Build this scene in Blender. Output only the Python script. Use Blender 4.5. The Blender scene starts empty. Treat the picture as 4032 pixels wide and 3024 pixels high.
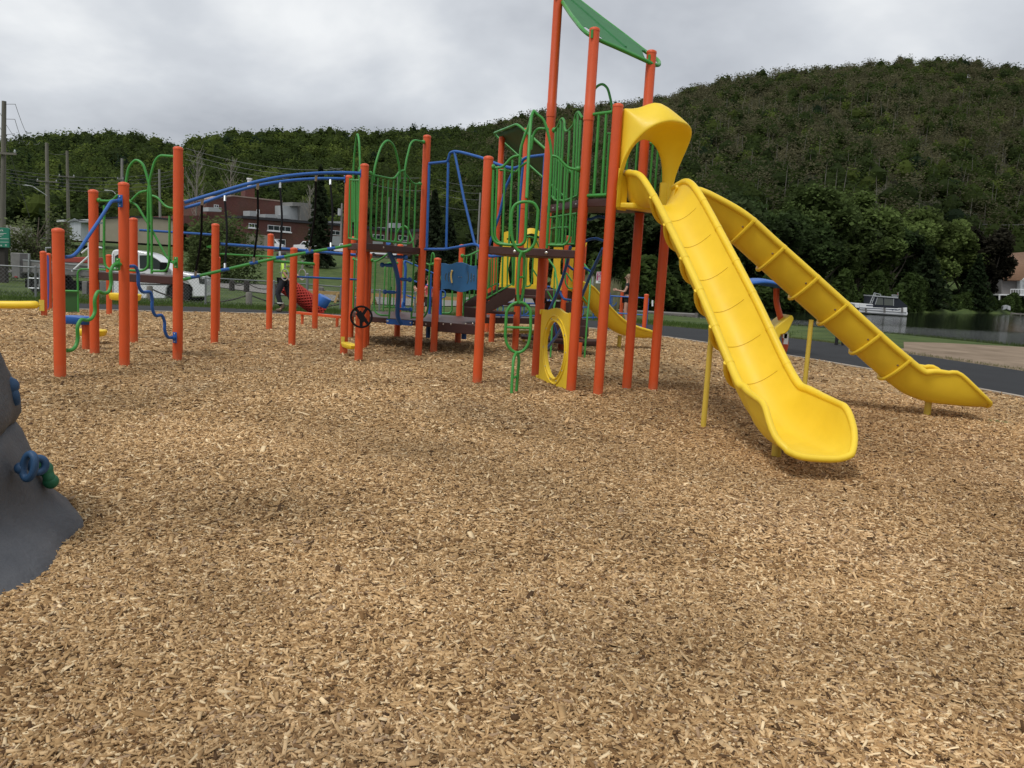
import bpy, math, random
import numpy as np
from mathutils import Vector, Matrix
random.seed(7); rng = np.random.default_rng(7)
PI = math.pi
sc = bpy.context.scene
C = sc.collection

# ------------------------------------------------------------------ camera
FPX, CX, CY, H = 3290., 2016., 1512., 1.5          # focal length and centre in the 4032 px photograph, eye height
_d = np.array([600. - CX, 26500. - CY, FPX]); _d /= np.linalg.norm(_d)
_up = -_d
_Y = np.array([0, 0, 1.]) - _up[2] * _up; _Y /= np.linalg.norm(_Y)
_X = np.cross(_Y, _up)
RW = np.array([_X, _Y, _up])                        # rows: world axes in camera coordinates (x right, y down, z forward)
cam_d = bpy.data.cameras.new('camera'); cam = bpy.data.objects.new('camera', cam_d); C.objects.link(cam)
cr = RW @ np.array([1., 0, 0]); cu = RW @ np.array([0, -1., 0]); cb = RW @ np.array([0, 0, -1.])
cam.matrix_world = Matrix(((cr[0], cu[0], cb[0], 0), (cr[1], cu[1], cb[1], 0), (cr[2], cu[2], cb[2], H), (0, 0, 0, 1)))
cam_d.sensor_fit = 'HORIZONTAL'; cam_d.sensor_width = 36.; cam_d.lens = 36. * FPX / 4032.
cam_d.clip_start = 0.05; cam_d.clip_end = 4000
sc.camera = cam

# ------------------------------------------------------------------ sky and sun (overcast day)
SUN_EL, SUN_AZ = math.radians(58), math.radians(215)
w = bpy.data.worlds.new("World"); sc.world = w; w.use_nodes = True
nt = w.node_tree; nt.nodes.clear()
def N(t, kind, **kw):
    n = t.nodes.new(kind)
    for k, v in kw.items():
        if k.startswith('i_'): n.inputs[k[2:].replace('_', ' ')].default_value = v
        else: setattr(n, k, v)
    return n
out = N(nt, 'ShaderNodeOutputWorld'); bg = N(nt, 'ShaderNodeBackground')
tc = N(nt, 'ShaderNodeTexCoord'); sep = N(nt, 'ShaderNodeSeparateXYZ'); nt.links.new(tc.outputs['Generated'], sep.inputs[0])
mx = N(nt, 'ShaderNodeMath', operation='ADD'); mx.inputs[1].default_value = 0.42; nt.links.new(sep.outputs[2], mx.inputs[0])
mm = N(nt, 'ShaderNodeMath', operation='MAXIMUM'); mm.inputs[1].default_value = 0.05; nt.links.new(mx.outputs[0], mm.inputs[0])
dx = N(nt, 'ShaderNodeMath', operation='DIVIDE'); nt.links.new(sep.outputs[0], dx.inputs[0]); nt.links.new(mm.outputs[0], dx.inputs[1])
dy = N(nt, 'ShaderNodeMath', operation='DIVIDE'); nt.links.new(sep.outputs[1], dy.inputs[0]); nt.links.new(mm.outputs[0], dy.inputs[1])
cmb = N(nt, 'ShaderNodeCombineXYZ'); nt.links.new(dx.outputs[0], cmb.inputs[0]); nt.links.new(dy.outputs[0], cmb.inputs[1]); cmb.inputs[2].default_value = 3.3
n1 = N(nt, 'ShaderNodeTexNoise', i_Scale=1.55, i_Detail=6., i_Roughness=0.5, i_Distortion=0.15); nt.links.new(cmb.outputs[0], n1.inputs['Vector'])
rp = N(nt, 'ShaderNodeValToRGB'); nt.links.new(n1.outputs['Fac'], rp.inputs[0])
e = rp.color_ramp.elements
e[0].position = .30; e[0].color = (.33, .35, .39, 1); e[1].position = .59; e[1].color = (.76, .775, .785, 1)
m_ = e.new(.48); m_.color = (.55, .575, .61, 1)
nis = N(nt, 'ShaderNodeTexSky', sky_type='NISHITA', sun_disc=False, sun_elevation=SUN_EL, sun_rotation=SUN_AZ)
mul = N(nt, 'ShaderNodeMix', data_type='RGBA', blend_type='MIX'); mul.inputs[0].default_value = 0.93
sca = N(nt, 'ShaderNodeVectorMath', operation='SCALE'); sca.inputs['Scale'].default_value = 0.07
nt.links.new(nis.outputs[0], sca.inputs[0]); nt.links.new(sca.outputs[0], mul.inputs[6]); nt.links.new(rp.outputs[0], mul.inputs[7])
nt.links.new(mul.outputs[2], bg.inputs[0]); bg.inputs[1].default_value = 1.0; nt.links.new(bg.outputs[0], out.inputs[0])
sd = bpy.data.lights.new('sun', 'SUN'); sd.energy = 1.5; sd.angle = math.radians(14); sd.color = (1, .97, .92)
sun = bpy.data.objects.new('sun', sd); C.objects.link(sun)
sdir = Vector((math.sin(SUN_AZ) * math.cos(SUN_EL), math.cos(SUN_AZ) * math.cos(SUN_EL), math.sin(SUN_EL)))
sun.rotation_euler = sdir.to_track_quat('Z', 'Y').to_euler()
sun.location = (0, 0, 30)
vs = sc.view_settings; vs.view_transform = 'Standard'; vs.look = 'None'; vs.exposure = 0.30; vs.gamma = 1
sc.render.film_transparent = False
try:
    sc.cycles.use_denoising = True; sc.cycles.max_bounces = 6; sc.cycles.diffuse_bounces = 3; sc.cycles.glossy_bounces = 3
    sc.cycles.transmission_bounces = 4; sc.cycles.transparent_max_bounces = 8; sc.cycles.use_adaptive_sampling = True
except Exception: pass

# ------------------------------------------------------------------ pixel -> place in the world
def ray(px, py): return RW @ np.array([(px - CX) / FPX, (py - CY) / FPX, 1.])
def G(px, py, z=0.):
    v = ray(px, py); t = (z - H) / v[2]; return np.array([v[0] * t, v[1] * t, z])
def Q(px, py, Y):
    v = ray(px, py); t = Y / v[1]; return np.array([v[0] * t, Y, H + v[2] * t])
def PL(px, py, A, B):                                # point on the upright plane through ground points A and B
    n = np.array([-(B[1] - A[1]), B[0] - A[0]]); v = ray(px, py)
    t = (n[0] * A[0] + n[1] * A[1]) / (n[0] * v[0] + n[1] * v[1]); return np.array([v[0] * t, v[1] * t, H + v[2] * t])
# windows of the photograph used for reading off shapes: origin and scale
ZS_ = dict(A=(0, 350, 3.16), B=(0, 850, 3.16), C=(0, 1000, 3.16), D=(650, 550, 3.16), E=(650, 900, 3.16), F=(1300, 400, 3.16),
           G=(1300, 850, 3.16), H=(1900, 400, 3.687), I=(1900, 800, 3.687), J=(1900, 1150, 3.687), K=(2100, 0, 3.16),
           L=(2300, 350, 3.687), M=(2500, 650, 2.458), N=(2700, 1150, 2.458), O=(3200, 1050, 2.6587), P=(1250, 650, 3.687),
           Q=(2000, 1000, 3.16), R=(2500, 1000, 2.765), S=(0, 850, 5.53), T=(3300, 800, 3.0219), U=(1700, 1000, 5.53),
           V=(1300, 1200, 5.267), W=(1640, 1200, 5.267), X=(2020, 1150, 3.3515), s=(0, 0, 1.))
def zz(k, x, y): o = ZS_[k]; return o[0] + x / o[2], o[1] + y / o[2]
def on(k, pts, A, B, off=0.):
    n = np.array([-(B[1] - A[1]), B[0] - A[0]], float); n /= np.linalg.norm(n)
    return [PL(*zz(k, x, y), (A[0] + n[0] * off, A[1] + n[1] * off), (B[0] + n[0] * off, B[1] + n[1] * off)) for x, y in pts]
def at(k, pts, Y0, Y1=None):
    Y1 = Y0 if Y1 is None else Y1; m = max(1, len(pts) - 1)
    return [Q(*zz(k, x, y), Y0 + (Y1 - Y0) * i / m) for i, (x, y) in enumerate(pts)]

# ------------------------------------------------------------------ materials
def lin(c):
    f = lambda v: (v / 255.) / 12.92 if v / 255. <= .04045 else ((v / 255. + .055) / 1.055) ** 2.4
    return (f(c[0]), f(c[1]), f(c[2]), 1)
MATS = {}
def mat(name, col, rough=.5, metal=0., var=.0, vscale=8., bump=0., bscale=60., col2=None, spec=.5, coat=0., attr=None, trans=0., stretch=None, bdist=.01):
    if name in MATS: return MATS[name]
    m = bpy.data.materials.new(name); m.use_nodes = True; t = m.node_tree; b = t.nodes['Principled BSDF']
    b.inputs['Roughness'].default_value = rough; b.inputs['Metallic'].default_value = metal
    b.inputs['Specular IOR Level'].default_value = spec
    if coat: b.inputs['Coat Weight'].default_value = coat
    tc = N(t, 'ShaderNodeTexCoord'); vec = tc.outputs['Object']
    if stretch:
        mp = N(t, 'ShaderNodeMapping'); mp.inputs['Scale'].default_value = stretch; t.links.new(vec, mp.inputs[0]); vec = mp.outputs[0]
    c4 = tuple(col[:3]) + (1,)
    src = None
    if attr:
        a = N(t, 'ShaderNodeAttribute', attribute_name=attr); src = a.outputs['Color']
    if var or col2:
        n = N(t, 'ShaderNodeTexNoise', i_Scale=vscale, i_Detail=4., i_Roughness=.6); t.links.new(vec, n.inputs['Vector'])
        r = N(t, 'ShaderNodeMapRange'); r.inputs['From Min'].default_value = .33; r.inputs['From Max'].default_value = .67
        t.links.new(n.outputs['Fac'], r.inputs[0])
        mixn = N(t, 'ShaderNodeMix', data_type='RGBA'); t.links.new(r.outputs[0], mixn.inputs[0])
        d = tuple(x * (1 - var) for x in c4[:3]) + (1,)
        mixn.inputs[6].default_value = d; mixn.inputs[7].default_value = (tuple(col2[:3]) + (1,)) if col2 else tuple(min(1, x * (1 + var)) for x in c4[:3]) + (1,)
        if src is not None:
            ml = N(t, 'ShaderNodeMix', data_type='RGBA', blend_type='MULTIPLY'); ml.inputs[0].default_value = 1
            t.links.new(src, ml.inputs[6]); t.links.new(mixn.outputs[2], ml.inputs[7]); src = ml.outputs[2]
        else: src = mixn.outputs[2]
    if src is not None: t.links.new(src, b.inputs['Base Color'])
    else: b.inputs['Base Color'].default_value = c4
    if bump:
        n2 = N(t, 'ShaderNodeTexNoise', i_Scale=bscale, i_Detail=3.); t.links.new(vec, n2.inputs['Vector'])
        bp = N(t, 'ShaderNodeBump'); bp.inputs['Strength'].default_value = bump; bp.inputs['Distance'].default_value = bdist
        t.links.new(n2.outputs['Fac'], bp.inputs['Height']); t.links.new(bp.outputs[0], b.inputs['Normal'])
    if trans:
        tr = N(t, 'ShaderNodeBsdfTranslucent'); mxs = N(t, 'ShaderNodeMixShader'); mxs.inputs[0].default_value = trans
        if src is not None: t.links.new(src, tr.inputs[0])
        else: tr.inputs[0].default_value = c4
        o = t.nodes['Material Output']; t.links.new(b.outputs[0], mxs.inputs[1]); t.links.new(tr.outputs[0], mxs.inputs[2]); t.links.new(mxs.outputs[0], o.inputs[0])
    MATS[name] = m; return m
ORANGE = mat('orange_powder_coat', (.62, .085, .016), .42, var=.05, vscale=3., bump=.08, bscale=160, bdist=.003)
GREEN = mat('green_powder_coat', (.042, .262, .042), .38, var=.06, vscale=4., bump=.08, bscale=160, bdist=.003)
BLUE = mat('blue_powder_coat', (.013, .100, .37), .38, var=.06, vscale=4., bump=.08, bscale=160, bdist=.003)
BLUEPL = mat('blue_plastic_panel', (.024, .125, .29), .5, var=.05, vscale=5.)
YELLOW = mat('yellow_moulded_plastic', (.97, .69, .040), .36, var=.05, vscale=2.5, bump=.05, bscale=90, bdist=.003, trans=.16)
YELLOWP = mat('yellow_painted_steel', (.62, .45, .06), .42, var=.06, vscale=4.)
BROWN = mat('brown_coated_deck', (.050, .018, .015), .5, var=.12, vscale=6., bump=.15, bscale=200, bdist=.002)
SHADE = mat('green_shade_panel', (.10, .40, .16), .45, var=.05, vscale=3., trans=.6)
DARKGREEN = mat('dark_green_plastic', (.02, .085, .018), .5, var=.05)
BLACK = mat('black_rubber', (.008, .008, .009), .85, spec=.15)
STEEL = mat('galvanised_steel', (.42, .44, .45), .42, .7, var=.12, vscale=12.)
BOLT = mat('stainless_bolt', (.6, .58, .54), .3, .9)
WHITE = mat('white_paint', (.78, .79, .80), .35, var=.03)
WHITEL = mat('white_label', (.75, .75, .74), .6)
GREYM = mat('grey_painted_metal', (.17, .165, .16), .5, var=.15, vscale=5.)
GLASS = mat('dark_window_glass', (.03, .04, .045), .08, spec=.8)
CHROME = mat('bright_metal', (.7, .7, .7), .25, .9)

# dust and splashed dirt low on the posts; slightly uneven gloss on the plastic
_t = ORANGE.node_tree; _b = _t.nodes['Principled BSDF']; _l = _b.inputs['Base Color'].links[0].from_socket
_tc = N(_t, 'ShaderNodeTexCoord'); _s = N(_t, 'ShaderNodeSeparateXYZ'); _t.links.new(_tc.outputs['Object'], _s.inputs[0]); _n = N(_t, 'ShaderNodeTexNoise', i_Scale=9., i_Detail=5.); _t.links.new(_tc.outputs['Object'], _n.inputs['Vector'])
_a = N(_t, 'ShaderNodeMath', operation='MULTIPLY_ADD'); _a.inputs[1].default_value = .35; _t.links.new(_n.outputs['Fac'], _a.inputs[0]); _t.links.new(_s.outputs[2], _a.inputs[2])
_m = N(_t, 'ShaderNodeMapRange'); _m.inputs['From Min'].default_value = .14; _m.inputs['From Max'].default_value = .36; _m.inputs['To Min'].default_value = .55; _m.inputs['To Max'].default_value = 0.; _t.links.new(_a.outputs[0], _m.inputs[0])
_x = N(_t, 'ShaderNodeMix', data_type='RGBA'); _t.links.new(_m.outputs[0], _x.inputs[0]); _t.links.new(_l, _x.inputs[6]); _x.inputs[7].default_value = (.42, .15, .07, 1); _t.links.new(_x.outputs[2], _b.inputs['Base Color'])
for _mt in (ORANGE, YELLOW, GREEN, BLUE):
    _t = _mt.node_tree; _b = _t.nodes['Principled BSDF']; _n = N(_t, 'ShaderNodeTexNoise', i_Scale=5., i_Detail=6., i_Roughness=.7); _tc = N(_t, 'ShaderNodeTexCoord'); _t.links.new(_tc.outputs['Object'], _n.inputs['Vector'])
    _m = N(_t, 'ShaderNodeMapRange'); _m.inputs['From Min'].default_value = .3; _m.inputs['From Max'].default_value = .7; _m.inputs['To Min'].default_value = .30; _m.inputs['To Max'].default_value = .60; _t.links.new(_n.outputs['Fac'], _m.inputs[0]); _t.links.new(_m.outputs[0], _b.inputs['Roughness'])

# ------------------------------------------------------------------ objects
def tag(o, label=None, cat=None, group=None, kind=None):
    if label: o['label'] = label
    if cat: o['category'] = cat
    if group: o['group'] = group
    if kind: o['kind'] = kind
    return o
def thing(name, label, cat, loc=(0, 0, 0), group=None, kind=None):
    o = bpy.data.objects.new(name, None); C.objects.link(o); o.location = loc; o.empty_display_size = .2
    return tag(o, label, cat, group, kind)
def put(o, parent):
    if parent is not None:
        o.parent = parent; o.matrix_parent_inverse = Matrix.Translation(-parent.location) if parent.type == 'EMPTY' else Matrix.Identity(4)
class MB:
    def __init__(s): s.v = []; s.f = []; s.mi = []; s.cur = 0; s.sm = []
    def add(s, vs, fs, smooth=True):
        n = len(s.v); s.v += [tuple(map(float, p)) for p in vs]
        for f in fs: s.f.append(tuple(i + n for i in f)); s.mi.append(s.cur); s.sm.append(smooth)
        return s
    def tube(s, pts, r, seg=10, closed=False, cap=True, flat=None):
        P_ = [np.array(p, float) for p in pts]; n = len(P_)
        if n < 2: return s
        T = []
        for i in range(n):
            if closed: t = P_[(i + 1) % n] - P_[i - 1]
            else: t = P_[min(i + 1, n - 1)] - P_[max(i - 1, 0)]
            L = np.linalg.norm(t); T.append(t / L if L > 1e-9 else np.array([0, 0, 1.]))
        ref = np.array([0, 0, 1.]) if abs(T[0][2]) < .9 else np.array([0, 1., 0])
        u = np.cross(T[0], ref); u /= np.linalg.norm(u); vs = []
        R_ = r if hasattr(r, '__len__') else [r] * n
        for i in range(n):
            u = u - T[i].dot(u) * T[i]; L = np.linalg.norm(u)
            u = u / L if L > 1e-6 else np.cross(T[i], (1, 0, 0)); w_ = np.cross(T[i], u)
            for k in range(seg):
                a = 2 * PI * k / seg; vs.append(P_[i] + R_[i] * (math.cos(a) * u + math.sin(a) * w_))
        fs = []
        for i in range(n if closed else n - 1):
            j = (i + 1) % n
            for k in range(seg):
                l = (k + 1) % seg; fs.append((i * seg + k, i * seg + l, j * seg + l, j * seg + k))
        if cap and not closed:
            fs.append(tuple(range(seg))[::-1]); fs.append(tuple((n - 1) * seg + k for k in range(seg)))
        return s.add(vs, fs)
    def curve(s, pts, r, seg=10, closed=False, sub=6):
        return s.tube(smooth(pts, sub, closed), r, seg, closed)
    def box(s, a, b, smooth=False):
        x0, y0, z0 = a; x1, y1, z1 = b
        vs = [(x0, y0, z0), (x1, y0, z0), (x1, y1, z0), (x0, y1, z0), (x0, y0, z1), (x1, y0, z1), (x1, y1, z1), (x0, y1, z1)]
        return s.add(vs, [(3, 2, 1, 0), (4, 5, 6, 7), (0, 1, 5, 4), (1, 2, 6, 5), (2, 3, 7, 6), (3, 0, 4, 7)], smooth)
    def obox(s, c, u, v, w_):                         # box from a centre and three half-vectors
        c, u, v, w_ = [np.array(q, float) for q in (c, u, v, w_)]
        vs = [c + a * u + b * v + d * w_ for d in (-1, 1) for a, b in ((-1, -1), (1, -1), (1, 1), (-1, 1))]
        return s.add(vs, [(3, 2, 1, 0), (4, 5, 6, 7), (0, 1, 5, 4), (1, 2, 6, 5), (2, 3, 7, 6), (3, 0, 4, 7)], False)
    def prism(s, outline, off, smooth=False):         # closed 3D outline swept along the vector off
        o = [np.array(p, float) for p in outline]; off = np.array(off, float); n = len(o)
        vs = o + [p + off for p in o]
        return s.add(vs, [tuple(range(n))[::-1], tuple(range(n, 2 * n))] + [(i, (i + 1) % n, n + (i + 1) % n, n + i) for i in range(n)], smooth)
    def ball(s, c, r, seg=14, ring=9, sc_=(1, 1, 1)):
        vs = []; fs = []
        for i in range(ring + 1):
            th = PI * i / ring
            for k in range(seg):
                a = 2 * PI * k / seg
                vs.append((c[0] + r * sc_[0] * math.sin(th) * math.cos(a), c[1] + r * sc_[1] * math.sin(th) * math.sin(a), c[2] + r * sc_[2] * math.cos(th)))
        for i in range(ring):
            for k in range(seg):
                l = (k + 1) % seg; fs.append((i * seg + k, (i + 1) * seg + k, (i + 1) * seg + l, i * seg + l))
        return s.add(vs, fs)
    def lathe(s, c, prof, seg=20, axis=(0, 0, 1)):    # prof: (radius, height) pairs
        ax = np.array(axis, float); ax /= np.linalg.norm(ax); ref = np.array([1., 0, 0]) if abs(ax[0]) < .8 else np.array([0, 1., 0])
        u = np.cross(ax, ref); u /= np.linalg.norm(u); w_ = np.cross(ax, u); c = np.array(c, float); vs = []; fs = []
        for r, h in prof:
            for k in range(seg):
                a = 2 * PI * k / seg; vs.append(c + ax * h + r * (math.cos(a) * u + math.sin(a) * w_))
        for i in range(len(prof) - 1):
            for k in range(seg):
                l = (k + 1) % seg; fs.append((i * seg + k, i * seg + l, (i + 1) * seg + l, (i + 1) * seg + k))
        fs.append(tuple(range(seg))[::-1]); fs.append(tuple((len(prof) - 1) * seg + k for k in range(seg)))
        return s.add(vs, fs)
    def grid(s, rows, closed=False, smooth=True):     # rows of equal length
        n = len(rows[0]); vs = [p for r in rows for p in r]; fs = []
        for i in range(len(rows) - 1):
            for k in range(n if closed else n - 1):
                l = (k + 1) % n; fs.append((i * n + k, i * n + l, (i + 1) * n + l, (i + 1) * n + k))
        return s.add(vs, fs, smooth)
    def build(s, name, m, parent=None, bevel=0., solid=0., subsurf=0, label=None, recalc=True, angle=40):
        me = bpy.data.meshes.new(name); me.from_pydata(s.v, [], s.f)
        ms = m if isinstance(m, (list, tuple)) else [m]
        for q in ms: me.materials.append(q)
        me.polygons.foreach_set('material_index', s.mi); me.polygons.foreach_set('use_smooth', s.sm)
        if recalc:
            import bmesh
            bm = bmesh.new(); bm.from_mesh(me); bmesh.ops.recalc_face_normals(bm, faces=bm.faces); bm.to_mesh(me); bm.free()
        me.update()
        o = bpy.data.objects.new(name, me); C.objects.link(o); put(o, parent)
        try: me.set_sharp_from_angle(angle=math.radians(angle))
        except Exception: pass
        if solid:
            md = o.modifiers.new('solid', 'SOLIDIFY'); md.thickness = solid; md.offset = 0
        if bevel:
            md = o.modifiers.new('bevel', 'BEVEL'); md.width = bevel; md.segments = 2; md.limit_method = 'ANGLE'
        if subsurf:
            md = o.modifiers.new('sub', 'SUBSURF'); md.levels = subsurf; md.render_levels = subsurf
        if label: o['label'] = label
        return o
def smooth(pts, sub=6, closed=False):
    P_ = [np.array(p, float) for p in pts]; n = len(P_); o = []
    if n < 3 and not closed: return P_
    for i in range(n if closed else n - 1):
        p1, p2 = P_[i], P_[(i + 1) % n]
        p0 = P_[i - 1] if (closed or i > 0) else p1 * 2 - p2
        p3 = P_[(i + 2) % n] if (closed or i + 2 < n) else p2 * 2 - p1
        d = [max(1e-4, np.linalg.norm(b - a) ** .5) for a, b in ((p0, p1), (p1, p2), (p2, p3))]
        t0, t1 = 0., d[0]; t2 = t1 + d[1]; t3 = t2 + d[2]
        for k in range(sub):
            t = t1 + (t2 - t1) * k / sub
            a1 = (t1 - t) / (t1 - t0) * p0 + (t - t0) / (t1 - t0) * p1; a2 = (t2 - t) / (t2 - t1) * p1 + (t - t1) / (t2 - t1) * p2
            a3 = (t3 - t) / (t3 - t2) * p2 + (t - t2) / (t3 - t2) * p3
            b1 = (t2 - t) / (t2 - t0) * a1 + (t - t0) / (t2 - t0) * a2; b2 = (t3 - t) / (t3 - t1) * a2 + (t - t1) / (t3 - t1) * a3
            o.append((t2 - t) / (t2 - t1) * b1 + (t - t1) / (t2 - t1) * b2)
    if not closed: o.append(P_[-1])
    return o
def rounded(pts, r=.06, closed=False, k=5):           # polyline with its corners rounded off
    P_ = [np.array(p, float) for p in pts]; n = len(P_); o = []
    for i in range(n):
        if not closed and i in (0, n - 1): o.append(P_[i]); continue
        a, b, c = P_[i - 1], P_[i], P_[(i + 1) % n]
        d1, d2 = np.linalg.norm(a - b), np.linalg.norm(c - b); q = min(r, d1 * .49, d2 * .49)
        s_, e_ = b + (a - b) / d1 * q, b + (c - b) / d2 * q
        for j in range(k + 1):
            t = j / k; o.append((1 - t) ** 2 * s_ + 2 * t * (1 - t) * b + t * t * e_)
    return o

# ================================================================== THE SETTING
SKY_PX = [(-1600, 620), (-600, 585), (0, 560), (250, 545), (430, 532), (600, 548), (652, 585), (700, 566), (760, 545), (875, 520), (1100, 512), (1349, 528), (1500, 532),
          (1640, 526), (1823, 500), (2078, 446), (2370, 408), (2607, 362), (2844, 308), (3100, 280), (3372, 243), (3646, 252), (3828, 270), (4032, 270), (4600, 330), (5600, 420)]
def interp(x, tab): return np.interp(x, [a for a, b in tab], [b for a, b in tab])
NEAR_SHORE = [(2250, 52.), (2400, 50.), (2760, 46.6), (3107, 44.8), (3508, 42.), (4032, 37.5), (5600, 26.)]
FAR_SHORE = [(2250, 52.5), (2400, 58.), (2700, 66.), (3300, 88.), (3580, 112.), (3800, 135.), (4032, 165.), (5600, 230.)]
RIDGE_D = [(-1600, 330.), (0, 300.), (1000, 320.), (1700, 380.), (2400, 470.), (5600, 540.)]
FOOT_D = [(-1600, 165.), (0, 165.), (1000, 195.), (1700, 190.), (2300, 120.), (2700, 110.), (3300, 120.), (3800, 165.), (4032, 205.), (5600, 290.)]
LAKE = -.6
def sm(t): t = np.clip(t, 0, 1); return t * t * (3 - 2 * t)
def qD(x, y):
    th = np.arctan2(x, y); r = np.hypot(x, y); lim = math.radians(48)
    q = 2041 + 3313 * np.tan(np.clip(th, -lim, lim)) * 1.0
    D = np.where(np.abs(th) < lim, y, r * math.cos(lim)); return q, D
def ridge_z(q):
    px = np.clip(q, -1600, 5600); hor = 957 + 17. + (px - 0) * .0556
    el = hor - interp(px, SKY_PX); Rd = interp(q, RIDGE_D)
    return 1.5 + el * Rd / 3310. - 9.6
def tz(x, y):
    x = np.asarray(x, float); y = np.asarray(y, float); q, D = qD(x, y)
    z = np.zeros_like(D)
    left = 1 - sm((q - 1500) / 700.)
    z = z - .15 * left * sm((D - 24) / 4.) - .30 * left * sm((D - 29) / 5.)
    z = z + left * 3.5 * sm((D - 74) / 70.) + (1 - left) * 1.2 * sm((D - 70) / 60.)
    lk = sm((q - 2240) / 260.)
    ns = interp(q, NEAR_SHORE); fs = interp(q, FAR_SHORE)
    z = z + lk * (-.55 * sm((D - (ns - 9)) / 9.))
    basin = sm((D - ns) / 2.) * (1 - sm((D - fs + 1.5) / 3.)); z = z - lk * 1.4 * basin
    fd = interp(q, FOOT_D); rd = interp(q, RIDGE_D)
    t = (D - fd) / (rd - fd); zr = ridge_z(q)
    hill = (zr - 3.) * (sm(t * .5 + 0) * 2 * .55 + .45 * np.clip(t, 0, 1)); hill = np.where(t > 1, (zr - 3.) * (1 - .25 * np.clip(t - 1, 0, 1)), hill)
    return z + np.where(t > 0, hill, 0)
# ground: one sheet from under the camera to beyond the hills
GRASS = mat('short_grass', (.050, .088, .018), .9, var=.35, vscale=.9, bump=.5, bscale=22, col2=(.085, .118, .03), spec=.2, bdist=.05)
_t = GRASS.node_tree; _b = _t.nodes['Principled BSDF']; _l = _b.inputs['Base Color'].links[0].from_socket
_tc = N(_t, 'ShaderNodeTexCoord'); _s = N(_t, 'ShaderNodeSeparateXYZ'); _t.links.new(_tc.outputs['Object'], _s.inputs[0]); _m = N(_t, 'ShaderNodeMapRange'); _m.inputs['From Min'].default_value = 4.5; _m.inputs['From Max'].default_value = 7.5
_t.links.new(_s.outputs[2], _m.inputs[0]); _x = N(_t, 'ShaderNodeMix', data_type='RGBA'); _t.links.new(_m.outputs[0], _x.inputs[0]); _t.links.new(_l, _x.inputs[6]); _x.inputs[7].default_value = (.055, .056, .032, 1); _t.links.new(_x.outputs[2], _b.inputs['Base Color'])
rad = np.concatenate([[0.3, 3, 7, 12, 16, 20], np.arange(22, 60, 1.0), np.arange(60, 130, 3.), np.arange(130, 600, 12.), [640, 720, 900, 1300]])
ths = np.concatenate([np.radians(np.arange(-180, -50, 10)), np.radians(np.arange(-50, 50.01, .6)), np.radians(np.arange(60, 180, 10))])
TT, RR = np.meshgrid(ths, rad, indexing='ij'); GX = RR * np.sin(TT); GY = RR * np.cos(TT)
gm = MB(); nT, nR = TT.shape; GZ = tz(GX, GY) - .012
gm.v = [(float(a), float(b), float(c)) for a, b, c in zip(GX.ravel(), GY.ravel(), GZ.ravel())]
gm.f = [(i * nR + k, ((i + 1) % nT) * nR + k, ((i + 1) % nT) * nR + k + 1, i * nR + k + 1) for i in range(nT) for k in range(nR - 1)]
gm.f.append(tuple(i * nR for i in range(nT))[::-1])
gm.mi = [0] * len(gm.f); gm.sm = [True] * len(gm.f)
go = gm.build('ground', GRASS, recalc=False); go['kind'] = 'structure'

# water of the lake
wm = bpy.data.materials.new('lake_water'); wm.use_nodes = True; t = wm.node_tree; b = t.nodes['Principled BSDF']
b.inputs['Base Color'].default_value = (.010, .013, .010, 1); b.inputs['Roughness'].default_value = .06; b.inputs['IOR'].default_value = 1.33
tc = N(t, 'ShaderNodeTexCoord'); mp = N(t, 'ShaderNodeMapping'); mp.inputs['Scale'].default_value = (1.2, 2.6, 1); t.links.new(tc.outputs['Object'], mp.inputs[0])
n1 = N(t, 'ShaderNodeTexNoise', i_Scale=1.6, i_Detail=5., i_Roughness=.65); t.links.new(mp.outputs[0], n1.inputs['Vector'])
n3 = N(t, 'ShaderNodeTexNoise', i_Scale=.035, i_Detail=2.); t.links.new(tc.outputs['Object'], n3.inputs['Vector'])
spw = N(t, 'ShaderNodeSeparateXYZ'); t.links.new(tc.outputs['Object'], spw.inputs[0])
adw = N(t, 'ShaderNodeMath', operation='MULTIPLY_ADD'); adw.inputs[1].default_value = 30.; t.links.new(n3.outputs['Fac'], adw.inputs[0]); t.links.new(spw.outputs[1], adw.inputs[2])
mr = N(t, 'ShaderNodeMapRange'); mr.inputs['From Min'].default_value = 56.; mr.inputs['From Max'].default_value = 78.; mr.inputs['To Min'].default_value = .75; mr.inputs['To Max'].default_value = .05
t.links.new(adw.outputs[0], mr.inputs[0])
bp = N(t, 'ShaderNodeBump'); bp.inputs['Distance'].default_value = .25; t.links.new(mr.outputs[0], bp.inputs['Strength']); t.links.new(n1.outputs['Fac'], bp.inputs['Height']); t.links.new(bp.outputs[0], b.inputs['Normal'])
qs = np.linspace(2180, 5600, 60); rows = []
for q_ in qs:
    a = (q_ - 2041) / 3313.; d0 = interp(q_, NEAR_SHORE) - 3; d1 = interp(q_, FAR_SHORE) + 4
    rows.append([(a * d, d, LAKE) for d in np.linspace(d0, max(d0 + 1, d1), 12)])
m_ = MB(); m_.grid(rows); o = m_.build('lake_water', wm, recalc=False); o['kind'] = 'structure'

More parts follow.
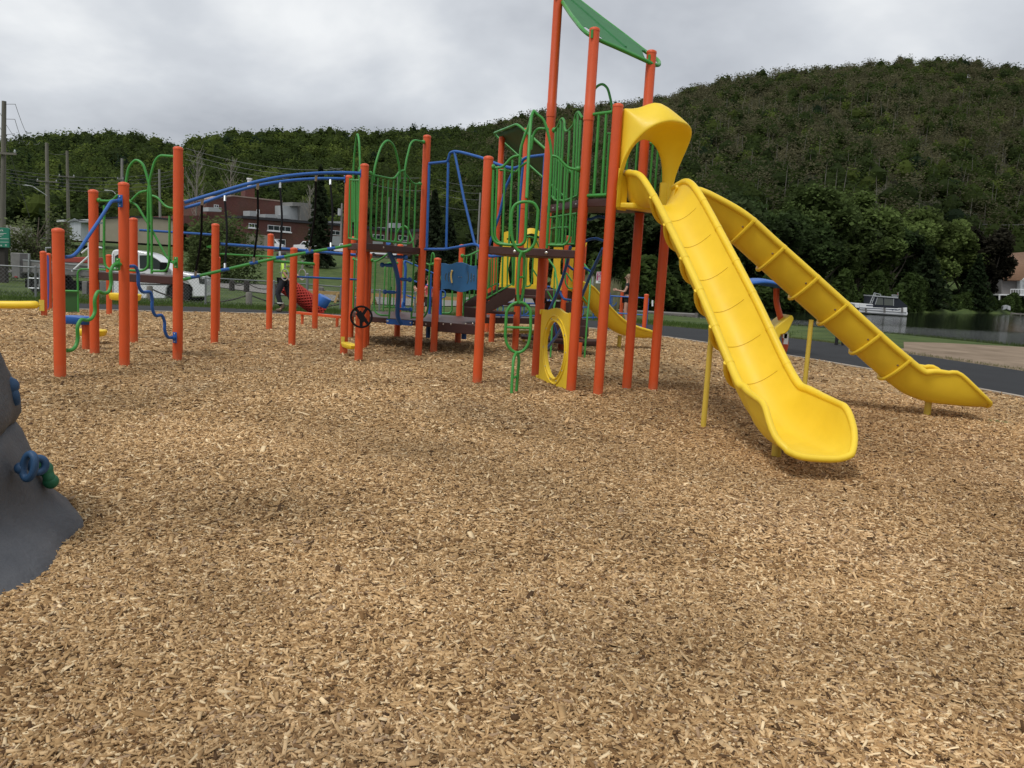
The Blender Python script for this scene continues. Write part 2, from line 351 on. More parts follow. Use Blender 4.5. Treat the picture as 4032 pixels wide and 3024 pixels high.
# draped sheets: play surface under the chips, asphalt path, sand, road
def drape(name, outline_rows, m, dz, kind='structure', nsub=1):
    rows = [[(p[0], p[1], float(tz(p[0], p[1])) + dz) for p in r] for r in outline_rows]
    mb = MB(); mb.grid(rows); o = mb.build(name, m, recalc=False); o['kind'] = kind; return o
KERB = [G(*p)[:2] for p in ((-900, 1212), (0, 1215), (650, 1231), (1172, 1241))] + [np.array((-3.0, 24.9)), np.array((.6, 25.6)), np.array((2.4, 25.0))] + \
       [G(*p)[:2] for p in ((2560, 1322), (2753, 1349), (3300, 1437), (3900, 1546), (4032, 1571))] + [np.array((8.3, 11.0)), np.array((8.6, 6.)), np.array((8.8, 0.)), np.array((9., -8.))]
KERB = [np.array(p[:2]) for p in smooth([np.array((p[0], p[1], 0.)) for p in KERB], 5)]
def offs(line, w_):
    o = []
    for i, p in enumerate(line):
        t = line[min(i + 1, len(line) - 1)] - line[max(i - 1, 0)]; t = t / np.linalg.norm(t); o.append(p + np.array([-t[1], t[0]]) * w_)
    return o
Wp = [2.5] * len(KERB)
def offv(line, ws):
    o = []
    for i, p in enumerate(line):
        t = line[min(i + 1, len(line) - 1)] - line[max(i - 1, 0)]; t = t / np.linalg.norm(t); o.append(p + np.array([-t[1], t[0]]) * ws[i])
    return o
ASPH = mat('asphalt_path', (.020, .021, .023), .8, var=.18, vscale=1.3, bump=.25, bscale=140, spec=.25, bdist=.006)
pw = [float(np.interp(p[0], [-12, -9, -6, 2, 4.5, 7, 8.3], [2.6, 2.4, 2.6, 4.5, 5.2, 4.4, 3.2])) for p in KERB]
mid = [offv(KERB, [w_ * k for w_ in pw]) for k in (0.01, .25, .5, .75, 1.)]
drape('path', [[r[i] for r in mid] for i in range(len(KERB))], ASPH, .03)
SAND = mat('bare_sandy_soil', (.22, .165, .115), .95, var=.22, vscale=.8, bump=.4, bscale=15, col2=(.28, .215, .155), spec=.1, bdist=.03)
sd_in = [G(*p)[:2] for p in ((3560, 1402), (3700, 1428), (3900, 1462), (4032, 1487), (4500, 1590))]
sd_out = [G(*p, -.2)[:2] for p in ((3555, 1371), (3700, 1374), (3900, 1384), (4032, 1390), (4500, 1440))]
drape('sand', [[a * (1 - k) + b_ * k for k in (0, .3, .6, 1.)] for a, b_ in zip(sd_in, sd_out)], SAND, .012)
sk_in = [G(*p)[:2] for p in ((3130, 1342), (3300, 1368), (3440, 1388), (3560, 1402))]
sk_out = [G(*p)[:2] for p in ((3130, 1338), (3300, 1356), (3440, 1370), (3560, 1374))]
drape('sand_strip', [[a, b_] for a, b_ in zip(sk_in, sk_out)], SAND, .016)
ROAD = mat('gravel_road', (.20, .19, .175), .95, var=.15, vscale=1.5, bump=.3, bscale=20, spec=.1)
rd = []
for px in range(-400, 2300, 90):
    d0 = np.interp(px, [-400, 800, 1000, 1300, 2300], [62, 57, 50, 44, 40]); d1 = np.interp(px, [-400, 800, 1000, 1300, 2300], [74, 72, 66, 60, 52])
    a = (px - 2041) / 3313.; rd.append([np.array((a * d, d)) for d in np.linspace(d0, d1, 4)])
drape('road', rd, ROAD, .03)
rd = []
for px in range(-300, 2000, 90):
    a = (px - 2041) / 3313.; rd.append([np.array((a * d, d)) for d in np.linspace(136, 152, 4)])
drape('parking_lot', rd, mat('worn_parking_asphalt', (.11, .11, .11), .9, var=.15, vscale=.6), .05)
# concrete kerb around the play surface
KM = mat('pale_concrete_kerb', (.36, .31, .25), .85, var=.15, vscale=6.)
k_ = MB(); a_in, a_out = offs(KERB, -.10), offs(KERB, .015); rows = []
for p, q_ in zip(a_in, a_out):
    z0 = float(tz(*p)) + .045; rows.append([(p[0], p[1], z0 - .1), (p[0], p[1], z0), (q_[0], q_[1], z0), (q_[0], q_[1], z0 - .06)])
k_.grid(rows, smooth=False); o = k_.build('kerb', KM); o['kind'] = 'structure'

# ---------------------------------------------------------------- wood chip play surface
BUMPS = [(rng.uniform(-9, 9), rng.uniform(1.5, 22), rng.uniform(.25, .9), rng.uniform(-.022, .022)) for _ in range(170)]
HEAPS = []                                            # little heaps pushed up around posts, filled in below
for _px, _py in ((237, 1498), (490, 1455), (373, 1402), (698, 1428), (1411, 1428), (1646, 1406), (1878, 1517), (2108, 1490), (2247, 1549), (2353, 1566), (2466, 1541), (2569, 1550), (844, 1358), (1149, 1364), (2768, 1693), (2011, 1563)):
    _g = G(_px, _py); BUMPS.append((_g[0] + rng.uniform(-.05, .05), _g[1] + rng.uniform(-.03, .06), rng.uniform(.13, .22), rng.uniform(.012, .032)))
BUMPS += [(2.46, 6.15, .42, -.05), (2.4, 5.6, .35, .03), (6.25, 10.5, .4, -.045), (2.95, 6.3, .25, .02)]
_W = [(rng.uniform(.6, 5.5), rng.uniform(0, PI), rng.uniform(0, 6.28)) for _ in range(26)]
def patch(x, y):
    s = 0
    for k_, a_, p_ in _W: s = s + np.sin(k_ * (x * math.cos(a_) + y * math.sin(a_)) + p_ + .8 * np.sin(k_ * .5 * (x * math.sin(a_) - y * math.cos(a_)))) / k_ ** .5
    return s / 3.0
def chipz(x, y):
    z = np.zeros_like(np.asarray(x, float))
    for bx_, by_, br, bh in BUMPS: z = z + bh * np.exp(-((x - bx_) ** 2 + (y - by_) ** 2) / (br * br))
    return z + .02
chm = bpy.data.materials.new('wood_chip_bed'); chm.use_nodes = True; t = chm.node_tree; b = t.nodes['Principled BSDF']; b.inputs['Roughness'].default_value = .9; b.inputs['Specular IOR Level'].default_value = .15
tc = N(t, 'ShaderNodeTexCoord')
va = N(t, 'ShaderNodeTexVoronoi', i_Scale=60.); va.feature = 'F1'; mpv = N(t, 'ShaderNodeMapping'); mpv.inputs['Scale'].default_value = (.45, 1.3, 1)
nd = N(t, 'ShaderNodeTexNoise', i_Scale=4., i_Detail=2.); t.links.new(tc.outputs['Object'], nd.inputs['Vector'])
ad = N(t, 'ShaderNodeMix', data_type='RGBA', blend_type='ADD'); ad.inputs[0].default_value = .25
t.links.new(tc.outputs['Object'], ad.inputs[6]); t.links.new(nd.outputs['Color'], ad.inputs[7]); t.links.new(ad.outputs[2], mpv.inputs[0]); t.links.new(mpv.outputs[0], va.inputs['Vector'])
sp = N(t, 'ShaderNodeSeparateColor'); t.links.new(va.outputs['Color'], sp.inputs[0])
r1 = N(t, 'ShaderNodeValToRGB'); t.links.new(sp.outputs[0], r1.inputs[0]); ee = r1.color_ramp.elements
ee[0].position = 0; ee[0].color = (.18, .10, .045, 1); ee[1].position = 1; ee[1].color = (.64, .46, .26, 1); q1 = ee.new(.35); q1.color = (.33, .205, .095, 1); q2 = ee.new(.75); q2.color = (.46, .31, .15, 1)
n5 = N(t, 'ShaderNodeTexNoise', i_Scale=.55, i_Detail=5., i_Roughness=.6); t.links.new(tc.outputs['Object'], n5.inputs['Vector'])
mr = N(t, 'ShaderNodeMapRange'); mr.inputs['From Min'].default_value = .3; mr.inputs['From Max'].default_value = .7; mr.inputs['To Min'].default_value = .74; mr.inputs['To Max'].default_value = 1.16; t.links.new(n5.outputs['Fac'], mr.inputs[0])
ml = N(t, 'ShaderNodeMix', data_type='RGBA', blend_type='MULTIPLY'); ml.inputs[0].default_value = 1; t.links.new(r1.outputs[0], ml.inputs[6]); t.links.new(mr.outputs[0], ml.inputs[7]); t.links.new(ml.outputs[2], b.inputs['Base Color'])
bp = N(t, 'ShaderNodeBump'); bp.inputs['Strength'].default_value = .7; bp.inputs['Distance'].default_value = .012; t.links.new(sp.outputs[1], bp.inputs['Height']); t.links.new(bp.outputs[0], b.inputs['Normal'])
xs = np.arange(-26, 9.3, .3); ys = np.arange(-8, 26.2, .3)
import bisect
def inside_kerb(x, y):
    poly = KERB + [np.array((-30., -8.)), np.array((-30., 19.))]; c = np.zeros(np.shape(x), bool); j = len(poly) - 1
    for i in range(len(poly)):
        xi, yi = poly[i]; xj, yj = poly[j]
        cond = ((yi > y) != (yj > y)) & (x < (xj - xi) * (y - yi) / (yj - yi + 1e-12) + xi); c ^= cond; j = i
    return c
import bmesh
bm = bmesh.new()
poly = [bm.verts.new((p[0], p[1], 0)) for p in offs(KERB, -.09)] + [bm.verts.new((-30, -8, 0)), bm.verts.new((-30, 17, 0))]
bm.faces.new(poly)
bmesh.ops.triangulate(bm, faces=bm.faces)
for k in range(-14, 20):                               # cut into a fine grid so that it can undulate
    pass
for xv in np.arange(-12, 9, .35): bmesh.ops.bisect_plane(bm, geom=bm.verts[:] + bm.edges[:] + bm.faces[:], plane_co=(xv, 0, 0), plane_no=(1, 0, 0))
for yv in np.arange(1, 25, .35): bmesh.ops.bisect_plane(bm, geom=bm.verts[:] + bm.edges[:] + bm.faces[:], plane_co=(0, yv, 0), plane_no=(0, 1, 0))
for v in bm.verts: v.co.z = float(chipz(v.co.x, v.co.y)) * 1.0 + float(tz(v.co.x, v.co.y))
bmesh.ops.recalc_face_normals(bm, faces=bm.faces)
me = bpy.data.meshes.new('playground_surface'); bm.to_mesh(me); bm.free(); me.materials.append(chm)
if me.polygons[0].normal.z < 0: me.flip_normals()
o = bpy.data.objects.new('playground_surface', me); C.objects.link(o); o['kind'] = 'structure'

def quads_object(name, co, col, m, kind, extra=None, faces=None, nv=4):
    n = len(co); me = bpy.data.meshes.new(name)
    me.vertices.add(n); me.vertices.foreach_set('co', co.astype(np.float32).ravel())
    if faces is None: faces = np.arange(n, dtype=np.int32).reshape(-1, nv)
    nf = len(faces); me.loops.add(nf * faces.shape[1]); me.loops.foreach_set('vertex_index', faces.ravel().astype(np.int32))
    me.polygons.add(nf); me.polygons.foreach_set('loop_start', np.arange(0, nf * faces.shape[1], faces.shape[1], dtype=np.int32)); 
    try: me.polygons.foreach_set('loop_total', np.full(nf, faces.shape[1], dtype=np.int32))
    except Exception: pass
    a = me.color_attributes.new('tint', 'FLOAT_COLOR', 'POINT')
    a.data.foreach_set('color', np.concatenate([col, np.ones((n, 1))], 1).astype(np.float32).ravel())
    me.update(calc_edges=True); me.validate(); me.materials.append(m)
    o = bpy.data.objects.new(name, me); C.objects.link(o)
    if kind: o['kind'] = kind
    return o
# real chips: short flat splinters, thick enough to shade their neighbours
def chips(n, d0, d1, scale):
    u = rng.random(n); D = np.sqrt(d0 * d0 + u * (d1 * d1 - d0 * d0)); a = rng.uniform(-.80, .95, n); x = a * D; y = D
    k = inside_kerb(x, y); x, y = x[k], y[k]; n = len(x)
    L = rng.lognormal(math.log(.0115), .45, n) * scale; L = np.clip(L, .004, .034 * scale); W = np.clip(L * rng.uniform(.16, .42, n), .0016, .008 * scale)
    big = rng.random(n) < .018; L[big] *= 1.5; W[big] *= 2.2
    T = rng.uniform(.0012, .0035, n) * scale
    ang = rng.uniform(0, PI, n); pit = rng.normal(0, .17, n); rol = rng.normal(0, .27, n)
    up = rng.random(n) < .06; pit[up] += rng.uniform(.3, .9, up.sum())
    ca, sa = np.cos(ang), np.sin(ang); cp, sp_ = np.cos(pit), np.sin(pit)
    U = np.stack([ca * cp, sa * cp, sp_], 1); V0 = np.stack([-sa, ca, np.zeros(n)], 1); N0 = np.cross(U, V0)
    cr_, sr = np.cos(rol)[:, None], np.sin(rol)[:, None]; V = V0 * cr_ + N0 * sr; Nn = np.cross(U, V)
    z = chipz(x, y) + tz(x, y) + rng.uniform(.0005, .009, n) * scale + np.abs(sp_) * L * .4
    c = np.stack([x, y, z], 1); U = U * L[:, None]; V = V * W[:, None]; Nn = Nn * T[:, None]
    tap = rng.uniform(.35, 1, n)[:, None]
    vs = np.stack([c - U - V - Nn, c + U - V * tap - Nn, c + U + V * tap - Nn, c - U + V - Nn, c - U - V + Nn, c + U - V * tap + Nn, c + U + V * tap + Nn, c - U + V + Nn], 1)
    pal = np.array([(.25, .140, .060), (.39, .235, .105), (.50, .318, .150), (.61, .402, .200), (.72, .500, .270), (.86, .66, .40), (.10, .055, .026), (.41, .275, .165)])
    pr = np.array([.15, .17, .19, .19, .15, .08, .055, .05]); idx = rng.choice(len(pal), n, p=pr / pr.sum())
    col = pal[idx] * rng.uniform(.85, 1.15, (n, 1))
    tone = rng.random(n)[:, None]; pat = .86 + .15 * np.sin(x * 1.7 + 2 * np.sin(y * .9)) * np.sin(y * 1.3 + 1.5 * np.sin(x * .8)); red_and_shade = np.exp(-((x - 3.5) ** 2 / 9 + (y - 9.5) ** 2 / 16)); col = col * pat[:, None]  # redder, fresher chips around the slides, with the slides' shade painted into the tint
    pt = patch(x, y); col = col * (1 - red_and_shade[:, None] * np.array([.10, .17, .23])) * (.93 + .14 * tone) * (1 - .17 * np.clip(pt - .35, 0, 1))[:, None] * (1 + .06 * np.clip(-pt, 0, 1))[:, None]; gm_ = np.clip(patch(x + 40, y) - .55, 0, .8)[:, None]; col = col * (1 - gm_ * .08) + gm_ * .08 * col.mean(1, keepdims=True) * np.array([1., .95, .85])
    return vs, np.repeat(col[:, None, :], 8, 1)
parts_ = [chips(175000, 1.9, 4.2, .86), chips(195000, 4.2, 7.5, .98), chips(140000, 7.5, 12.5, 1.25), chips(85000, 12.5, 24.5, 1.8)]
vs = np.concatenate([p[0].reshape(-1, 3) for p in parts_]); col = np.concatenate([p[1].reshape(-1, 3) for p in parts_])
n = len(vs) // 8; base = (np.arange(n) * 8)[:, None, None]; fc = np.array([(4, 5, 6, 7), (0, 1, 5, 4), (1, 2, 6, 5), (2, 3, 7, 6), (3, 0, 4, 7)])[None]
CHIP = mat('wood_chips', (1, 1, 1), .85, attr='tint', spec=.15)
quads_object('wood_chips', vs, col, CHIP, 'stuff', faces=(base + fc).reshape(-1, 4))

# ---------------------------------------------------------------- foliage
LEAF = mat('leaves', (1, 1, 1), .8, attr='tint', trans=.5, spec=.1)
BARK = mat('bark', (.11, .09, .07), .9, var=.25, vscale=9., bump=.5, bscale=25, bdist=.02)
def leaf_quads(cen, size, tint, jitter=.25, up=.75, elong=1.):
    n = len(cen); nn = rng.normal(0, 1, (n, 3)); nn[:, 2] = np.abs(nn[:, 2]) + up; nn /= np.linalg.norm(nn, axis=1)[:, None]
    r = rng.normal(0, 1, (n, 3)); u = np.cross(nn, r); u /= np.linalg.norm(u, axis=1)[:, None]; v = np.cross(nn, u)
    s_ = (size * rng.uniform(.6, 1.3, n))[:, None]; u = u * s_; v = v * s_ * rng.uniform(.45, .95, (n, 1)) * elong
    co = np.stack([cen - u * .9 - v * .3, cen - v + u * .2, cen + u - v * .1 + nn * s_ * .15, cen + v * .95 + u * .1], 1).reshape(-1, 3)
    col = tint * rng.uniform(1 - jitter, 1 + jitter, (n, 1)); return co, np.repeat(col, 4, 0)
# the wooded hills: one mass of several thousand crowns
def forest(n, q0, q1):
    q = rng.uniform(q0, q1, n * 3); fd = interp(q, FOOT_D); rdg = interp(q, RIDGE_D) + 14; D = fd + (rdg - fd) * (rng.random(n * 3) ** .62)
    keep = rng.random(n * 3) < D / rdg; q, D = q[keep][:n], D[keep][:n]; x = (q - 2041) / 3313. * D; return q, D, x
def wood(name, n, q0, q1, leafn, right):
    q, D, x = forest(n, q0, q1); n = len(q); z = tz(x, D)
    fd = interp(q, FOOT_D); rdg = interp(q, RIDGE_D); tt = np.clip((D - fd) / (rdg - fd), 0, 1)
    big = rng.normal(0, 1, n)
    R_ = rng.uniform(2.2, 4.6, n) * (1.12 if not right else 1.1); Hh = rng.uniform(6.0, 10.6, n) * (1 + .12 * np.sin(x * .05 + D * .03))
    lo = .5 + .5 * np.sin(x * .031 + 1.3 * np.sin(D * .022)) * np.sin(D * .037 + 1.1 * np.sin(x * .017))
    typ = rng.random(n)
    col = np.empty((n, 3))
    gA, gB, gC, con, bare = np.array((.060, .085, .022)), np.array((.100, .130, .032)), np.array((.038, .056, .018)), np.array((.016, .028, .014)), np.array((.112, .092, .060))
    mixv = np.clip(lo * .8 + rng.normal(0, .22, n), 0, 1)[:, None]
    col = gC * (1 - mixv) + gA * mixv
    hi = typ < (.20 if not right else .07); col[hi] = gB * rng.uniform(.8, 1.25, (hi.sum(), 1))
    dk = (typ > .95); col[dk] = con * 1.5
    isb = np.zeros(n, bool)
    if right:
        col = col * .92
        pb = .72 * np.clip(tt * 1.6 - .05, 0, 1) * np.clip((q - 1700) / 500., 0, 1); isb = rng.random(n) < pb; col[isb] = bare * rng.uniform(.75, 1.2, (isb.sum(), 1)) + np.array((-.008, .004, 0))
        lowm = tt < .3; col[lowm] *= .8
    conm = dk & (rng.random(n) < .5) & (tt < .8)
    ln = np.where(isb, leafn * 5 // 4, leafn); rep = np.repeat(np.arange(n), ln); M = len(rep)
    dirv = rng.normal(0, 1, (M, 3)); dirv /= np.linalg.norm(dirv, axis=1)[:, None]; rr = rng.random(M) ** .33 * rng.choice([.75, 1., 1.08], M)
    cx_ = x[rep] + dirv[:, 0] * rr * R_[rep]; cy_ = D[rep] + dirv[:, 1] * rr * R_[rep]
    hz_ = Hh[rep] * .60; cz_ = z[rep] + hz_ + dirv[:, 2] * rr * Hh[rep] * .42
    cm = conm[rep]
    if cm.any():
        u = rng.random(cm.sum()); aa = rng.uniform(0, 2 * PI, cm.sum()); ra = (1 - u) * R_[rep][cm] * .6
        cx_[cm] = x[rep][cm] + np.cos(aa) * ra; cy_[cm] = D[rep][cm] + np.sin(aa) * ra; cz_[cm] = z[rep][cm] + u * Hh[rep][cm] * 1.12 + .5
    size = np.where(isb[rep], .36, .44) * (.8 + .5 * (D[rep] / 520.))
    tint = col[rep] * (0.85 + .3 * np.clip(dirv[:, 2:3], -1, 1) * 0 + .15)
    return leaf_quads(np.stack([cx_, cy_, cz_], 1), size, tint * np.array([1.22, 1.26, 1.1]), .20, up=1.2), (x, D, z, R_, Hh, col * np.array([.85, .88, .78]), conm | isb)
KEEP_D = []
(c1, k1), w1 = wood('hill_forest', 2300, -1500, 1750, 165, False)
(c2, k2), w2 = wood('hill_forest', 6400, 1500, 4900, 120, True)
def cores(x, D, z, R_, Hh, col, skip):
    k = ~skip; x, D, z, R_, Hh, col = x[k], D[k], z[k], R_[k], Hh[k], col[k]; n = len(x); S = 7; lv = [(.55, -.75), (.95, -.25), (.85, .35), (.25, .92)]; P = np.empty((n, 4, S, 3))
    for i, (f, h) in enumerate(lv):
        for s in range(S):
            a = 2 * PI * s / S + i * .4; j = rng.uniform(.72, 1.12, n); P[:, i, s, 0] = x + np.cos(a) * R_ * f * j * .72; P[:, i, s, 1] = D + np.sin(a) * R_ * f * j * .72; P[:, i, s, 2] = z + Hh * .57 + Hh * .34 * h * rng.uniform(.85, 1.08, n)
    F = [(i * S + s, i * S + (s + 1) % S, (i + 1) * S + (s + 1) % S, (i + 1) * S + s) for i in range(3) for s in range(S)] + [(3 * S, 3 * S + 1, 3 * S + 3, 3 * S + 5), (3 * S + 1, 3 * S + 2, 3 * S + 3, 3 * S + 3)][:1]
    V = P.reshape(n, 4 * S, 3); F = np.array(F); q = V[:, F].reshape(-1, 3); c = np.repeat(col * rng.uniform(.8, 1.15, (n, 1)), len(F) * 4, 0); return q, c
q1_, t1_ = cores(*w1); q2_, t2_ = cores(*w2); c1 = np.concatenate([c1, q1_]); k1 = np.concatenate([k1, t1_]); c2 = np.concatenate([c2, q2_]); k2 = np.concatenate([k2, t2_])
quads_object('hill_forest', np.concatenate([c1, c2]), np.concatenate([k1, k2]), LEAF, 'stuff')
# bare pale trunks showing between the crowns
bt = MB(); q, D, x = forest(900, 1900, 4700); kk = D < interp(q, RIDGE_D) * .86; q, D, x = q[kk], D[kk], x[kk]; z = tz(x, D)
for a_, b_, c_ in list(zip(x, D, z))[:520]:
    hh = rng.uniform(7, 11.5); lean = rng.normal(0, .4); bt.tube([(a_, b_, c_), (a_ + lean * .5, b_, c_ + hh * .6), (a_ + lean, b_, c_ + hh)], [.13, .09, .03], 4, cap=False)
o = bt.build('hill_trunks', mat('pale_trunk', (.13, .12, .10), .9), recalc=False); o['kind'] = 'stuff'

# single trees
def limb_pts(a, b, bend=.1):
    a, b = np.array(a, float), np.array(b, float); m = (a + b) / 2 + rng.normal(0, bend * np.linalg.norm(b - a), 3) * .5; return smooth([a, m, b], 4)
def tree(name, label, cat, base, height, radius, tint, nleaf, leaf, kind='round', group=None, trunk=.2, clump=16, trunk_frac=.25):
    base = np.array(base, float); base[2] = float(tz(base[0], base[1])) - .05
    r = thing(name, label, cat, tuple(base), group); tb = MB()
    tint = np.array(tint, float)
    top = base + np.array([rng.normal(0, .03) * height, 0, height * (.97 if kind == 'conifer' else .8)])
    tb.tube(limb_pts(base, top, .04), [trunk * (1 - .85 * i / 8) for i in range(9)] if False else list(np.linspace(trunk, trunk * .18, len(limb_pts(base, top)))), 8)
    cens = []
    if kind == 'conifer':
        M = nleaf; u = rng.random(M) ** 1.25; lev = np.floor(u * 16) / 16 + rng.normal(0, .012, M); aa = rng.uniform(0, 2 * PI, M); rr = (1 - lev) * radius * rng.random(M) ** .5 * (.75 + .4 * np.sin(aa * 5 + lev * 40))
        cen = np.stack([base[0] + rr * np.cos(aa), base[1] + rr * np.sin(aa), base[2] + height * (.08 + .92 * lev) - rr * .25], 1)
        for k in range(26):
            l = rng.random(); a_ = rng.uniform(0, 2 * PI); q_ = (1 - l) * radius * .85; zc = base[2] + height * (.08 + .92 * l)
            tb.tube([(base[0], base[1], zc), (base[0] + q_ * math.cos(a_), base[1] + q_ * math.sin(a_), zc - q_ * .28)], [.04, .01], 5)
        co, col = leaf_quads(cen, leaf, np.repeat(tint[None], M, 0), .35, up=.1)
    else:
        nc = clump; cs = []
        for k in range(nc):
            v = rng.normal(0, 1, 3); v /= np.linalg.norm(v); v[2] = v[2] * .9
            f = rng.uniform(.45, .95); c_ = base + np.array([v[0] * radius * f, v[1] * radius * f, height * (trunk_frac + (1 - trunk_frac) * (.5 + .46 * v[2] * f))]); cs.append(c_)
            st = base + np.array([0, 0, height * rng.uniform(trunk_frac * .7, .6)])
            tb.tube(limb_pts(st, c_, .12), list(np.linspace(trunk * .45, trunk * .08, 9)), 5)
        cs = np.array(cs); M = nleaf; idx = rng.integers(0, nc, M); v = rng.normal(0, 1, (M, 3)); v /= np.linalg.norm(v, axis=1)[:, None]
        cr_ = rng.uniform(.26, .46, nc)[idx] * radius; rr = rng.random(M) ** .4 * cr_
        cen = cs[idx] + v * rr[:, None] * np.array([1, 1, .82])
        ct = rng.uniform(.6, 1.5, nc)[idx]
        if kind == 'willow':
            cen[:, 2] -= rng.random(M) ** 1.3 * height * .5; cen[:, 2] = np.maximum(cen[:, 2], base[2] + .1 * height * rng.random(M))
        if kind == 'round':                              # leafy hearts of the clumps, so that no sky shows through the thick parts
            for ci in range(nc):
                rc = .26 * radius; nn = 26; v = rng.normal(0, 1, (nn, 3)); v /= np.linalg.norm(v, axis=1)[:, None]
                cen = np.concatenate([cen, cs[ci] + v * rc * .7]); ct = np.concatenate([ct, np.full(nn, .85)])
            hs = np.full(len(cen), leaf); hs[-nc * 26:] = rc * .55; leaf = hs
        co, col = leaf_quads(cen, leaf, tint[None] * ct[:, None], .3, elong=.5 if kind == 'willow' else 1.)
    tb.build('trunk', BARK, r, recalc=False)
    if nleaf: 
        o = quads_object('crown', co - 0, col, LEAF, None); put(o, r)
    return r
def at_px(px, D): return ((px - 2041) / 3313. * D, D, 0)
def bare_tree(name, label, px, D, height, group=None, m=None):
    base = np.array(at_px(px, D)); base[2] = float(tz(base[0], base[1])); r = thing(name, label, 'tree', tuple(base), group)
    tr = MB(); br = MB(); tr.tube(limb_pts(base, base + np.array((0, 0, height * .85)), .03), list(np.linspace(.22, .04, 9)), 7)
    for k in range(46):
        f = rng.uniform(.2, .85); a_ = rng.uniform(0, 2 * PI); L = height * rng.uniform(.18, .42) * (1.1 - f); s_ = base + np.array((0, 0, height * f))
        e_ = s_ + np.array((math.cos(a_) * L * .55, math.sin(a_) * L * .55, L)); pts = limb_pts(s_, e_, .1); br.tube(pts, list(np.linspace(.05, .012, len(pts))), 4, cap=False)
        for j in range(4):
            p = pts[rng.integers(2, len(pts))]; e2 = p + np.array((rng.normal(0, .5), rng.normal(0, .5), rng.uniform(.4, 1.4))) * L * .22; br.tube([p, e2], [.018, .008], 3, cap=False)
    tr.build('trunk', m or PALEBARK, r, recalc=False); br.build('branches', m or PALEBARK, r, recalc=False); return r
PALEBARK = mat('grey_dead_bark', (.23, .21, .18), .9, var=.2, vscale=5.)
G1, G2, G3, G4 = (.060, .092, .022), (.085, .125, .032), (.048, .068, .026), (.014, .024, .013)
tree('willow_tree', 'grey-green bushy willow beside the grey service truck, above its tail', 'tree', at_px(150, 48), 4.6, 1.8, (.12, .145, .06), 5200, .14, 'willow', trunk=.12, clump=26, trunk_frac=.12)
tree('willow_tree', 'drooping willow in front of the brick building, behind the suspended ropes', 'tree', at_px(880, 66), 5.9, 2.9, (.085, .115, .04), 7500, .2, 'willow', trunk=.2, clump=30, trunk_frac=.1)
tree('deciduous_tree', 'low dark bushy tree left of the drooping willow, beside the tan trailer', 'tree', at_px(775, 82), 5.6, 1.7, G3, 3200, .24, clump=18, trunk=.2)
tree('spruce_tree', 'tall dark narrow spruce in front of the brick building', 'tree', at_px(1254, 104), 12.6, 2.0, (.034, .048, .024), 6500, .26, 'conifer', trunk=.2)
tree('spruce_tree', 'dark spruce right of the brick building, seen through the blue bridge frame', 'tree', at_px(1700, 120), 11.0, 3.0, (.034, .048, .024), 5500, .32, 'conifer', trunk=.25)
tree('spruce_tree', 'short dark spruce between the blue bridge frame and the blue play panel', 'tree', at_px(1760, 105), 7.5, 3.0, (.030, .044, .022), 3000, .3, 'conifer', trunk=.2)
bare_tree('bare_tree', 'tall leafless tree behind the left climber post and the brick building', 775, 150, 19)
bare_tree('bare_tree', 'smaller leafless tree behind the brick building chimney', 905, 165, 19)
bare_tree('bare_tree', 'leafless tree beside the dark spruce at the brick building', 1215, 160, 14)
# trees along the far shore, each its own thing
shore_trees = [(2400, 76, 11, 6.0, G3), (2560, 80, 13, 6.5, (.026, .042, .014)), (2760, 84, 12, 6.5, G3), (2940, 92, 13.5, 7.0, (.028, .044, .015)), (3110, 100, 11.5, 6.5, (.035, .055, .018)),
               (3225, 106, 15.5, 7.6, (.064, .092, .028)), (3370, 118, 15.5, 7.2, (.084, .118, .034)), (3500, 130, 12.5, 5.6, (.026, .042, .014)), (3590, 140, 16.5, 7.4, (.092, .125, .036)), (3700, 150, 17.5, 7.6, (.088, .120, .034)), (3790, 158, 15.5, 6.0, (.074, .105, .030))]
labs = ['dark bushy tree across the water behind the orange slide-tower posts', 'dense dark tree across the water just left of the double slide', 'dark tree across the water behind the upper double slide',
        'dark tree across the water seen between the two slide chutes', 'dark tree across the water above the right slide chute', 'large mid-green tree on the far shore left of the pontoon boat',
        'round leafy tree behind the pontoon boat on the far shore', 'small dark tree right of the pontoon boat on the far shore', 'large pale-topped leafy tree on the far shore right of the boat',
        'largest pale-topped leafy tree on the far shore, between boat and house', 'leafy tree on the far shore, second tree left of the house']
for (px, D, hh, rr, tn), lb in zip(shore_trees, labs):
    tree('shore_tree', lb, 'tree', at_px(px, D), hh, rr * .8, tuple(1.3 * q for q in tn), 9500, .27 if D < 115 else .33, trunk=.3, clump=30, group='trees along the far shore', trunk_frac=.06)
tree('dark_maple_tree', 'dark purplish-green tree beside the shingled house on the far shore', 'tree', at_px(3862, 148), 15.5, 4.4, (.030, .028, .018), 11000, .34, trunk=.35, clump=34, trunk_frac=.05)
tree('cedar_tree', 'dark pointed cedar on the far shore left of the house', 'tree', at_px(3835, 140), 9.0, 3.2, (.028, .046, .018), 3000, .36, 'conifer', trunk=.2)
tree('cedar_tree', 'dark broad cedar on the far shore right of the pontoon boat', 'tree', at_px(3640, 122), 8.5, 4.4, (.024, .038, .015), 3200, .36, 'conifer', trunk=.2)
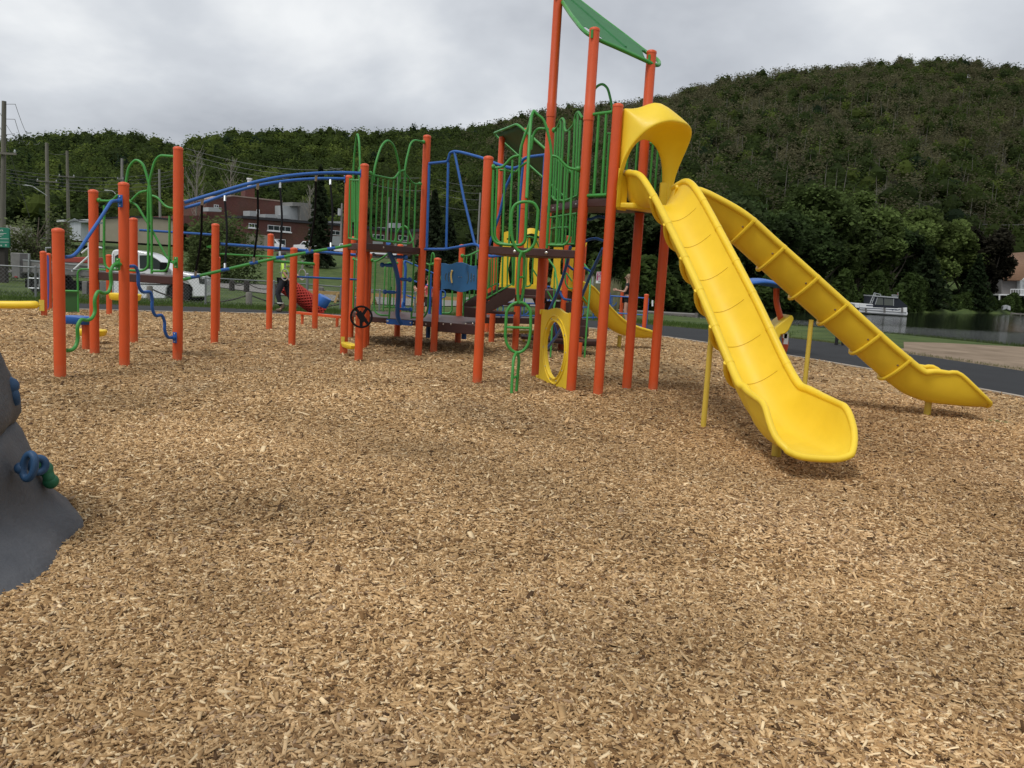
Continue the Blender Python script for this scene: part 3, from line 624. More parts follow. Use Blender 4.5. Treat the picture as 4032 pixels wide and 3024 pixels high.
# shrubs hugging the water
def band(name, n, qa, qb, dfun, hfun, tint, leaf, jit=.35, kind='stuff', ymax=1.):
    q = rng.uniform(qa, qb, n); D = dfun(q) + rng.uniform(0, ymax, n) * 5; x = (q - 2041) / 3313. * D; z = np.maximum(tz(x, D), LAKE)
    hh = hfun(q) * (.65 + .35 * np.sin(q * .035 + 1.7 * np.sin(q * .011))) ; zz_ = z + hh * rng.random(n) ** .7 * np.sin(np.clip(.25 + (D - dfun(q)) / 4., 0, 1) * PI / 2)
    t_ = np.array(tint)[None] * (.75 + .5 * rng.random((n, 1))) * (1 + .3 * np.sin(q * .06 + D))[:, None]
    return leaf_quads(np.stack([x, D, zz_], 1), np.full(n, leaf), t_, jit)
c3, k3 = band('shore', 52000, 2300, 5200, lambda q: interp(q, FAR_SHORE) - .8, lambda q: np.interp(q, [2300, 2700, 3300, 3700, 4000, 4100], [3.2, 4.4, 4.2, 4.0, 2.2, 3.]), (.055, .085, .022), .40)
quads_object('shore_shrubs', c3, k3, LEAF, 'stuff')
c3, k3 = band('shore', 26000, 3380, 4300, lambda q: interp(q, FAR_SHORE) - .6, lambda q: np.interp(q, [3380, 3700, 3900, 4300], [4.2, 4.0, 2.6, 2.2]), (.050, .078, .022), .55)
quads_object('shore_thicket', c3, k3, LEAF, 'stuff')
c3, k3 = band('hedge', 15000, 1640, 2420, lambda q: np.interp(q, [1640, 2420], [72, 50]), lambda q: np.interp(q, [1640, 2000, 2420], [2.4, 2.8, 2.6]), (.030, .045, .016), .3)
quads_object('hedge_bushes', c3, k3, LEAF, 'stuff')
# understorey: bushes at the foot of both hills
c3, k3 = band('under', 22000, -1400, 4900, lambda q: interp(q, FOOT_D) - 5, lambda q: 6 + 0 * q, (.030, .046, .016), .8, ymax=2.)
quads_object('hill_undergrowth', c3, k3, LEAF, 'stuff')
# reeds by the water behind the slides
REED = []
rq = rng.uniform(2290, 2440, 1500); rD = rng.uniform(43, 50, 1500); rx = (rq - 2041) / 3313. * rD; rz = tz(rx, rD)
rb = MB()
for a_, b_, c_ in zip(rx, rD, rz):
    hh = rng.uniform(.9, 1.7); l1, l2 = rng.normal(0, .12, 2); w_ = .012
    rb.add([(a_ - w_, b_, c_), (a_ + w_, b_, c_), (a_ + l1 + w_ * .7, b_ + l2, c_ + hh), (a_ + l1, b_ + l2, c_ + hh * 1.05)], [(0, 1, 2, 3)], False)
o = rb.build('reeds', mat('dry_reed', (.16, .17, .07), .9, var=.4, vscale=.8, col2=(.26, .24, .15)), recalc=False); o['kind'] = 'stuff'
# rough grass tufts along the edges of the path and shore
def tufts(n, pts, spread, hmin, hmax, tint, w_=.006):
    pts = np.array(pts); i = rng.integers(0, len(pts) - 1, n); k = rng.random(n)[:, None]; p = pts[i] * (1 - k) + pts[i + 1] * k + rng.normal(0, spread, (n, 2))
    x, y = p[:, 0], p[:, 1]; z = tz(x, y); h = rng.uniform(hmin, hmax, n); a_ = rng.uniform(0, PI, n); ux, uy = np.cos(a_) * w_, np.sin(a_) * w_; lx, ly = rng.normal(0, .4, n) * h, rng.normal(0, .4, n) * h
    co = np.stack([np.stack([x - ux, y - uy, z - .01], 1), np.stack([x + ux, y + uy, z - .01], 1), np.stack([x + lx + ux * .3, y + ly, z + h], 1), np.stack([x + lx - ux * .3, y + ly, z + h], 1)], 1).reshape(-1, 3)
    col = np.array(tint)[None] * rng.uniform(.6, 1.5, (n, 1)); return co, np.repeat(col, 4, 0)
outer = offv(KERB, [w_ + .35 for w_ in pw])
A_ = tufts(16000, [p for p in outer if p[1] > 9], .22, .02, .07, (.12, .13, .05))
B_ = tufts(26000, [p for p in offv(KERB, [w_ + 2.2 for w_ in pw]) if p[1] > 23.5 and p[0] < 8.3], .9, .03, .09, (.075, .12, .03), .009)
lin_pts = [((q - 2041) / 3313. * interp(q, NEAR_SHORE), interp(q, NEAR_SHORE) - .8) for q in range(2350, 4400, 60)]
C_ = tufts(9000, lin_pts, .6, .08, .3, (.07, .10, .03), .02)
fl = [(-30., 28.6), (-10., 28.9), (2., 33.)]
D_ = tufts(9000, fl, 1.1, .05, .16, (.075, .115, .03), .012)
quads_object('grass_tufts', np.concatenate([A_[0], B_[0], C_[0], D_[0]]), np.concatenate([A_[1], B_[1], C_[1], D_[1]]), LEAF, 'stuff')

# ================================================================== THE PLAYGROUND
PT = {}
for n_, bx_, by_, ty_ in [("A1",237,1498,905),("A2",174,1247,992),("A2b",194,1223,1000),("A3",373,1402,752),("A5",338.6,1382,1262),("A4",490,1455,723),("A6",527,1352,862),("A7",430,1241,1005),
        ("A8",698,1428,582),("B1",844,1358,884),("B1b",852,1309,900),("B2",1059,1300,923),("B3",1149,1364,978),("B4",1239,1297,999),("C1",1411,1428,647),("C2",1353,1397,693),("C3",1646,1406,533),
        ("C4",1707,1390,1018),("C5",1878,1517,617),("C6",1440,1364,1000),("C7",1379,1333,934),("C8",1563,1330,964),("C9",1802,1350,965),("C10",1934,1350,538),("C11",1916,1311,1200),("D0",2027,1383,505),
        ("E1",2108,1490,-8),("E2",2247,1549,110),("E3",2353,1566,410),("E4",2466,1541,200),("E5",2569,1550,690)]:
    g = G(bx_, by_); v = ray(bx_, ty_); t_ = math.hypot(g[0], g[1]) / math.hypot(v[0], v[1]); PT[n_] = (g[0], g[1], H + v[2] * t_)
PT["E1"] = (PT["E1"][0], PT["E1"][1], 5.45)
PT["A9"] = (-5.135, 12.73, 2.80)
PT["C4b"] = (-.635, 14.75, 1.7)
PT["B1b"] = (PT["B1b"][0], PT["B1b"][1], 1.5)
def P2(n): return PT[n][:2]
def post(parent, n, r=.0635, top=None, joint=None, name='post'):
    x, y, h = PT[n] if isinstance(n, str) else n
    if top: h = top
    m = MB(); m.lathe((x, y, 0), [(r, -.12), (r, h - .02)] if not joint else [(r, -.12), (r, joint), (r + .006, joint + .004), (r + .006, joint + .19), (r + .001, joint + .20), (r, h - .02)], 24)
    p = m.build(name, ORANGE, parent)
    c = MB(); c.lathe((x, y, 0), [(r + .003, h - .028), (r + .0035, h - .006), (r * .92, h + .006), (r * .5, h + .018), (.004, h + .022)], 24); c.build('cap', ORANGE, p)
    return p
def clamp(m, p, r=.034): m.ball(p, r, 10, 7)
def plate_clamp(parent, p, n, m, s=1.):                # bolted bracket on a post; n points out from the post
    n = np.array(n, float); n /= np.linalg.norm(n); side = np.cross(n, (0, 0, 1.)); p = np.array(p, float)
    b = MB(); b.obox(p, side * .032 * s, np.array((0, 0, .075)) * s, n * .006); b.tube([p, p + n * .05], .026 * s, 10)
    k = b.build('bracket', m, parent, bevel=.003)
    for dz in (-.055, .055): bb = MB(); bb.ball(p + np.array((0, 0, dz * s)) + n * .008, .010, 8, 5); bb.build('bolt', BOLT, k)
    return k
def bars(m, k, tops, bots, A, B, r=.0125, off=0.):
    for a, b_ in zip(tops, bots): m.tube(on(k, [a, b_], A, B, off), r, 8)
def slab(parent, pts, ztop, th, name='deck', m=BROWN, holes=True):
    o = [(p[0], p[1], ztop - th) for p in pts]; b = MB(); b.prism(o, (0, 0, th)); return b.build(name, m, parent, bevel=.008)
def bolts(parent, pts, n, r=.014):
    n = np.array(n, float); n /= np.linalg.norm(n)
    for p in pts: b = MB(); b.lathe(np.array(p), [(r, -.004), (r, .004), (r * .5, .010)], 10, n); b.build('bolt', BOLT, parent)
def inset(pts, d):
    c = np.mean(np.array([p[:2] for p in pts]), 0); return [tuple(np.array(p[:2]) + (np.array(p[:2]) - c) / np.linalg.norm(np.array(p[:2]) - c) * d) for p in pts]

# ---- left climbing tower
T = thing('climbing_tower', 'small tower at far left with green arches and wavy green and blue climbing bars', 'climbing frame', (PT['A3'][0], PT['A3'][1], 0), 'towers of the orange-post play structure')
for n_ in ('A1', 'A3', 'A4', 'A8', 'A9'): post(T, n_)
slab(T, [P2('A3'), P2('A8'), P2('A9')], 1.20, .11)
A3, A8, A4, A1 = P2('A3'), P2('A8'), P2('A4'), P2('A1')
g = MB()
g.tube(rounded(on('A', [(1235, 1390), (1400, 1397), (1475, 1300), (1640, 1410)], A3, A8), .12), .0165)
g.tube(rounded(on('A', [(1620, 1405), (1735, 1285), (1832, 1268)], A3, A8), .14), .0165)
g.tube(rounded(on('B', [(1297, -130), (1293, 480), (1310, 660), (1480, 672), (1780, 684), (1842, 640), (1845, 560), (1845, 0)], A3, A8), .10), .0175)
g.tube(rounded(on('A', [(1563, 1500), (1563, 1180), (1600, 970), (1690, 872), (1780, 930), (1830, 1090), (1872, 1250), (1880, 1659)], A3, A8), .16), .0185)
g.tube(rounded(on('A', [(1842, 1659), (1845, 1280), (1862, 1130), (1925, 900), (1985, 828), (2175, 842)], A3, A8), .16), .0185)
g.tube(rounded(on('B', [(1886, 0), (1888, 600), (1888, 720)], A3, A8), .08), .0175)
g.tube(rounded(on('A', [(1895, 1328), (1960, 1350), (2060, 1468), (2175, 1492)], A3, A8), .12), .0155)
g.tube(rounded(on('B', [(2110, 0), (2108, 560), (2080, 688), (1900, 688)], A3, A8), .10), .0165)
for p in on('A', [(1232, 1385), (2172, 842), (2172, 1486)], A3, A8): clamp(g, p, .032)
g.build('arch_railing', GREEN, T)
g = MB(); g.tube(rounded(on('A', [(1620, 1410), (1700, 1440), (1830, 1659)], A3, A8, .03) + on('B', [(1900, 190), (2085, 540), (2190, 578)], A3, A8, .03), .12), .0155)
g.build('slanting_bar', GREEN, T)
def bar(parent, name, pts, r, m, rnd=.08, sub=None, seg=12):
    b = MB(); b.tube(rounded(pts, rnd) if sub is None else smooth(pts, sub), r, seg); return b.build(name, m, parent)
zg = on('C', [(1500, 128), (1420, 135), (1378, 215), (1382, 370), (1350, 470), (1290, 490), (1220, 470), (1180, 560), (1180, 720), (1140, 800), (1080, 825), (1010, 820), (966, 900), (966, 1060), (940, 1150), (890, 1195), (828, 1200)], A4, A1)
k = bar(T, 'wavy_climbing_bar', zg, .0215, GREEN, sub=5)
dA = np.array(A1) - np.array(A4); dA /= np.linalg.norm(dA); fA = np.array((dA[1], -dA[0], 0)) if dA[0] < 0 else np.array((-dA[1], dA[0], 0))
plate_clamp(T, np.array(zg[0]) + np.array((.0, -.07, 0)), (-.25, -1, 0), GREEN)
zb = on('C', [(1600, 155), (1680, 158), (1716, 230), (1725, 390), (1770, 470), (1870, 478), (1893, 560), (1895, 680), (1935, 765), (2010, 765), (2048, 850), (2050, 950), (2090, 1035), (2165, 1038)], A4, A8)
k = bar(T, 'wavy_climbing_bar', zb, .0215, BLUE, sub=5); k['label'] = 'wavy blue climbing bar'
plate_clamp(T, np.array(zb[-1]) + np.array((.02, -.02, 0)), (-.35, -1, 0), BLUE)
hb = on('A', [(1530, 1402), (1420, 1392), (1380, 1405)], A4, A1) + on('B', [(1250, 30), (975, 440), (900, 508), (815, 513)], A4, A1)
k = bar(T, 'hand_bar', hb, .0205, BLUE, .12)
plate_clamp(T, np.array(hb[0]) + np.array((0, -.07, 0)), (-.25, -1, 0), BLUE)
p_ = Q(*zz('B', 2188, 580), 11.52); plate_clamp(T, p_ , (-.3, -1, 0), GREEN)
g = MB(); g.tube([p_, Q(*zz('B', 2130, 575), 11.7)], .016); g.build('short_bar', GREEN, T)

# ---- step pods
def ellipse_step(parent, c, L, W, th, ang, m, name='step'):
    mb = MB(); n = 26; rows = []
    for (s_, z) in ((.80, -th), (.90, -th * .8), (1.0, 0), (.97, .012), (.90, .018), (.05, .012)):
        row = []
        for i in range(n):
            a = 2 * PI * i / n; rx = abs(math.cos(a)) ** .6 * math.copysign(1, math.cos(a)); ry = abs(math.sin(a)) ** .6 * math.copysign(1, math.sin(a))
            f = 1 + .03 * math.sin(a * 9) * (z < 0); x, y = L / 2 * s_ * rx * f, W / 2 * s_ * ry * f
            row.append((c[0] + x * math.cos(ang) - y * math.sin(ang), c[1] + x * math.sin(ang) + y * math.cos(ang), c[2] + z))
        rows.append(row)
    mb.grid(rows, closed=True); mb.f.append(tuple(range(n))[::-1]); mb.mi.append(0); mb.sm.append(False)
    return mb.build(name, m, parent)
def step_pod(label, pt, z, L, W, th, m, ang=.2, r=.0635, dx=0):
    t = thing('step_pod', label, 'stepping pod', (pt[0], pt[1], 0), 'stepping pods on short orange posts')
    p = MB(); p.lathe((pt[0], pt[1], 0), [(r, -.1), (r, z - th - .005)], 20); p.build('post', ORANGE, t); ellipse_step(t, (pt[0] + dx, pt[1], z - .02), L, W, th, ang, m); return t
step_pod('blue moulded stepping pod on a short orange post beside the wavy green bar', P2('A5'), .52, .44, .30, .10, BLUE, -.1, .055, dx=-.10)
q_ = Q(362, 1296, 13.3); step_pod('lower yellow stepping pod partly hidden behind orange posts', (q_[0], q_[1]), q_[2], .44, .30, .085, YELLOW, .1, .05)
q_ = Q(493, 1155, 14.4); step_pod('higher yellow stepping pod behind the front orange post of the left tower', (q_[0], q_[1]), q_[2], .52, .32, .10, YELLOW, .05, .05)

# ---- bar station between the towers
T = thing('climbing_bars', 'row of blue and green horizontal bars on orange posts behind the hanging ropes', 'climbing bars', (PT['B1'][0], PT['B1'][1], 0))
for n_ in ('A6', 'B1', 'B1b', 'B3'): post(T, n_)
A6, B1, B3, C6, C2, B2, B4 = P2('A6'), P2('B1'), P2('B3'), P2('C6'), P2('C2'), P2('B2'), P2('B4')
bar(T, 'horizontal_bar', on('s', [(548, 906), (832, 924)], A6, B1), .0205, BLUE)
bl = on('s', [(868, 961), (1135, 981), (1400, 1004)], B1, B3, .03); bar(T, 'horizontal_bar', bl, .026, BLUE)
bar(T, 'horizontal_bar', on('s', [(865, 1000), (1130, 1015)], B1, B3), .0165, GREEN)
bar(T, 'horizontal_bar', on('s', [(1170, 1090), (1425, 1102)], B3, C6), .018, BLUE)
g = MB(); g.prism(on('D', [(512, 1325), (575, 1308), (578, 1350), (520, 1342)], A6, B1), (0, .02, 0)); g.build('end_fin', GREEN, T)
R_ = thing('ring_bar', 'green bar with two metal hand rings between orange posts behind the walking man', 'ring bar', (PT['B4'][0], PT['B4'][1], 0))
for n_ in ('B2', 'B4'): post(R_, n_)
rb_ = on('E', [(1345, 405), (1850, 440)], B2, B4); bar(R_, 'overhead_bar', rb_, .033, GREEN)
for kx, yb in ((1493, 610), (1710, 640)):
    tp = np.array(on('E', [(kx, 425)], B2, B4)[0]); m = MB(); m.tube([tp + (0, 0, .05), tp - (0, 0, .12)], .022, 8)
    c_ = tp - np.array((0, 0, .26)); 
    m.curve([c_ + np.array((.075 * math.sin(a) * (1 if a < PI else 1), 0, .12 * math.cos(a) - (.02 if abs(math.cos(a)) < .5 else 0))) for a in np.linspace(0, 2 * PI, 14)[:-1]], .013, 8, closed=True, sub=3)
    m.build('hand_ring', STEEL, R_)

# ---- hanging rope walk between the left and middle towers
C1, C2, C3, C5, E1, E2, E3, E4, E5 = [P2(n) for n in ('C1', 'C2', 'C3', 'C5', 'E1', 'E2', 'E3', 'E4', 'E5')]
A9 = P2('A9')
T = thing('rope_walk', 'hanging rope walk with two blue overhead rails, black ropes and a sloping green beam', 'rope bridge', (-3.8, 12.4, 0))
fr = smooth(on('D', [(240, 782), (620, 668), (1040, 548), (1420, 467), (1800, 424), (2212, 412)], A8, C1) + on('P', [(625, 121)], A8, C1), 5)
bkp = smooth(on('D', [(240, 850), (470, 785), (760, 680), (1160, 570), (1500, 515), (1880, 486), (2120, 486)], A9, C2) + on('P', [(395, 200)], A9, C2), 5)
m = MB(); m.tube(fr, .0245, 12); m.build('overhead_rail', BLUE, T); m = MB(); m.tube(bkp, .0245, 12); m.build('overhead_rail', BLUE, T)
mC = ((C1[0] + C2[0]) / 2, (C1[1] + C2[1]) / 2); mA = ((A8[0] + A9[0]) / 2, (A8[1] + A9[1]) / 2)
beam = on('E', [(225, 635), (1370, 372), (2212, 225)], mA, mC) + on('P', [(490, 1162)], mA, mC); m = MB(); m.tube(smooth(beam, 4), .023, 12); m.build('foot_beam', GREEN, T)
dC = np.array(C1) - np.array(A8); dC /= np.linalg.norm(dC); fC = np.array((dC[1], -dC[0], 0)); fC = fC if fC[1] < 0 else -fC
for p in (fr[-1], bkp[-1]): plate_clamp(T, np.array(p) + dC[0] * np.array((-.0, 0, 0)) + np.array((.0, -.07, 0)) * 0, (-dC[0], -dC[1], 0), BLUE, .8)
def near(poly_, px, py):
    best = None
    for p in poly_:
        c = RW.T @ (np.array(p) - np.array((0, 0, H))); qx = CX + FPX * c[0] / c[2]; d = abs(qx - px)
        if best is None or d < best[0]: best = (d, p)
    return np.array(best[1])
bd = smooth(beam, 16)
for kx, ky, lx, ly, line in ((468, 770, 400, 1640, fr), (742, 690, 757, 1600, bkp), (1165, 575, 1125, 1520, fr), (1425, 520, 1450, 1465, bkp), (1885, 475, 1810, 1390, fr), (2055, 500, 2075, 1330, bkp)):
    line = smooth(line, 4)
    a = near(line, 650 + kx / 3.16, 0); b_ = near(bd, 650 + lx / 3.16, 0)
    m = MB(); u = b_ - a; L = np.linalg.norm(u); u = u / L; bow = np.array((.03, 0, 0))
    m.tube(smooth([a + u * .10, a + u * L * .5 + bow, b_ - u * .08], 6), .0165, 8); ro = m.build('rope', BLACK, T)
    m = MB(); m.tube([a + u * .02, a + u * .115], .020, 8); m.build('ferrule', STEEL, ro); m = MB(); m.tube([b_ - u * .10, b_ - u * .01], .019, 8); m.build('ferrule', STEEL, ro)
    m = MB(); m.tube([b_ - (dC[0] * .06, dC[1] * .06, 0.012), b_ + (dC[0] * .06, dC[1] * .06, .014)], .0265, 10); m.build('collar', BLUE, ro)

# ---- middle tower
T = thing('climbing_tower', 'middle climbing tower with tall green arched railings, black steering wheel and blue peg ladder', 'climbing frame', (PT['C1'][0], PT['C1'][1], 0), 'towers of the orange-post play structure')
for n_ in ('C1', 'C2', 'C3'): post(T, n_)
C3b = (C3[0] - 1.05, C3[1] + .55); post(T, (C2[0] + .12, C2[1] + 1.15, 1.86))
dk = slab(T, [C1, C3, (C3[0] - .25, C3[1] + 1.0), (C2[0] + .12, C2[1] + 1.15), C2], 1.845, .10)
nC = np.array((C3[1] - C1[1], -(C3[0] - C1[0]), 0)); nC /= np.linalg.norm(nC)
bolts(dk, on('P', [(958, 1195)], C1, C3, 0), nC, .016)
g = MB()
TR = dict(A=C1, B=C3)
g.tube(rounded(on('F', [(500, 880), (500, 905), (545, 915), (770, 962), (810, 945), (872, 862), (925, 858)], C1, C3), .06), .0165)
g.tube(rounded(on('P', [(795, 140), (770, 950), (790, 1075), (900, 1092), (1190, 1125), (1236, 1080), (1242, 980), (1272, 100)], C1, C3), .10), .0185)
g.tube(smooth(on('F', [(543, 1000), (550, 860), (590, 690), (650, 540), (720, 487), (785, 545), (832, 680), (862, 840), (866, 1000)], C1, C3), 6), .0175)
g.tube(on('P', [(1180, 150), (1138, 1120)], C1, C3), .0175)
g.tube(rounded(on('F', [(925, 900), (945, 740), (1000, 520), (1045, 478), (1155, 502)], C1, C3), .14), .0175)
g.tube(rounded(on('F', [(940, 905), (1020, 1008), (1060, 1026), (1110, 1022)], C1, C3), .10), .0155)
bars(g, 'P', [(880, 182), (955, 200), (1032, 212), (1108, 222), (1345, 262)], [(840, 1085), (915, 1095), (990, 1100), (1065, 1110), (1312, 1135)], C1, C3, .0125)
g.tube(rounded(on('P', [(1428, 280), (1402, 1080), (1340, 1142), (1180, 1132)], C1, C3), .10), .0145)
for p in on('F', [(500, 893), (1160, 502), (1118, 1024)], C1, C3): clamp(g, p, .035)
g.build('arch_railing', GREEN, T)
g = MB()
g.tube(smooth(on('F', [(290, 1500), (290, 860), (312, 560), (338, 408), (358, 480), (366, 620), (372, 860), (355, 1500)], C1, C2), 5), .0165)
g.tube(on('P', [(480, 215), (520, 222), (615, 218)], C1, C2), .0145)
bars(g, 'P', [(470, 190), (500, 190), (545, 215), (575, 215), (600, 30)], [(452, 1060), (490, 1075), (545, 1070), (570, 1070), (585, 1060)], C1, C2, .0125)
g.tube(on('P', [(450, 1060), (600, 1085)], C1, C2), .0165)
g.build('arch_railing', GREEN, T)
def span(a, b, u, z): return (a[0] + (b[0] - a[0]) * u, a[1] + (b[1] - a[1]) * u, z)
# steering wheel on the near post
wc = Q(*zz('V', 647, 250), C1[1] - .13); ax = np.array((.10, -1, .10)); ax /= np.linalg.norm(ax); ux = np.cross(ax, (0, 0, 1.)); ux /= np.linalg.norm(ux); uz = np.cross(ux, ax)
m = MB(); Rw = .158
m.tube([wc + Rw * (math.cos(a) * ux + math.sin(a) * uz) for a in np.linspace(0, 2 * PI, 37)[:-1]], .0155, 10, closed=True)
m.lathe(wc - ax * .012, [(.045, -.012), (.052, 0), (.045, .014), (.02, .018)], 14, ax); m.obox(wc, (ux * .6 + uz * .8) * .085, (ux * .8 - uz * .6) * .048, ax * .010)
for a in (2.1, .95, 3.9, 5.05 - .35): 
    d_ = math.cos(a) * ux + math.sin(a) * uz; m.obox(wc + d_ * .1, d_ * .055, np.cross(ax, d_) * .022, ax * .007)
m.tube([wc, wc - ax * .08], .02, 8); m.build('steering_wheel', BLACK, T)
# yellow step on the rear post
sp0 = np.array(Q(*zz('V', 262, 740), C2[1] - .09)); sp1 = np.array(Q(*zz('V', 560, 820), C2[1] - .75)); d_ = sp1 - sp0; d_[2] = 0; L = np.linalg.norm(d_)
m = MB(); m.obox(sp0, (.03, 0, 0), (0, .012, 0), (0, 0, .062)); k = m.build('foot_bracket', YELLOWP, T)
ellipse_step(T, tuple(sp0 + d_ * .45 + np.array((0, 0, -.03))), .55, .16, .06, math.atan2(d_[1], d_[0]), YELLOW, 'foot_step')
# blue peg ladder from the upper deck to the low deck
def dl(k_, pts, ya, yb, y0=None, y1=None):
    ys = [p[1] for p in pts]; y0 = min(ys) if y0 is None else y0; y1 = max(ys) if y1 is None else y1
    return [Q(*zz(k_, *p), ya + (yb - ya) * (p[1] - y0) / (y1 - y0)) for p in pts]
spn = dl('G', [(725, 340), (735, 450), (785, 560), (825, 700), (850, 850), (845, 1050), (838, 1150), (845, 1270), (885, 1345)], 13.75, 14.95)
k = bar(T, 'ladder_spine', spn, .040, BLUE, sub=5); k['label'] = 'curved blue ladder spine'
for (x0, y0), (x1, y1) in (((775, 505), (935, 515)), ((815, 620), (648, 610)), ((845, 785), (990, 795)), ((845, 955), (683, 945)), ((850, 1155), (998, 1165))):
    a_ = dl('G', [(x0, y0)], 13.75, 14.95, 340, 1345)[0]; b_ = dl('G', [(x1, y1)], 13.75, 14.95, 340, 1345)[0]
    m = MB(); d_ = b_ - a_; m.tube([a_, a_ + d_ * .25, a_ + d_ * .27, a_ + d_ * .75, a_ + d_ * .77, b_], [.020, .020, .030, .030, .022, .022], 12); m.ball(b_, .042, 14, 10); m.build('ladder_peg', BLUE, T)

# ---- low deck with its posts
T = thing('low_platform', 'low brown deck platform between the towers with orange posts, green railings and blue play panel', 'play platform', (-1.6, 16.2, 0), 'towers of the orange-post play structure')
for n_ in ('C4', 'C6', 'C7', 'C8', 'C9', 'C4b'): post(T, n_)
C4, C7, C8, C9, C4b = P2('C4'), P2('C7'), P2('C8'), P2('C9'), P2('C4b')
dk = slab(T, [C6, C4, C9, C8, C7], .565, .10)
low2 = slab(T, [C4, C4b, (-.66, 15.6), (-.80, 17.2), C9], .571, .175, 'deck')
nn_ = np.array((C4b[1] - C4[1], -(C4b[0] - C4[0]), 0)); bolts(low2, on('W', [(555, 403), (712, 403), (1018, 397), (1165, 395)], C4, C4b), nn_, .015)
nn_ = np.array((C4[1] - C6[1], -(C4[0] - C6[0]), 0)); bolts(dk, on('V', [(1168, 335), (1728, 382), (1985, 402)], C6, C4), nn_, .013)
m = MB(); m.prism(on('V', [(1180, 292), (1712, 330), (1705, 438), (1178, 400)], C6, C4, 0), tuple(nn_ / np.linalg.norm(nn_) * .022)); pl_ = m.build('foot_plate', BLUE, T)
bolts(pl_, [np.array(p) + nn_ / np.linalg.norm(nn_) * .022 for p in on('V', [(1208, 340), (1678, 375)], C6, C4)], nn_, .016)
g = MB()   # rounded railing on the near edge, left part
g.tube(rounded(on('G', [(525, 552), (545, 568), (590, 560), (640, 530), (720, 470)], C6, C4), .08), .0165)
g.tube(rounded(on('G', [(565, 565), (545, 1130), (560, 1200), (620, 1235), (735, 1240)], C6, C4), .10), .0175)
g.tube(on('G', [(760, 880), (732, 1280)], C6, C4), .0165)
for p in on('G', [(525, 552)], C6, C4): clamp(g, p, .034)
g.build('railing', GREEN, T)
g = MB()
g.tube(rounded(on('G', [(1200, 595), (1240, 612), (1280, 600)], C6, C4), .06), .0165)
g.tube(rounded(on('G', [(1045, 480), (1010, 1280)], C6, C4), .06), .0175)
g.tube(rounded(on('G', [(1240, 612), (1215, 1180), (1160, 1275), (1015, 1262)], C6, C4), .12), .0175)
g.tube(smooth(on('G', [(1255, 600), (1262, 520), (1275, 462), (1292, 480), (1296, 590)], C6, C4), 5), .0145)
g.tube(rounded(on('G', [(1040, 488), (1100, 492), (1165, 500)], C6, C4), .06), .0165)
clamp(g, on('G', [(1283, 602)], C6, C4)[0], .034)
g.build('railing', GREEN, T)
g = MB()   # railing on the far edge between the two rear posts
g.tube(rounded(on('G', [(300, 540), (330, 545), (345, 560)], C7, C6), .05), .0155); g.tube(on('G', [(305, 555), (285, 1150)], C7, C6), .0175); clamp(g, on('G', [(295, 535)], C7, C6)[0], .034)
g.tube(rounded(on('G', [(845, 590), (720, 582), (685, 640), (660, 1190)], C7, C8), .10), .0155); g.tube(on('G', [(660, 1135), (815, 1140)], C7, C8), .0145)
bars(g, 'G', [(735, 600), (760, 600), (800, 610)], [(710, 1135), (730, 1135), (790, 1135)], C7, C8, .0125); clamp(g, on('G', [(848, 585)], C7, C8)[0], .034)
g.build('railing', GREEN, T)
g = MB()   # tall loop arch on the rear edge
g.tube(smooth(on('P', [(1110, 1150), (1150, 1000), (1200, 915), (1265, 885), (1310, 920), (1345, 1000), (1385, 1110), (1400, 1200)], C8, C9), 5), .0165)
g.tube(on('P', [(1400, 1200), (1385, 1659)], C8, C9), .0165); g.build('loop_arch', GREEN, T)
m = MB(); m.tube(rounded(at('G', [(945, 555), (925, 580), (940, 640), (930, 860), (918, 1135)], 17.3), .05), .030, 10); k = m.build('panel_frame', BLUE, T)
m = MB(); m.curve(at('G', [(915, 1070), (905, 1130), (925, 1150)], 17.2), .03, 10); m.build('foot_peg', BLUE, T)
for (a, b_) in (((940, 560), (1290, 715)), ((1020, 800), (1080, 825)), ((1190, 855), (1290, 905)), ((950, 990), (1060, 1025))): m = MB(); m.tube(at('G', [a, b_], 17.0), .016, 8); m.build('ladder_rung', BLUE, T)
# blue rail frames further right on the low deck
m = MB(); m.tube(at('G', [(1250, 720), (1235, 1220)], 16.6), .030, 8); m.tube(at('G', [(1375, 930), (1370, 1230)], 16.6), .030, 8); m.tube(rounded(at('G', [(1375, 925), (1430, 935), (1435, 1010), (1385, 1020)], 16.6), .07), .014, 8); m.build('side_frame', BLUE, T)
g = MB(); g.tube(rounded(at('G', [(1520, 930), (1515, 1180), (1490, 1210), (1380, 1212)], 17.0), .09), .0165); g.tube(at('G', [(1418, 1020), (1415, 1215)], 17.0), .0125); g.build('railing', GREEN, T)
for px in (1229 + 458, 1829): pass
m = MB(); m.tube([Q(1687, 1280, 16.4), Q(1685, 1330, 16.4)], .045, 10); m.build('support_post', BLUE, T); m = MB(); m.tube([Q(1829, 1282, 16.2), Q(1826, 1335, 16.2)], .05, 10); m.build('support_post', BLUE, T)
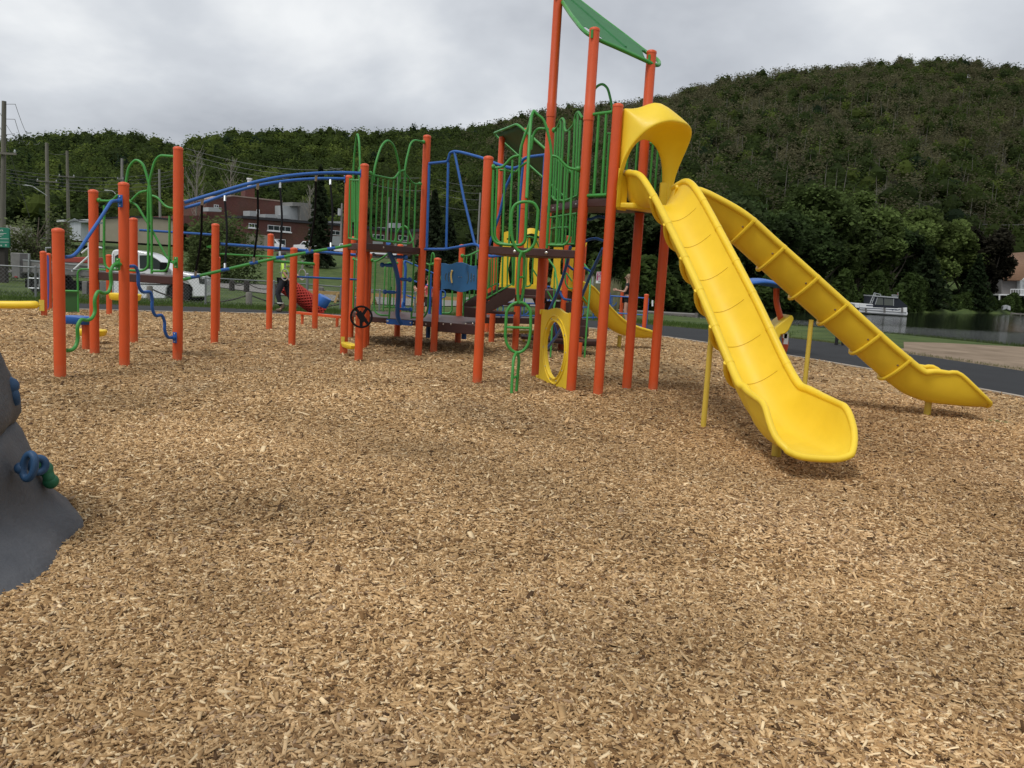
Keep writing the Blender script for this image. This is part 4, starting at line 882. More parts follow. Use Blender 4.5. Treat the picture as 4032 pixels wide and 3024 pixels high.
# blue play panel with sliding shapes
def plan_prism(k_, outline, A, B, th, name, mt, parent, holes=None, bevel=.004):
    n = np.array([-(B[1] - A[1]), B[0] - A[0], 0.]); n /= np.linalg.norm(n); n = n if n[1] < 0 else -n
    m = MB(); m.prism([np.array(p) - n * th / 2 for p in on(k_, outline, A, B)], n * th); return m.build(name, mt, parent, bevel=bevel), n
wav = [(213, 200), (290, 205), (380, 232), (450, 218), (560, 180), (650, 180), (740, 205), (820, 245), (900, 262), (985, 250), (985, 790), (900, 775), (820, 790), (740, 820), (650, 835), (560, 820), (470, 790), (380, 765), (290, 765), (205, 780)]
pnl, n_ = plan_prism('U', wav, C4, C4b, .028, 'play_panel', BLUEPL, T)
m = MB()
for pts in ([(325, 420), (308, 470), (306, 540), (315, 572)], [(392, 395), (372, 460), (368, 540), (382, 600)], [(793, 380), (805, 470), (800, 580), (775, 640)], [(872, 420), (868, 520), (862, 610)], [(928, 455), (925, 590)]):
    m.tube([np.array(p) + n_ * .0145 for p in smooth(on('U', pts, C4, C4b), 4)], .009, 6)
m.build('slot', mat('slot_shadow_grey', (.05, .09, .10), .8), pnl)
m = MB(); m.tube([np.array(p) + n_ * .03 for p in smooth(on('U', [(462, 362), (440, 440), (440, 520), (458, 630)], C4, C4b), 5)], .015, 10); m.ball(np.array(on('U', [(460, 372)], C4, C4b)[0]) + n_ * .035, .02, 10, 7); m.build('handle', mat('yellow_knob', (.70, .52, .16), .35), pnl)
bolts(pnl, [np.array(p) + n_ * .014 for p in on('U', [(598, 503), (655, 503), (862, 560), (922, 515), (922, 460)], C4, C4b)], n_, .008)

# ---- blue arched bridge between the middle and the slide tower
T = thing('arched_bridge', 'blue tubular bridge railing arching between the middle tower and the slide tower', 'bridge', (-.6, 13.2, 0))
top = on('F', [(1232, 770), (1460, 748), (1478, 690), (1490, 640), (1545, 618), (1640, 632), (1890, 700)], C3, E1)
top2 = on('H', [(140, 878), (260, 925), (400, 962), (470, 968), (545, 940), (580, 850), (640, 808), (930, 772)], C3, E1)
bot = on('G', [(1180, 415), (1440, 415), (1640, 378), (1790, 350), (1850, 370)], C3, E1) + on('I', [(80, 780), (260, 762), (370, 745), (700, 735), (840, 730)], C3, E1)
m = MB(); m.tube(rounded(top + top2, .10), .0225, 12); m.tube(rounded(bot, .12), .0225, 12)
m.tube(on('G', [(1235, -150), (1205, 410)], C3, E1) if False else on('s', [(1690, 648), (1680, 982)], C3, E1), .0225, 10)
m.tube(on('s', [(1765, 640), (1757, 983)], C3, E1), .0205, 10); m.tube(on('s', [(1790, 600), (1827, 785), (1870, 962)], C3, E1), .0205, 10)
m.tube(on('s', [(2022, 670), (1990, 740), (1967, 845), (1925, 968)], C3, E1), .0205, 10); m.tube(on('s', [(2060, 640), (2046, 800), (2036, 965)], C3, E1), .019, 10); m.tube(on('s', [(2146, 612), (2128, 960)], C3, E1), .0225, 10)
m.build('near_railing', BLUE, T)
if 0: pass

# ---- slide tower: two decks, railings, roof
T = thing('slide_tower', 'tallest tower with two brown decks and sloping green roof beside the double slide', 'climbing frame', (PT['E2'][0], PT['E2'][1], 0), 'towers of the orange-post play structure')
post(T, 'C5'); post(T, 'E1', joint=3.72); post(T, 'E2', joint=3.45); post(T, 'E3'); post(T, 'E4', joint=3.35); post(T, 'E5')
jr = (-.1, 12.6)
dk1 = slab(T, [C5, E2, E1, (-.15, 12.35)], 1.845, .10)
dk2 = slab(T, [E2, E3, E5, E4, E1], 2.495, .10)
nE = np.array((E2[1] - C5[1], -(E2[0] - C5[0]), 0.)); bolts(dk1, on('I', [(465, 702), (926, 720)], C5, E2), nE, .020)
nE = np.array((E1[1] - E2[1], -(E1[0] - E2[0]), 0.)); nE = -nE if nE[0] > 0 else nE; bolts(dk2, on('I', [(1026, 72), (1104, 58), (1358, 15)], E1, E2), nE, .015)
bolts(dk1, [], nE) if False else None
g = MB()
g.tube(rounded(on('H', [(150, 962), (262, 958), (315, 930), (430, 800), (545, 780)], C5, E2), .10), .0165)
g.tube(rounded(on('H', [(250, 992), (350, 1000), (490, 1028), (540, 960), (640, 878)], C5, E2, .06), .10), .0145)
g.tube(smooth(on('H', [(540, 900), (555, 700), (615, 490), (680, 330), (712, 200), (748, 140), (800, 190), (880, 260), (945, 440), (985, 620), (1002, 800)], C5, E2), 6), .0185)
g.tube(rounded(on('H', [(705, 700), (735, 480), (800, 385), (960, 400)], C5, E2, .03), .12), .0165)
g.tube(rounded(on('H', [(1010, 788), (1085, 800), (1245, 968), (1390, 986)], C5, E2), .12), .0175)
g.tube(rounded(on('H', [(155, 990), (140, 1600)], C5, E2) + on('I', [(140, 480), (190, 580), (330, 602), (560, 610), (612, 560), (625, 470), (640, 0)], C5, E2), .10), .0205)
g.tube(rounded(on('H', [(215, 975), (190, 1600)], C5, E2) + on('I', [(180, 480), (225, 565), (330, 590)], C5, E2), .08), .0150)
bars(g, 's', [(1988, 660), (2018, 630), (2046, 620)], [(1979, 955), (2004, 958), (2036, 962)], C5, E2, .0135)
g.tube(on('s', [(2172, 615), (2153, 978)], C5, E2), .0185)
bars(g, 's', [(2203, 630), (2225, 660)], [(2188, 962), (2213, 966)], C5, E2, .0135)
g.tube(rounded(on('s', [(2254, 672), (2243, 940), (2225, 966), (2156, 964)], C5, E2), .09), .0155)
for p in on('H', [(148, 948), (1390, 980)], C5, E2): clamp(g, p, .038)
g.build('arch_railing', GREEN, T)
g = MB()
g.tube(rounded(on('H', [(1045, 415), (1090, 370), (1135, 262), (1160, 240), (1190, 280), (1192, 410), (1225, 438), (1270, 400), (1330, 330), (1345, 200), (1390, 138), (1450, 240)], E1, E2), .07), .0165)
bars(g, 'H', [(1060, 440), (1100, 380), (1138, 265), (1180, 300), (1265, 420), (1342, 260), (1385, 160), (1425, 270)], [(1020, 1380), (1050, 1430), (1095, 1430), (1125, 1440), (1215, 1430), (1300, 1400), (1345, 1380), (1375, 1370)], E1, E2, .0145)
g.tube(rounded(on('H', [(1012, 1370), (1045, 1430), (1210, 1440), (1320, 1390), (1385, 1362)], E1, E2), .08), .0165); clamp(g, on('H', [(1045, 415)], E1, E2)[0], .04)
g.build('arch_railing', GREEN, T)
g = MB()
for a, b_ in (((1585, 190), (1890, 150)), ((1500, 1368), (1805, 1355))): g.tube(on('H', [a, b_], E2, E3), .0215, 12); clamp(g, on('H', [a], E2, E3)[0], .034)
bars(g, 'H', [(1690, 190), (1800, 165)], [(1615, 1360), (1730, 1358)], E2, E3, .0185); g.build('railing', GREEN, T)
g = MB()   # arched railing between the two rear posts
g.tube(smooth(on('K', [(740, 1200), (770, 1100), (850, 1048), (915, 1090), (955, 1210), (985, 1380)], E1, E4), 6) + on('L', [(440, 500), (420, 1350)], E1, E4), .0175)
g.tube([span(E1, E4, .56, 2.62), span(E1, E4, 1, 2.62)], .0165); g.tube([span(E1, E4, .62, 3.45), span(E1, E4, 1, 3.42)], .0165)
for u in (.64, .74, .84, .93): g.tube([span(E1, E4, u, 2.62), span(E1, E4, u, 3.44)], .0145, 8)
g.build('railing', GREEN, T)
g = MB()
for u in (.3, .5, .72): g.tube([span(E4, E5, u, 2.6), span(E4, E5, u, 3.3)], .0145, 8)
g.tube([span(E4, E5, 0, 3.3), span(E4, E5, 1, 3.3)], .0165); g.tube([span(E4, E5, 0, 2.6), span(E4, E5, 1, 2.6)], .0165); g.build('railing', GREEN, T)
g = MB()   # barred riser between the two deck heights
g.tube(on('I', [(985, 208), (1368, 150)], E1, E2), .0155); g.tube(on('I', [(985, 590), (1340, 592)], E1, E2), .0155); g.tube(on('I', [(995, 375), (1070, 355), (1245, 350)], E1, E2), .0155)
bars(g, 'I', [(1015, 205), (1110, 195), (1135, 190), (1185, 180), (1225, 178), (1320, 160), (1355, 155)], [(985, 590), (1080, 590), (1110, 592), (1160, 592), (1200, 592), (1300, 592), (1330, 592)], E1, E2, .0125); g.build('riser_bars', GREEN, T)
# yellow bubble panel low between the two left posts
ov = [(877, 250), (960, 262), (1010, 245), (1070, 230), (1130, 240), (1190, 290), (1250, 318), (1275, 300)]
o3 = on('J', ov, E1, E2); zt_ = [p[2] for p in o3]
bb = on('J', [(1255, 1380), (1100, 1398), (1010, 1370), (830, 1295)], E1, E2)
nP = np.array((E2[1] - E1[1], -(E2[0] - E1[0]), 0.)); nP /= np.linalg.norm(nP); nP = nP if nP[0] < 0 else -nP
out_ = [np.array(p) for p in o3] + [np.array(p) - np.array((0, 0, .03)) for p in bb]
hc = on('J', [(1070, 425), (1150, 500), (1200, 650), (1215, 800), (1205, 950), (1165, 1110), (1110, 1220), (1065, 1250), (1010, 1215), (965, 1120), (935, 970), (925, 800), (940, 640), (985, 500), (1030, 440)], E1, E2)
hc = smooth(hc, 2, True)
cen = np.mean(hc, 0); uu = np.array((E2[0] - E1[0], E2[1] - E1[1], 0)); uu /= np.linalg.norm(uu)
def angl(p): d = np.array(p) - cen; return math.atan2(d[2], d.dot(uu))
inner = sorted(hc, key=angl); A_in = [angl(p) for p in inner]
def hit(a):                                          # outline point in direction a from the centre
    d = np.array((math.cos(a), math.sin(a))); best = None
    for i in range(len(out_)):
        p = out_[i] - cen; q_ = out_[(i + 1) % len(out_)] - cen; P_ = np.array((p.dot(uu), p[2])); Q_ = np.array((q_.dot(uu), q_[2])); M = np.array([[d[0], P_[0] - Q_[0]], [d[1], P_[1] - Q_[1]]])
        if abs(np.linalg.det(M)) < 1e-9: continue
        s_, t_ = np.linalg.solve(M, P_)
        if s_ > 0 and -1e-6 <= t_ <= 1 + 1e-6 and (best is None or s_ < best): best = s_
    return cen + uu * d[0] * best + np.array((0, 0, d[1] * best))
ang_ = sorted(A_in + [angl(p) for p in out_]); ring_i = []; ring_o = []
for a in ang_:
    j = np.searchsorted(A_in, a) % len(A_in); p, q_ = inner[j - 1], inner[j]; a0, a1 = A_in[j - 1], A_in[j]
    if a1 <= a0: a1 += 2 * PI
    aa = a if a >= a0 else a + 2 * PI; t_ = (aa - a0) / (a1 - a0); ring_i.append(p * (1 - t_) + q_ * t_); ring_o.append(hit(a))
th = .02; m = MB(); m.grid([[p + nP * th for p in ring_o], [p + nP * th for p in ring_i], [p - nP * th for p in ring_i], [p - nP * th for p in ring_o], [p + nP * th for p in ring_o]], closed=True, smooth=False)
pn = m.build('bubble_panel', YELLOW, T, bevel=.003)
m = MB(); m.tube([cen + (p - cen) * 1.20 + nP * .022 for p in smooth(inner, 2, True)], .012, 8, closed=True); m.tube([cen + (p - cen) * 1.03 + nP * .022 for p in smooth(inner, 2, True)], .014, 8, closed=True); m.build('window_rim', YELLOW, pn)
bolts(pn, [cen + (np.array(p) - cen) * 1.12 + nP * .022 for p in inner[::3]], nP, .012)
for p in on('J', [(873, 288), (815, 1240)], E1, E2): m = MB(); m.obox(np.array(p) + nP * .01, uu * .03, nP * .03, (0, 0, .035)); m.build('corner_lug', YELLOW, pn, bevel=.008)
# roof: a tube frame carrying a sloping sheet
r1 = np.array(PL(2219, -22, *(E1, E2))); rp1 = np.array(PL(*zz('K', 390, 80), E1, E2)); rp2 = np.array(PL(*zz('K', 735, 450), E1, E2)); rp4 = np.array(PL(*zz('K', 1450, 772), E2, E4))
nR = np.cross(rp2 - rp1, rp4 - rp1); nR /= np.linalg.norm(nR); nR = nR if nR[2] > 0 else -nR
def onroof(px, py, up=0.):
    v = ray(px, py); o_ = np.array((0, 0, H)); t_ = (rp1 - o_).dot(nR) / v.dot(nR); return o_ + v * t_ + nR * up
frame_px = [(150, -330), (345, 0), (470, 190), (600, 355), (690, 435), (850, 512), (1100, 620), (1390, 752), (1520, 812), (1568, 808), (1565, 770), (1530, 730), (1390, 640), (1100, 412), (870, 240), (560, 0), (330, -180), (200, -300)]
fp = [onroof(*zz('K', x, y)) for x, y in frame_px]
def roofz(x, y): return (rp1.dot(nR) - nR[0] * x - nR[1] * y) / nR[2]
rf = MB(); rf.tube(rounded(fp, .12, closed=True), .026, 12, closed=True); rfr = rf.build('roof_frame', GREEN, T)
sh = [onroof(*zz('K', x, y), up=.012) for x, y in [(185, -290), (352, 5), (478, 192), (608, 352), (645, 350), (840, 480), (870, 520), (1105, 618), (1380, 738), (1340, 640), (1390, 645), (1100, 415), (868, 243), (558, 2), (330, -180)]]
m = MB(); m.prism(sh, nR * .006); m.build('roof_sheet', SHADE, T)
m = MB(); m.tube([onroof(*zz('K', 440, -10), up=.018), onroof(*zz('K', 1140, 605), up=.018)], .018, 6); m.build('roof_rib', SHADE, T)
m = MB()
for nme, (kx, ky) in (('E2', (708, 395)), ('E4', (1450, 770)), ('E1', (380, 70))):
    p = np.array(PL(*zz('K', kx, ky), (0, 0), P2(nme)) if False else (PT[nme][0], PT[nme][1], roofz(PT[nme][0], PT[nme][1]))); m.obox(p + np.array((-.035, -.066, .03)), (.014, 0, 0), (0, .008, 0), (0, 0, .05))
m.build('roof_bracket', GREEN, T)
# blue arched ladder leaving the upper deck towards the back
m = MB()
def arc(k_, pts, ya, yb): return smooth(at(k_, pts, ya, yb), 4)
m.tube(arc('I', [(1275, 635), (1230, 860), (1110, 1240), (975, 1545)], 12.1, 13.3), .024); m.tube(at('I', [(1750, 660), (1580, 1010), (1445, 1340)], 12.0, 12.9), .024)
m.tube(at('J', [(1150, 520), (1075, 640), (930, 830)], 13.2, 14.4), .024); m.build('ladder_side_rail', BLUE, T)
for k_, pts, ya, yb, r_ in (('I', [(1240, 905), (1330, 970), (1380, 960), (1470, 938), (1590, 1010)], 12.5, 12.5, .0185), ('I', [(1125, 1285), (1175, 1385), (1285, 1410)], 12.9, 12.8, .0185), ('J', [(1035, 450), (1060, 540), (1080, 635)], 13.6, 13.8, .0185),
                            ('I', [(1515, 238), (1580, 230), (1680, 195), (1785, 212)], 11.7, 11.6, .0205), ('I', [(1490, 555), (1560, 525), (1650, 515), (1752, 548)], 12.0, 11.9, .0205)):
    m = MB(); m.tube(arc(k_, pts, ya, yb), r_); m.build('ladder_rung', BLUE, T)
m = MB(); m.obox(Q(2461, 1537 - 2, E4[1] - .068), (.036, 0, 0), (0, .002, 0), (0, 0, .022)); lb_ = m.build('maker_plate', WHITEL, T); m = MB(); m.obox(Q(2461, 1531, E4[1] - .0715), (.031, 0, 0), (0, .001, 0), (0, 0, .0045)); m.build('printed_line', BLACK, lb_)

# ---- loop climber in front of the slide tower
T = thing('loop_climber', 'free-hanging green tube climber of two stacked loops in front of the slide tower', 'climber', (.03, 10.3, 0))
g = MB()
YL = 10.42
g.tube(smooth(at('H', [(745, 135), (712, 210), (690, 420), (668, 800), (640, 1400)], 11.0, YL), 5), .0205)
def loop(k_, pts, Y): g.tube(smooth(at(k_, pts, Y), 5, True), .0195, 10, closed=True)
loop('I', [(630, -20 + 0), (740, 0), (800, 90), (800, 200), (778, 440), (745, 600), (670, 680), (580, 710), (500, 670), (445, 560), (422, 400), (430, 120), (470, 30), (540, -10)], YL)
g.tube(at('I', [(560, 710), (525, 900), (512, 1200), (520, 1430)], YL - .06), .0185) if False else g.tube(smooth(at('I', [(575, 705), (540, 790), (525, 1000), (512, 1250), (525, 1430), (545, 1455)], YL - .03), 5), .0185)
g.tube(smooth(at('I', [(590, 705), (608, 800), (605, 950), (598, 1200), (570, 1400), (545, 1450)], YL + .05), 5), .0185); g.tube([Q(*zz('I', 550, 1075), YL - .03), Q(*zz('I', 605, 1075), YL + .05)], .0135, 8)
loop('J', [(530, 150), (620, 175), (690, 270), (700, 380), (690, 620), (660, 760), (590, 850), (510, 880), (430, 850), (360, 760), (333, 640), (342, 420), (355, 280), (430, 180)], YL)
g.tube(at('J', [(350, 510), (680, 522)], YL), .0165, 8)
g.tube(smooth(at('J', [(490, 885), (455, 960), (438, 1150), (415, 1540)], YL - .02, G(2011, 1563)[1]), 5), .0195); g.tube(smooth(at('J', [(510, 885), (528, 980), (515, 1150), (488, 1500)], YL + .06, G(2032, 1553)[1]), 5), .0195)
g.tube([Q(*zz('J', 455, 1245), YL - .02), Q(*zz('J', 510, 1215), YL + .04)], .0145, 8)
g.build('climbing_tube', GREEN, T)

# ---- chutes
def resample(st, step):
    A_ = np.array(st, float); S = smooth([r for r in A_], 8); S = np.array(S); d = np.r_[0, np.cumsum(np.linalg.norm(np.diff(S[:, :3], axis=0), axis=1))]
    n = max(4, int(d[-1] / step)); t = np.linspace(0, d[-1], n); return np.stack([np.interp(t, d, S[:, k]) for k in range(S.shape[1])], 1), t
def frames(R3):
    P_ = R3[:, :3]; n = len(P_); fr_ = []
    for i in range(n):
        t = P_[min(i + 1, n - 1)] - P_[max(i - 1, 0)]; t /= np.linalg.norm(t); s_ = np.array((t[1], -t[0], 0)); s_ /= np.linalg.norm(s_); u = np.cross(s_, t); u = u if u[2] > 0 else -u; fr_.append((P_[i], t, s_, u))
    return fr_
def chute(parent, st, joints, name='chute', m=YELLOW, rail=.040, flange=.042, pw=2.15, exit_n=None, tips=True):
    """st rows: x, y, z of the floor, half width, wall height on side A, wall height on side B"""
    st = [tuple(q) if len(q) == 8 else tuple(q) + (pw, rail) for q in st]; R3, t = resample(st, .06); fr_ = frames(R3); K = 18; rows_i, rows_o, ea, eb = [], [], [], []
    for (p, tt_, s_, u), r in zip(fr_, R3):
        hw, da, db, pw = r[3], r[4], r[5], max(1.5, r[6]); ri, ro = [], []
        for k in range(K + 1):
            c = -1 + 2 * k / K; f = abs(c) ** pw; h = (da if c > 0 else db) * f; ww = hw * math.copysign(abs(c) ** .88, c); q = p + s_ * ww + u * h; ri.append(q)
            nx = np.array((math.copysign(f, c), 1 - f * .9)); nx /= np.linalg.norm(nx); ro.append(q + (s_ * nx[0] - u * nx[1]) * .022)
        rows_i.append(ri); rows_o.append(ro); ea.append(p + s_ * (hw + .012) + u * da); eb.append(p - s_ * (hw + .012) + u * db)
    m_ = MB(); m_.grid([a + b_[::-1] for a, b_ in zip(rows_i, rows_o)], closed=True)
    n = 2 * (K + 1); L = len(m_.v); m_.f.append(tuple(range(n))); m_.mi.append(0); m_.sm.append(False); m_.f.append(tuple(range(L - n, L))); m_.mi.append(0); m_.sm.append(False)
    body = m_.build(name, m, parent, angle=50)
    # raised rails run down both sides and round the lip
    lip = [];
    if tips:
        p, tt_, s_, u = fr_[-1]; hw, da, db = R3[-1][3:6]; pw = R3[-1][6]
        for k in range(1, 12):
            a = PI * k / 12; c = math.cos(a); f = abs(c) ** pw; lip.append(p + s_ * (hw + .01) * math.copysign(abs(c) ** .88, c) + u * (da if c > 0 else db) * f + tt_ * .035 * math.sin(a) - u * .012)
    pr = MB(); rr_ = lambda q: [r8 * min(1., max(.25, (d__ - .06) / .2)) for d__, r8 in zip(q, R3[:, 7])]; ra_, rb__ = rr_(R3[:, 4]), rr_(R3[:, 5]); kk_ = len(ra_) // 2; ra_[kk_:] = list(R3[kk_:, 7]); rb__[kk_:] = list(R3[kk_:, 7]); pr.tube(ea + lip + eb[::-1], ra_ + [R3[-1, 7]] * len(lip) + rb__[::-1], 12); pr.build('rail', m, body)
    fl = MB(); sm_ = MB(); bo = []
    for J in joints:
        i = int(np.argmin(abs(t - J))); p, tt_, s_, u = fr_[i]; hw, da, db = R3[i][3:6]; pw = max(1.5, R3[i][6]); ring, ring2 = [], []
        for k in range(25):
            c = -1 + 2 * k / 24; f = abs(c) ** pw; h = (da if c > 0 else db) * f; ww = hw * math.copysign(abs(c) ** .88, c); nx = np.array((math.copysign(f, c), 1 - f * .9)); nx /= np.linalg.norm(nx)
            ring.append(p + s_ * ww + u * h + (s_ * nx[0] - u * nx[1]) * (.022 + flange * .6)); ring2.append(p + s_ * ww + u * (h + .003) - (s_ * nx[0] - u * nx[1]) * .001)
        fl.tube(ring, .5 * flange + .004, 8); sm_ = MB(); sm_.tube(ring2[2:-2], .0026, 5); sm_.build('seam', SEAM, body)
        for c in (.80, -.80):
            f = abs(c) ** pw; nx = np.array((math.copysign(f, c), 1 - f * .9)); q = p + s_ * hw * math.copysign(abs(c) ** .88, c) + u * (da if c > 0 else db) * f - tt_ * .045 + (s_ * nx[0] - u * nx[1]) * .034; bo.append((q, s_ * math.copysign(1, c)))
        fl.tube([p + s_ * (hw + .012) + u * da - tt_ * .02, p + s_ * (hw + .012) + u * da + tt_ * .02], rail + .003, 12); fl.tube([p - s_ * (hw + .012) + u * db - tt_ * .02, p - s_ * (hw + .012) + u * db + tt_ * .02], rail + .003, 12)
    if joints:
        fo = fl.build('flange', m, body)
        for q, nn in bo: b_ = MB(); b_.lathe(q, [(.012, -.006), (.012, .004), (.006, .008)], 8, nn); b_.build('bolt', mat('rusty_bolt', (.20, .12, .07), .5, .6), body)
    return body, fr_, R3, t
SEAM = mat('yellow_seam', (.66, .44, .025), .6)
T = thing('double_slide', 'large bright yellow double slide with two diverging chutes and a moulded hood', 'slide', (2.3, 8.8, 0))
D_ = .30
s1 = [(1.58, 10.78, 2.42, .31, .41, .27, 5, .040), (1.61, 10.48, 2.42, .305, .38, .29, 4, .040), (1.665, 10.15, 2.385, .297, .32, .30, 2.6, .040), (1.73, 9.88, 2.21, .295, D_, D_), (1.85, 9.47, 1.86, .295, D_, D_), (2.10, 8.68, 1.13, .295, D_, D_),
      (2.27, 8.10, .57, .295, D_, D_), (2.34, 7.84, .37, .30, D_, D_), (2.39, 7.62, .27, .305, .35, .35, 2.6, .036), (2.42, 7.35, .215, .325, .368, .368, 3.6, .031), (2.44, 7.10, .20, .335, .365, .365, 4.6, .028), (2.45, 6.90, .20, .335, .34, .35, 5, .028), (2.455, 6.74, .20, .328, .22, .25, 4.6, .028), (2.455, 6.60, .20, .30, .11, .12, 3.8, .028), (2.455, 6.50, .205, .25, .05, .05, 3, .028)]
b1, f1, r1_, t1 = chute(T, s1, [.98 + .50 * k for k in range(6)], 'chute')
s2 = [(1.93, 10.86, 2.45, .33, .22, .32, 4, .040), (2.08, 10.82, 2.42, .32, .25, .31, 3, .040), (2.25, 10.78, 2.35, .30, .27, D_), (2.55, 10.73, 2.16, .295, D_, D_), (2.95, 10.70, 1.85, .295, D_, D_), (3.9, 10.64, 1.11, .295, D_, D_),
      (4.6, 10.58, .56, .295, D_, D_), (4.88, 10.56, .36, .30, D_, D_), (5.08, 10.54, .26, .31, .368, .368, 3, .034), (5.30, 10.53, .212, .325, .39, .39, 4.2, .029), (5.48, 10.52, .205, .33, .385, .385, 5, .027), (5.64, 10.51, .20, .325, .27, .27, 5, .027), (5.80, 10.50, .20, .31, .15, .15, 4.4, .027), (5.92, 10.49, .205, .26, .06, .06, 3, .027)]
b2, f2, r2_, t2 = chute(T, s2, [.86 + .52 * k for k in range(6)], 'chute')
def leg(parent, x, y, z, r, name='leg', mt=YELLOWP, z0=-.1):
    m = MB(); m.tube([(x, y, z0), (x, y, z)], r, 14); return m.build(name, mt, parent)
leg(T, 2.38, 7.30, .19, .042); leg(T, 5.28, 10.50, .20, .042)
a_ = G(2768, 1693); leg(T, a_[0], a_[1], .98, .029)
leg(T, 3.73, 10.60, 1.14, .029)
# shared entrance bay: floor, outer side skirts
e3, e5 = np.array((*E3, 0)), np.array((*E5, 0)); uE = (e5 - e3) / np.linalg.norm(e5 - e3); nO = np.array((uE[1], -uE[0], 0)); We = np.linalg.norm(e5 - e3)
def E_(u, d, z): return e3 + uE * u * We + nO * d + np.array((0, 0, z))
m = MB(); m.prism([E_(.08, .02, 2.38), E_(.92, .02, 2.38), E_(.90, .20, 2.38), E_(.5, .42, 2.38), E_(.16, .20, 2.38)], (0, 0, .075)); m.build('entrance_floor', YELLOW, T, bevel=.02)
for ua, ub in ((.05, .21), (.80, .95)): m = MB(); m.prism([E_(ua, .02, 2.36), E_(ub, .02, 2.36), E_(ub, .02, 2.80), E_(ua, .02, 2.78)], nO * .035); m.build('entrance_cheek', YELLOW, T, bevel=.012)
# hood: moulded arch panel with a jutting visor
rows = []; nA = 26
for k in range(nA + 1):
    a = PI * k / nA; c, s_ = math.cos(a), math.sin(a)
    side = .5 - .5 * c                                 # 0 at the left post, 1 at the right post
    # outer frame edge, filling the bay up to the posts
    ex = np.clip(.5 - .62 * c, .06, .94); ez = 2.42 + 1.16 * min(1., s_ * 1.55) ** .8 + .05 * math.exp(-((side - .46) / .18) ** 2)
    # visor edge
    vx = .5 - .50 * math.copysign(abs(c) ** .72, c) * (1 + .07 * s_); vd = .05 + .52 * s_ ** 1.25; vz = 2.46 + .96 * s_ ** .50 + .03
    # inner arch opening in the plane of the posts
    ix = .5 - .385 * c; iz = 2.46 + .80 * s_ ** .7
    o0 = E_(ex, -.03, ez); o1 = E_(ex, .05, ez + .01); v1 = E_(vx, vd, vz); v0 = E_(vx * .97 + .015, vd * .97, vz - .035); i1 = E_(ix, .06, iz); i0 = E_(ix, -.03, iz)
    mid1 = E_((ex + vx) / 2, vd * .42 + .03, (ez + vz) / 2 + .06 * s_ + .15 * math.exp(-((side - .44) / .14) ** 2)); mid0 = E_((ix + vx) / 2, vd * .5, (iz + vz) / 2 + .06 * s_)
    rows.append([o0, o1, mid1, v1, v0, mid0, i1, i0])
m = MB(); m.grid(rows, closed=True); hood = m.build('hood', YELLOW, T, subsurf=2, angle=180)
m = MB()
for s_ in (.09, .91): m.ball(E_(s_, .07, 3.36), .045, 12, 8, (.5, .5, 1))
m.build('hood_recess', mat('yellow_recess', (.55, .36, .03), .6), hood)
m = MB()
for s_ in (.06, .94): m.obox(E_(s_, .03, 2.62), uE * .035, nO * .035, (0, 0, .24))
m.build('hood_foot', YELLOW, hood, bevel=.012)

# ---- rear tower with its own roof, small slide and stairs
T = thing('roofed_tower', 'rear play tower with dark green sloping roof, yellow entrance walls and brown stairs', 'climbing frame', (-.2, 17.4, 0), 'towers of the orange-post play structure')
post(T, 'C10', joint=2.95); post(T, 'D0', joint=2.75)
D3, D4, D5 = (.95, 16.9, 2.3), (1.35, 17.9, 2.3), (.6, 18.9, 3.0)
post(T, D3); post(T, D4); post(T, D5); post(T, 'C11', top=1.9)
D0, C10 = P2('D0'), P2('C10')
slab(T, [C10, D0, D3[:2], D4[:2], D5[:2]], 1.22, .17)
# stairs or ramp up from the low deck: two stringers with treads
sa, sb = np.array((-1.02, 15.25, .55)), np.array((.10, 16.35, 1.2))
m = MB(); o_ = on('U', [(710, 1160), (1170, 1300), (1750, 1030), (1790, 900), (1790, 770), (1640, 750), (1300, 960), (960, 900), (740, 1090)], (-.78, 15.2), (.05, 16.1))
nS = np.array((.06, .03, 0)); 
for k, (pts, A_, B_) in enumerate((([(1172, 1300), (1172, 1100), (1300, 960), (1640, 750), (1790, 765), (1790, 905), (1740, 990)], (-.5, 15.1), (.10, 16.0)), ([(705, 1160), (705, 1080), (940, 905), (1190, 870), (1480, 720), (1650, 735), (1300, 960), (960, 1145)], (-.9, 15.6), (-.05, 17.2)))):
    m = MB(); m.prism(on('U', pts, A_, B_), (.03, .05, 0)); m.build('stringer', BROWN, T)
m = MB(); m.prism([Q(*zz('U', x, y), 15.35) for x, y in [(705, 1150), (1180, 1200), (1180, 1400), (700, 1370)]], (0, .3, 0)); m.build('step', BROWN, T, bevel=.006)
for k in range(1, 4):
    c_ = np.array((-.75 + .27 * k, 15.45 + .30 * k, .62 + .155 * k)); m = MB(); m.obox(c_, (.40, -.20, 0), (.07, .12, 0), (0, 0, .025)); m.build('step', BROWN, T, bevel=.004)
g = MB()   # stair hand rails with balusters
RA, RB = (-.55, 15.3), (.05, 16.1)
g.tube(on('U', [(1178, 975), (1740, 658)], RA, RB), .0155); g.tube(rounded(on('U', [(665, 40), (770, 45), (880, 0), (1020, -70), (1200, -160)], RA, RB), .1), .0165); clamp(g, on('U', [(668, 42)], RA, RB)[0], .036)
bars(g, 'U', [(1205, -20), (1330, 60), (1440, 60), (1550, 50), (1660, 40), (1775, 40)], [(1200, 955), (1310, 880), (1422, 820), (1535, 765), (1640, 705), (1750, 665)], RA, RB, .0135)
g.build('hand_railing', GREEN, T)
g = MB(); RA, RB = (-.95, 15.7), (-.1, 17.2)
g.tube(on('U', [(735, 1025), (960, 900)], RA, RB), .0145); g.tube(on('U', [(1215, 745), (1425, 635)], RA, RB), .0145)
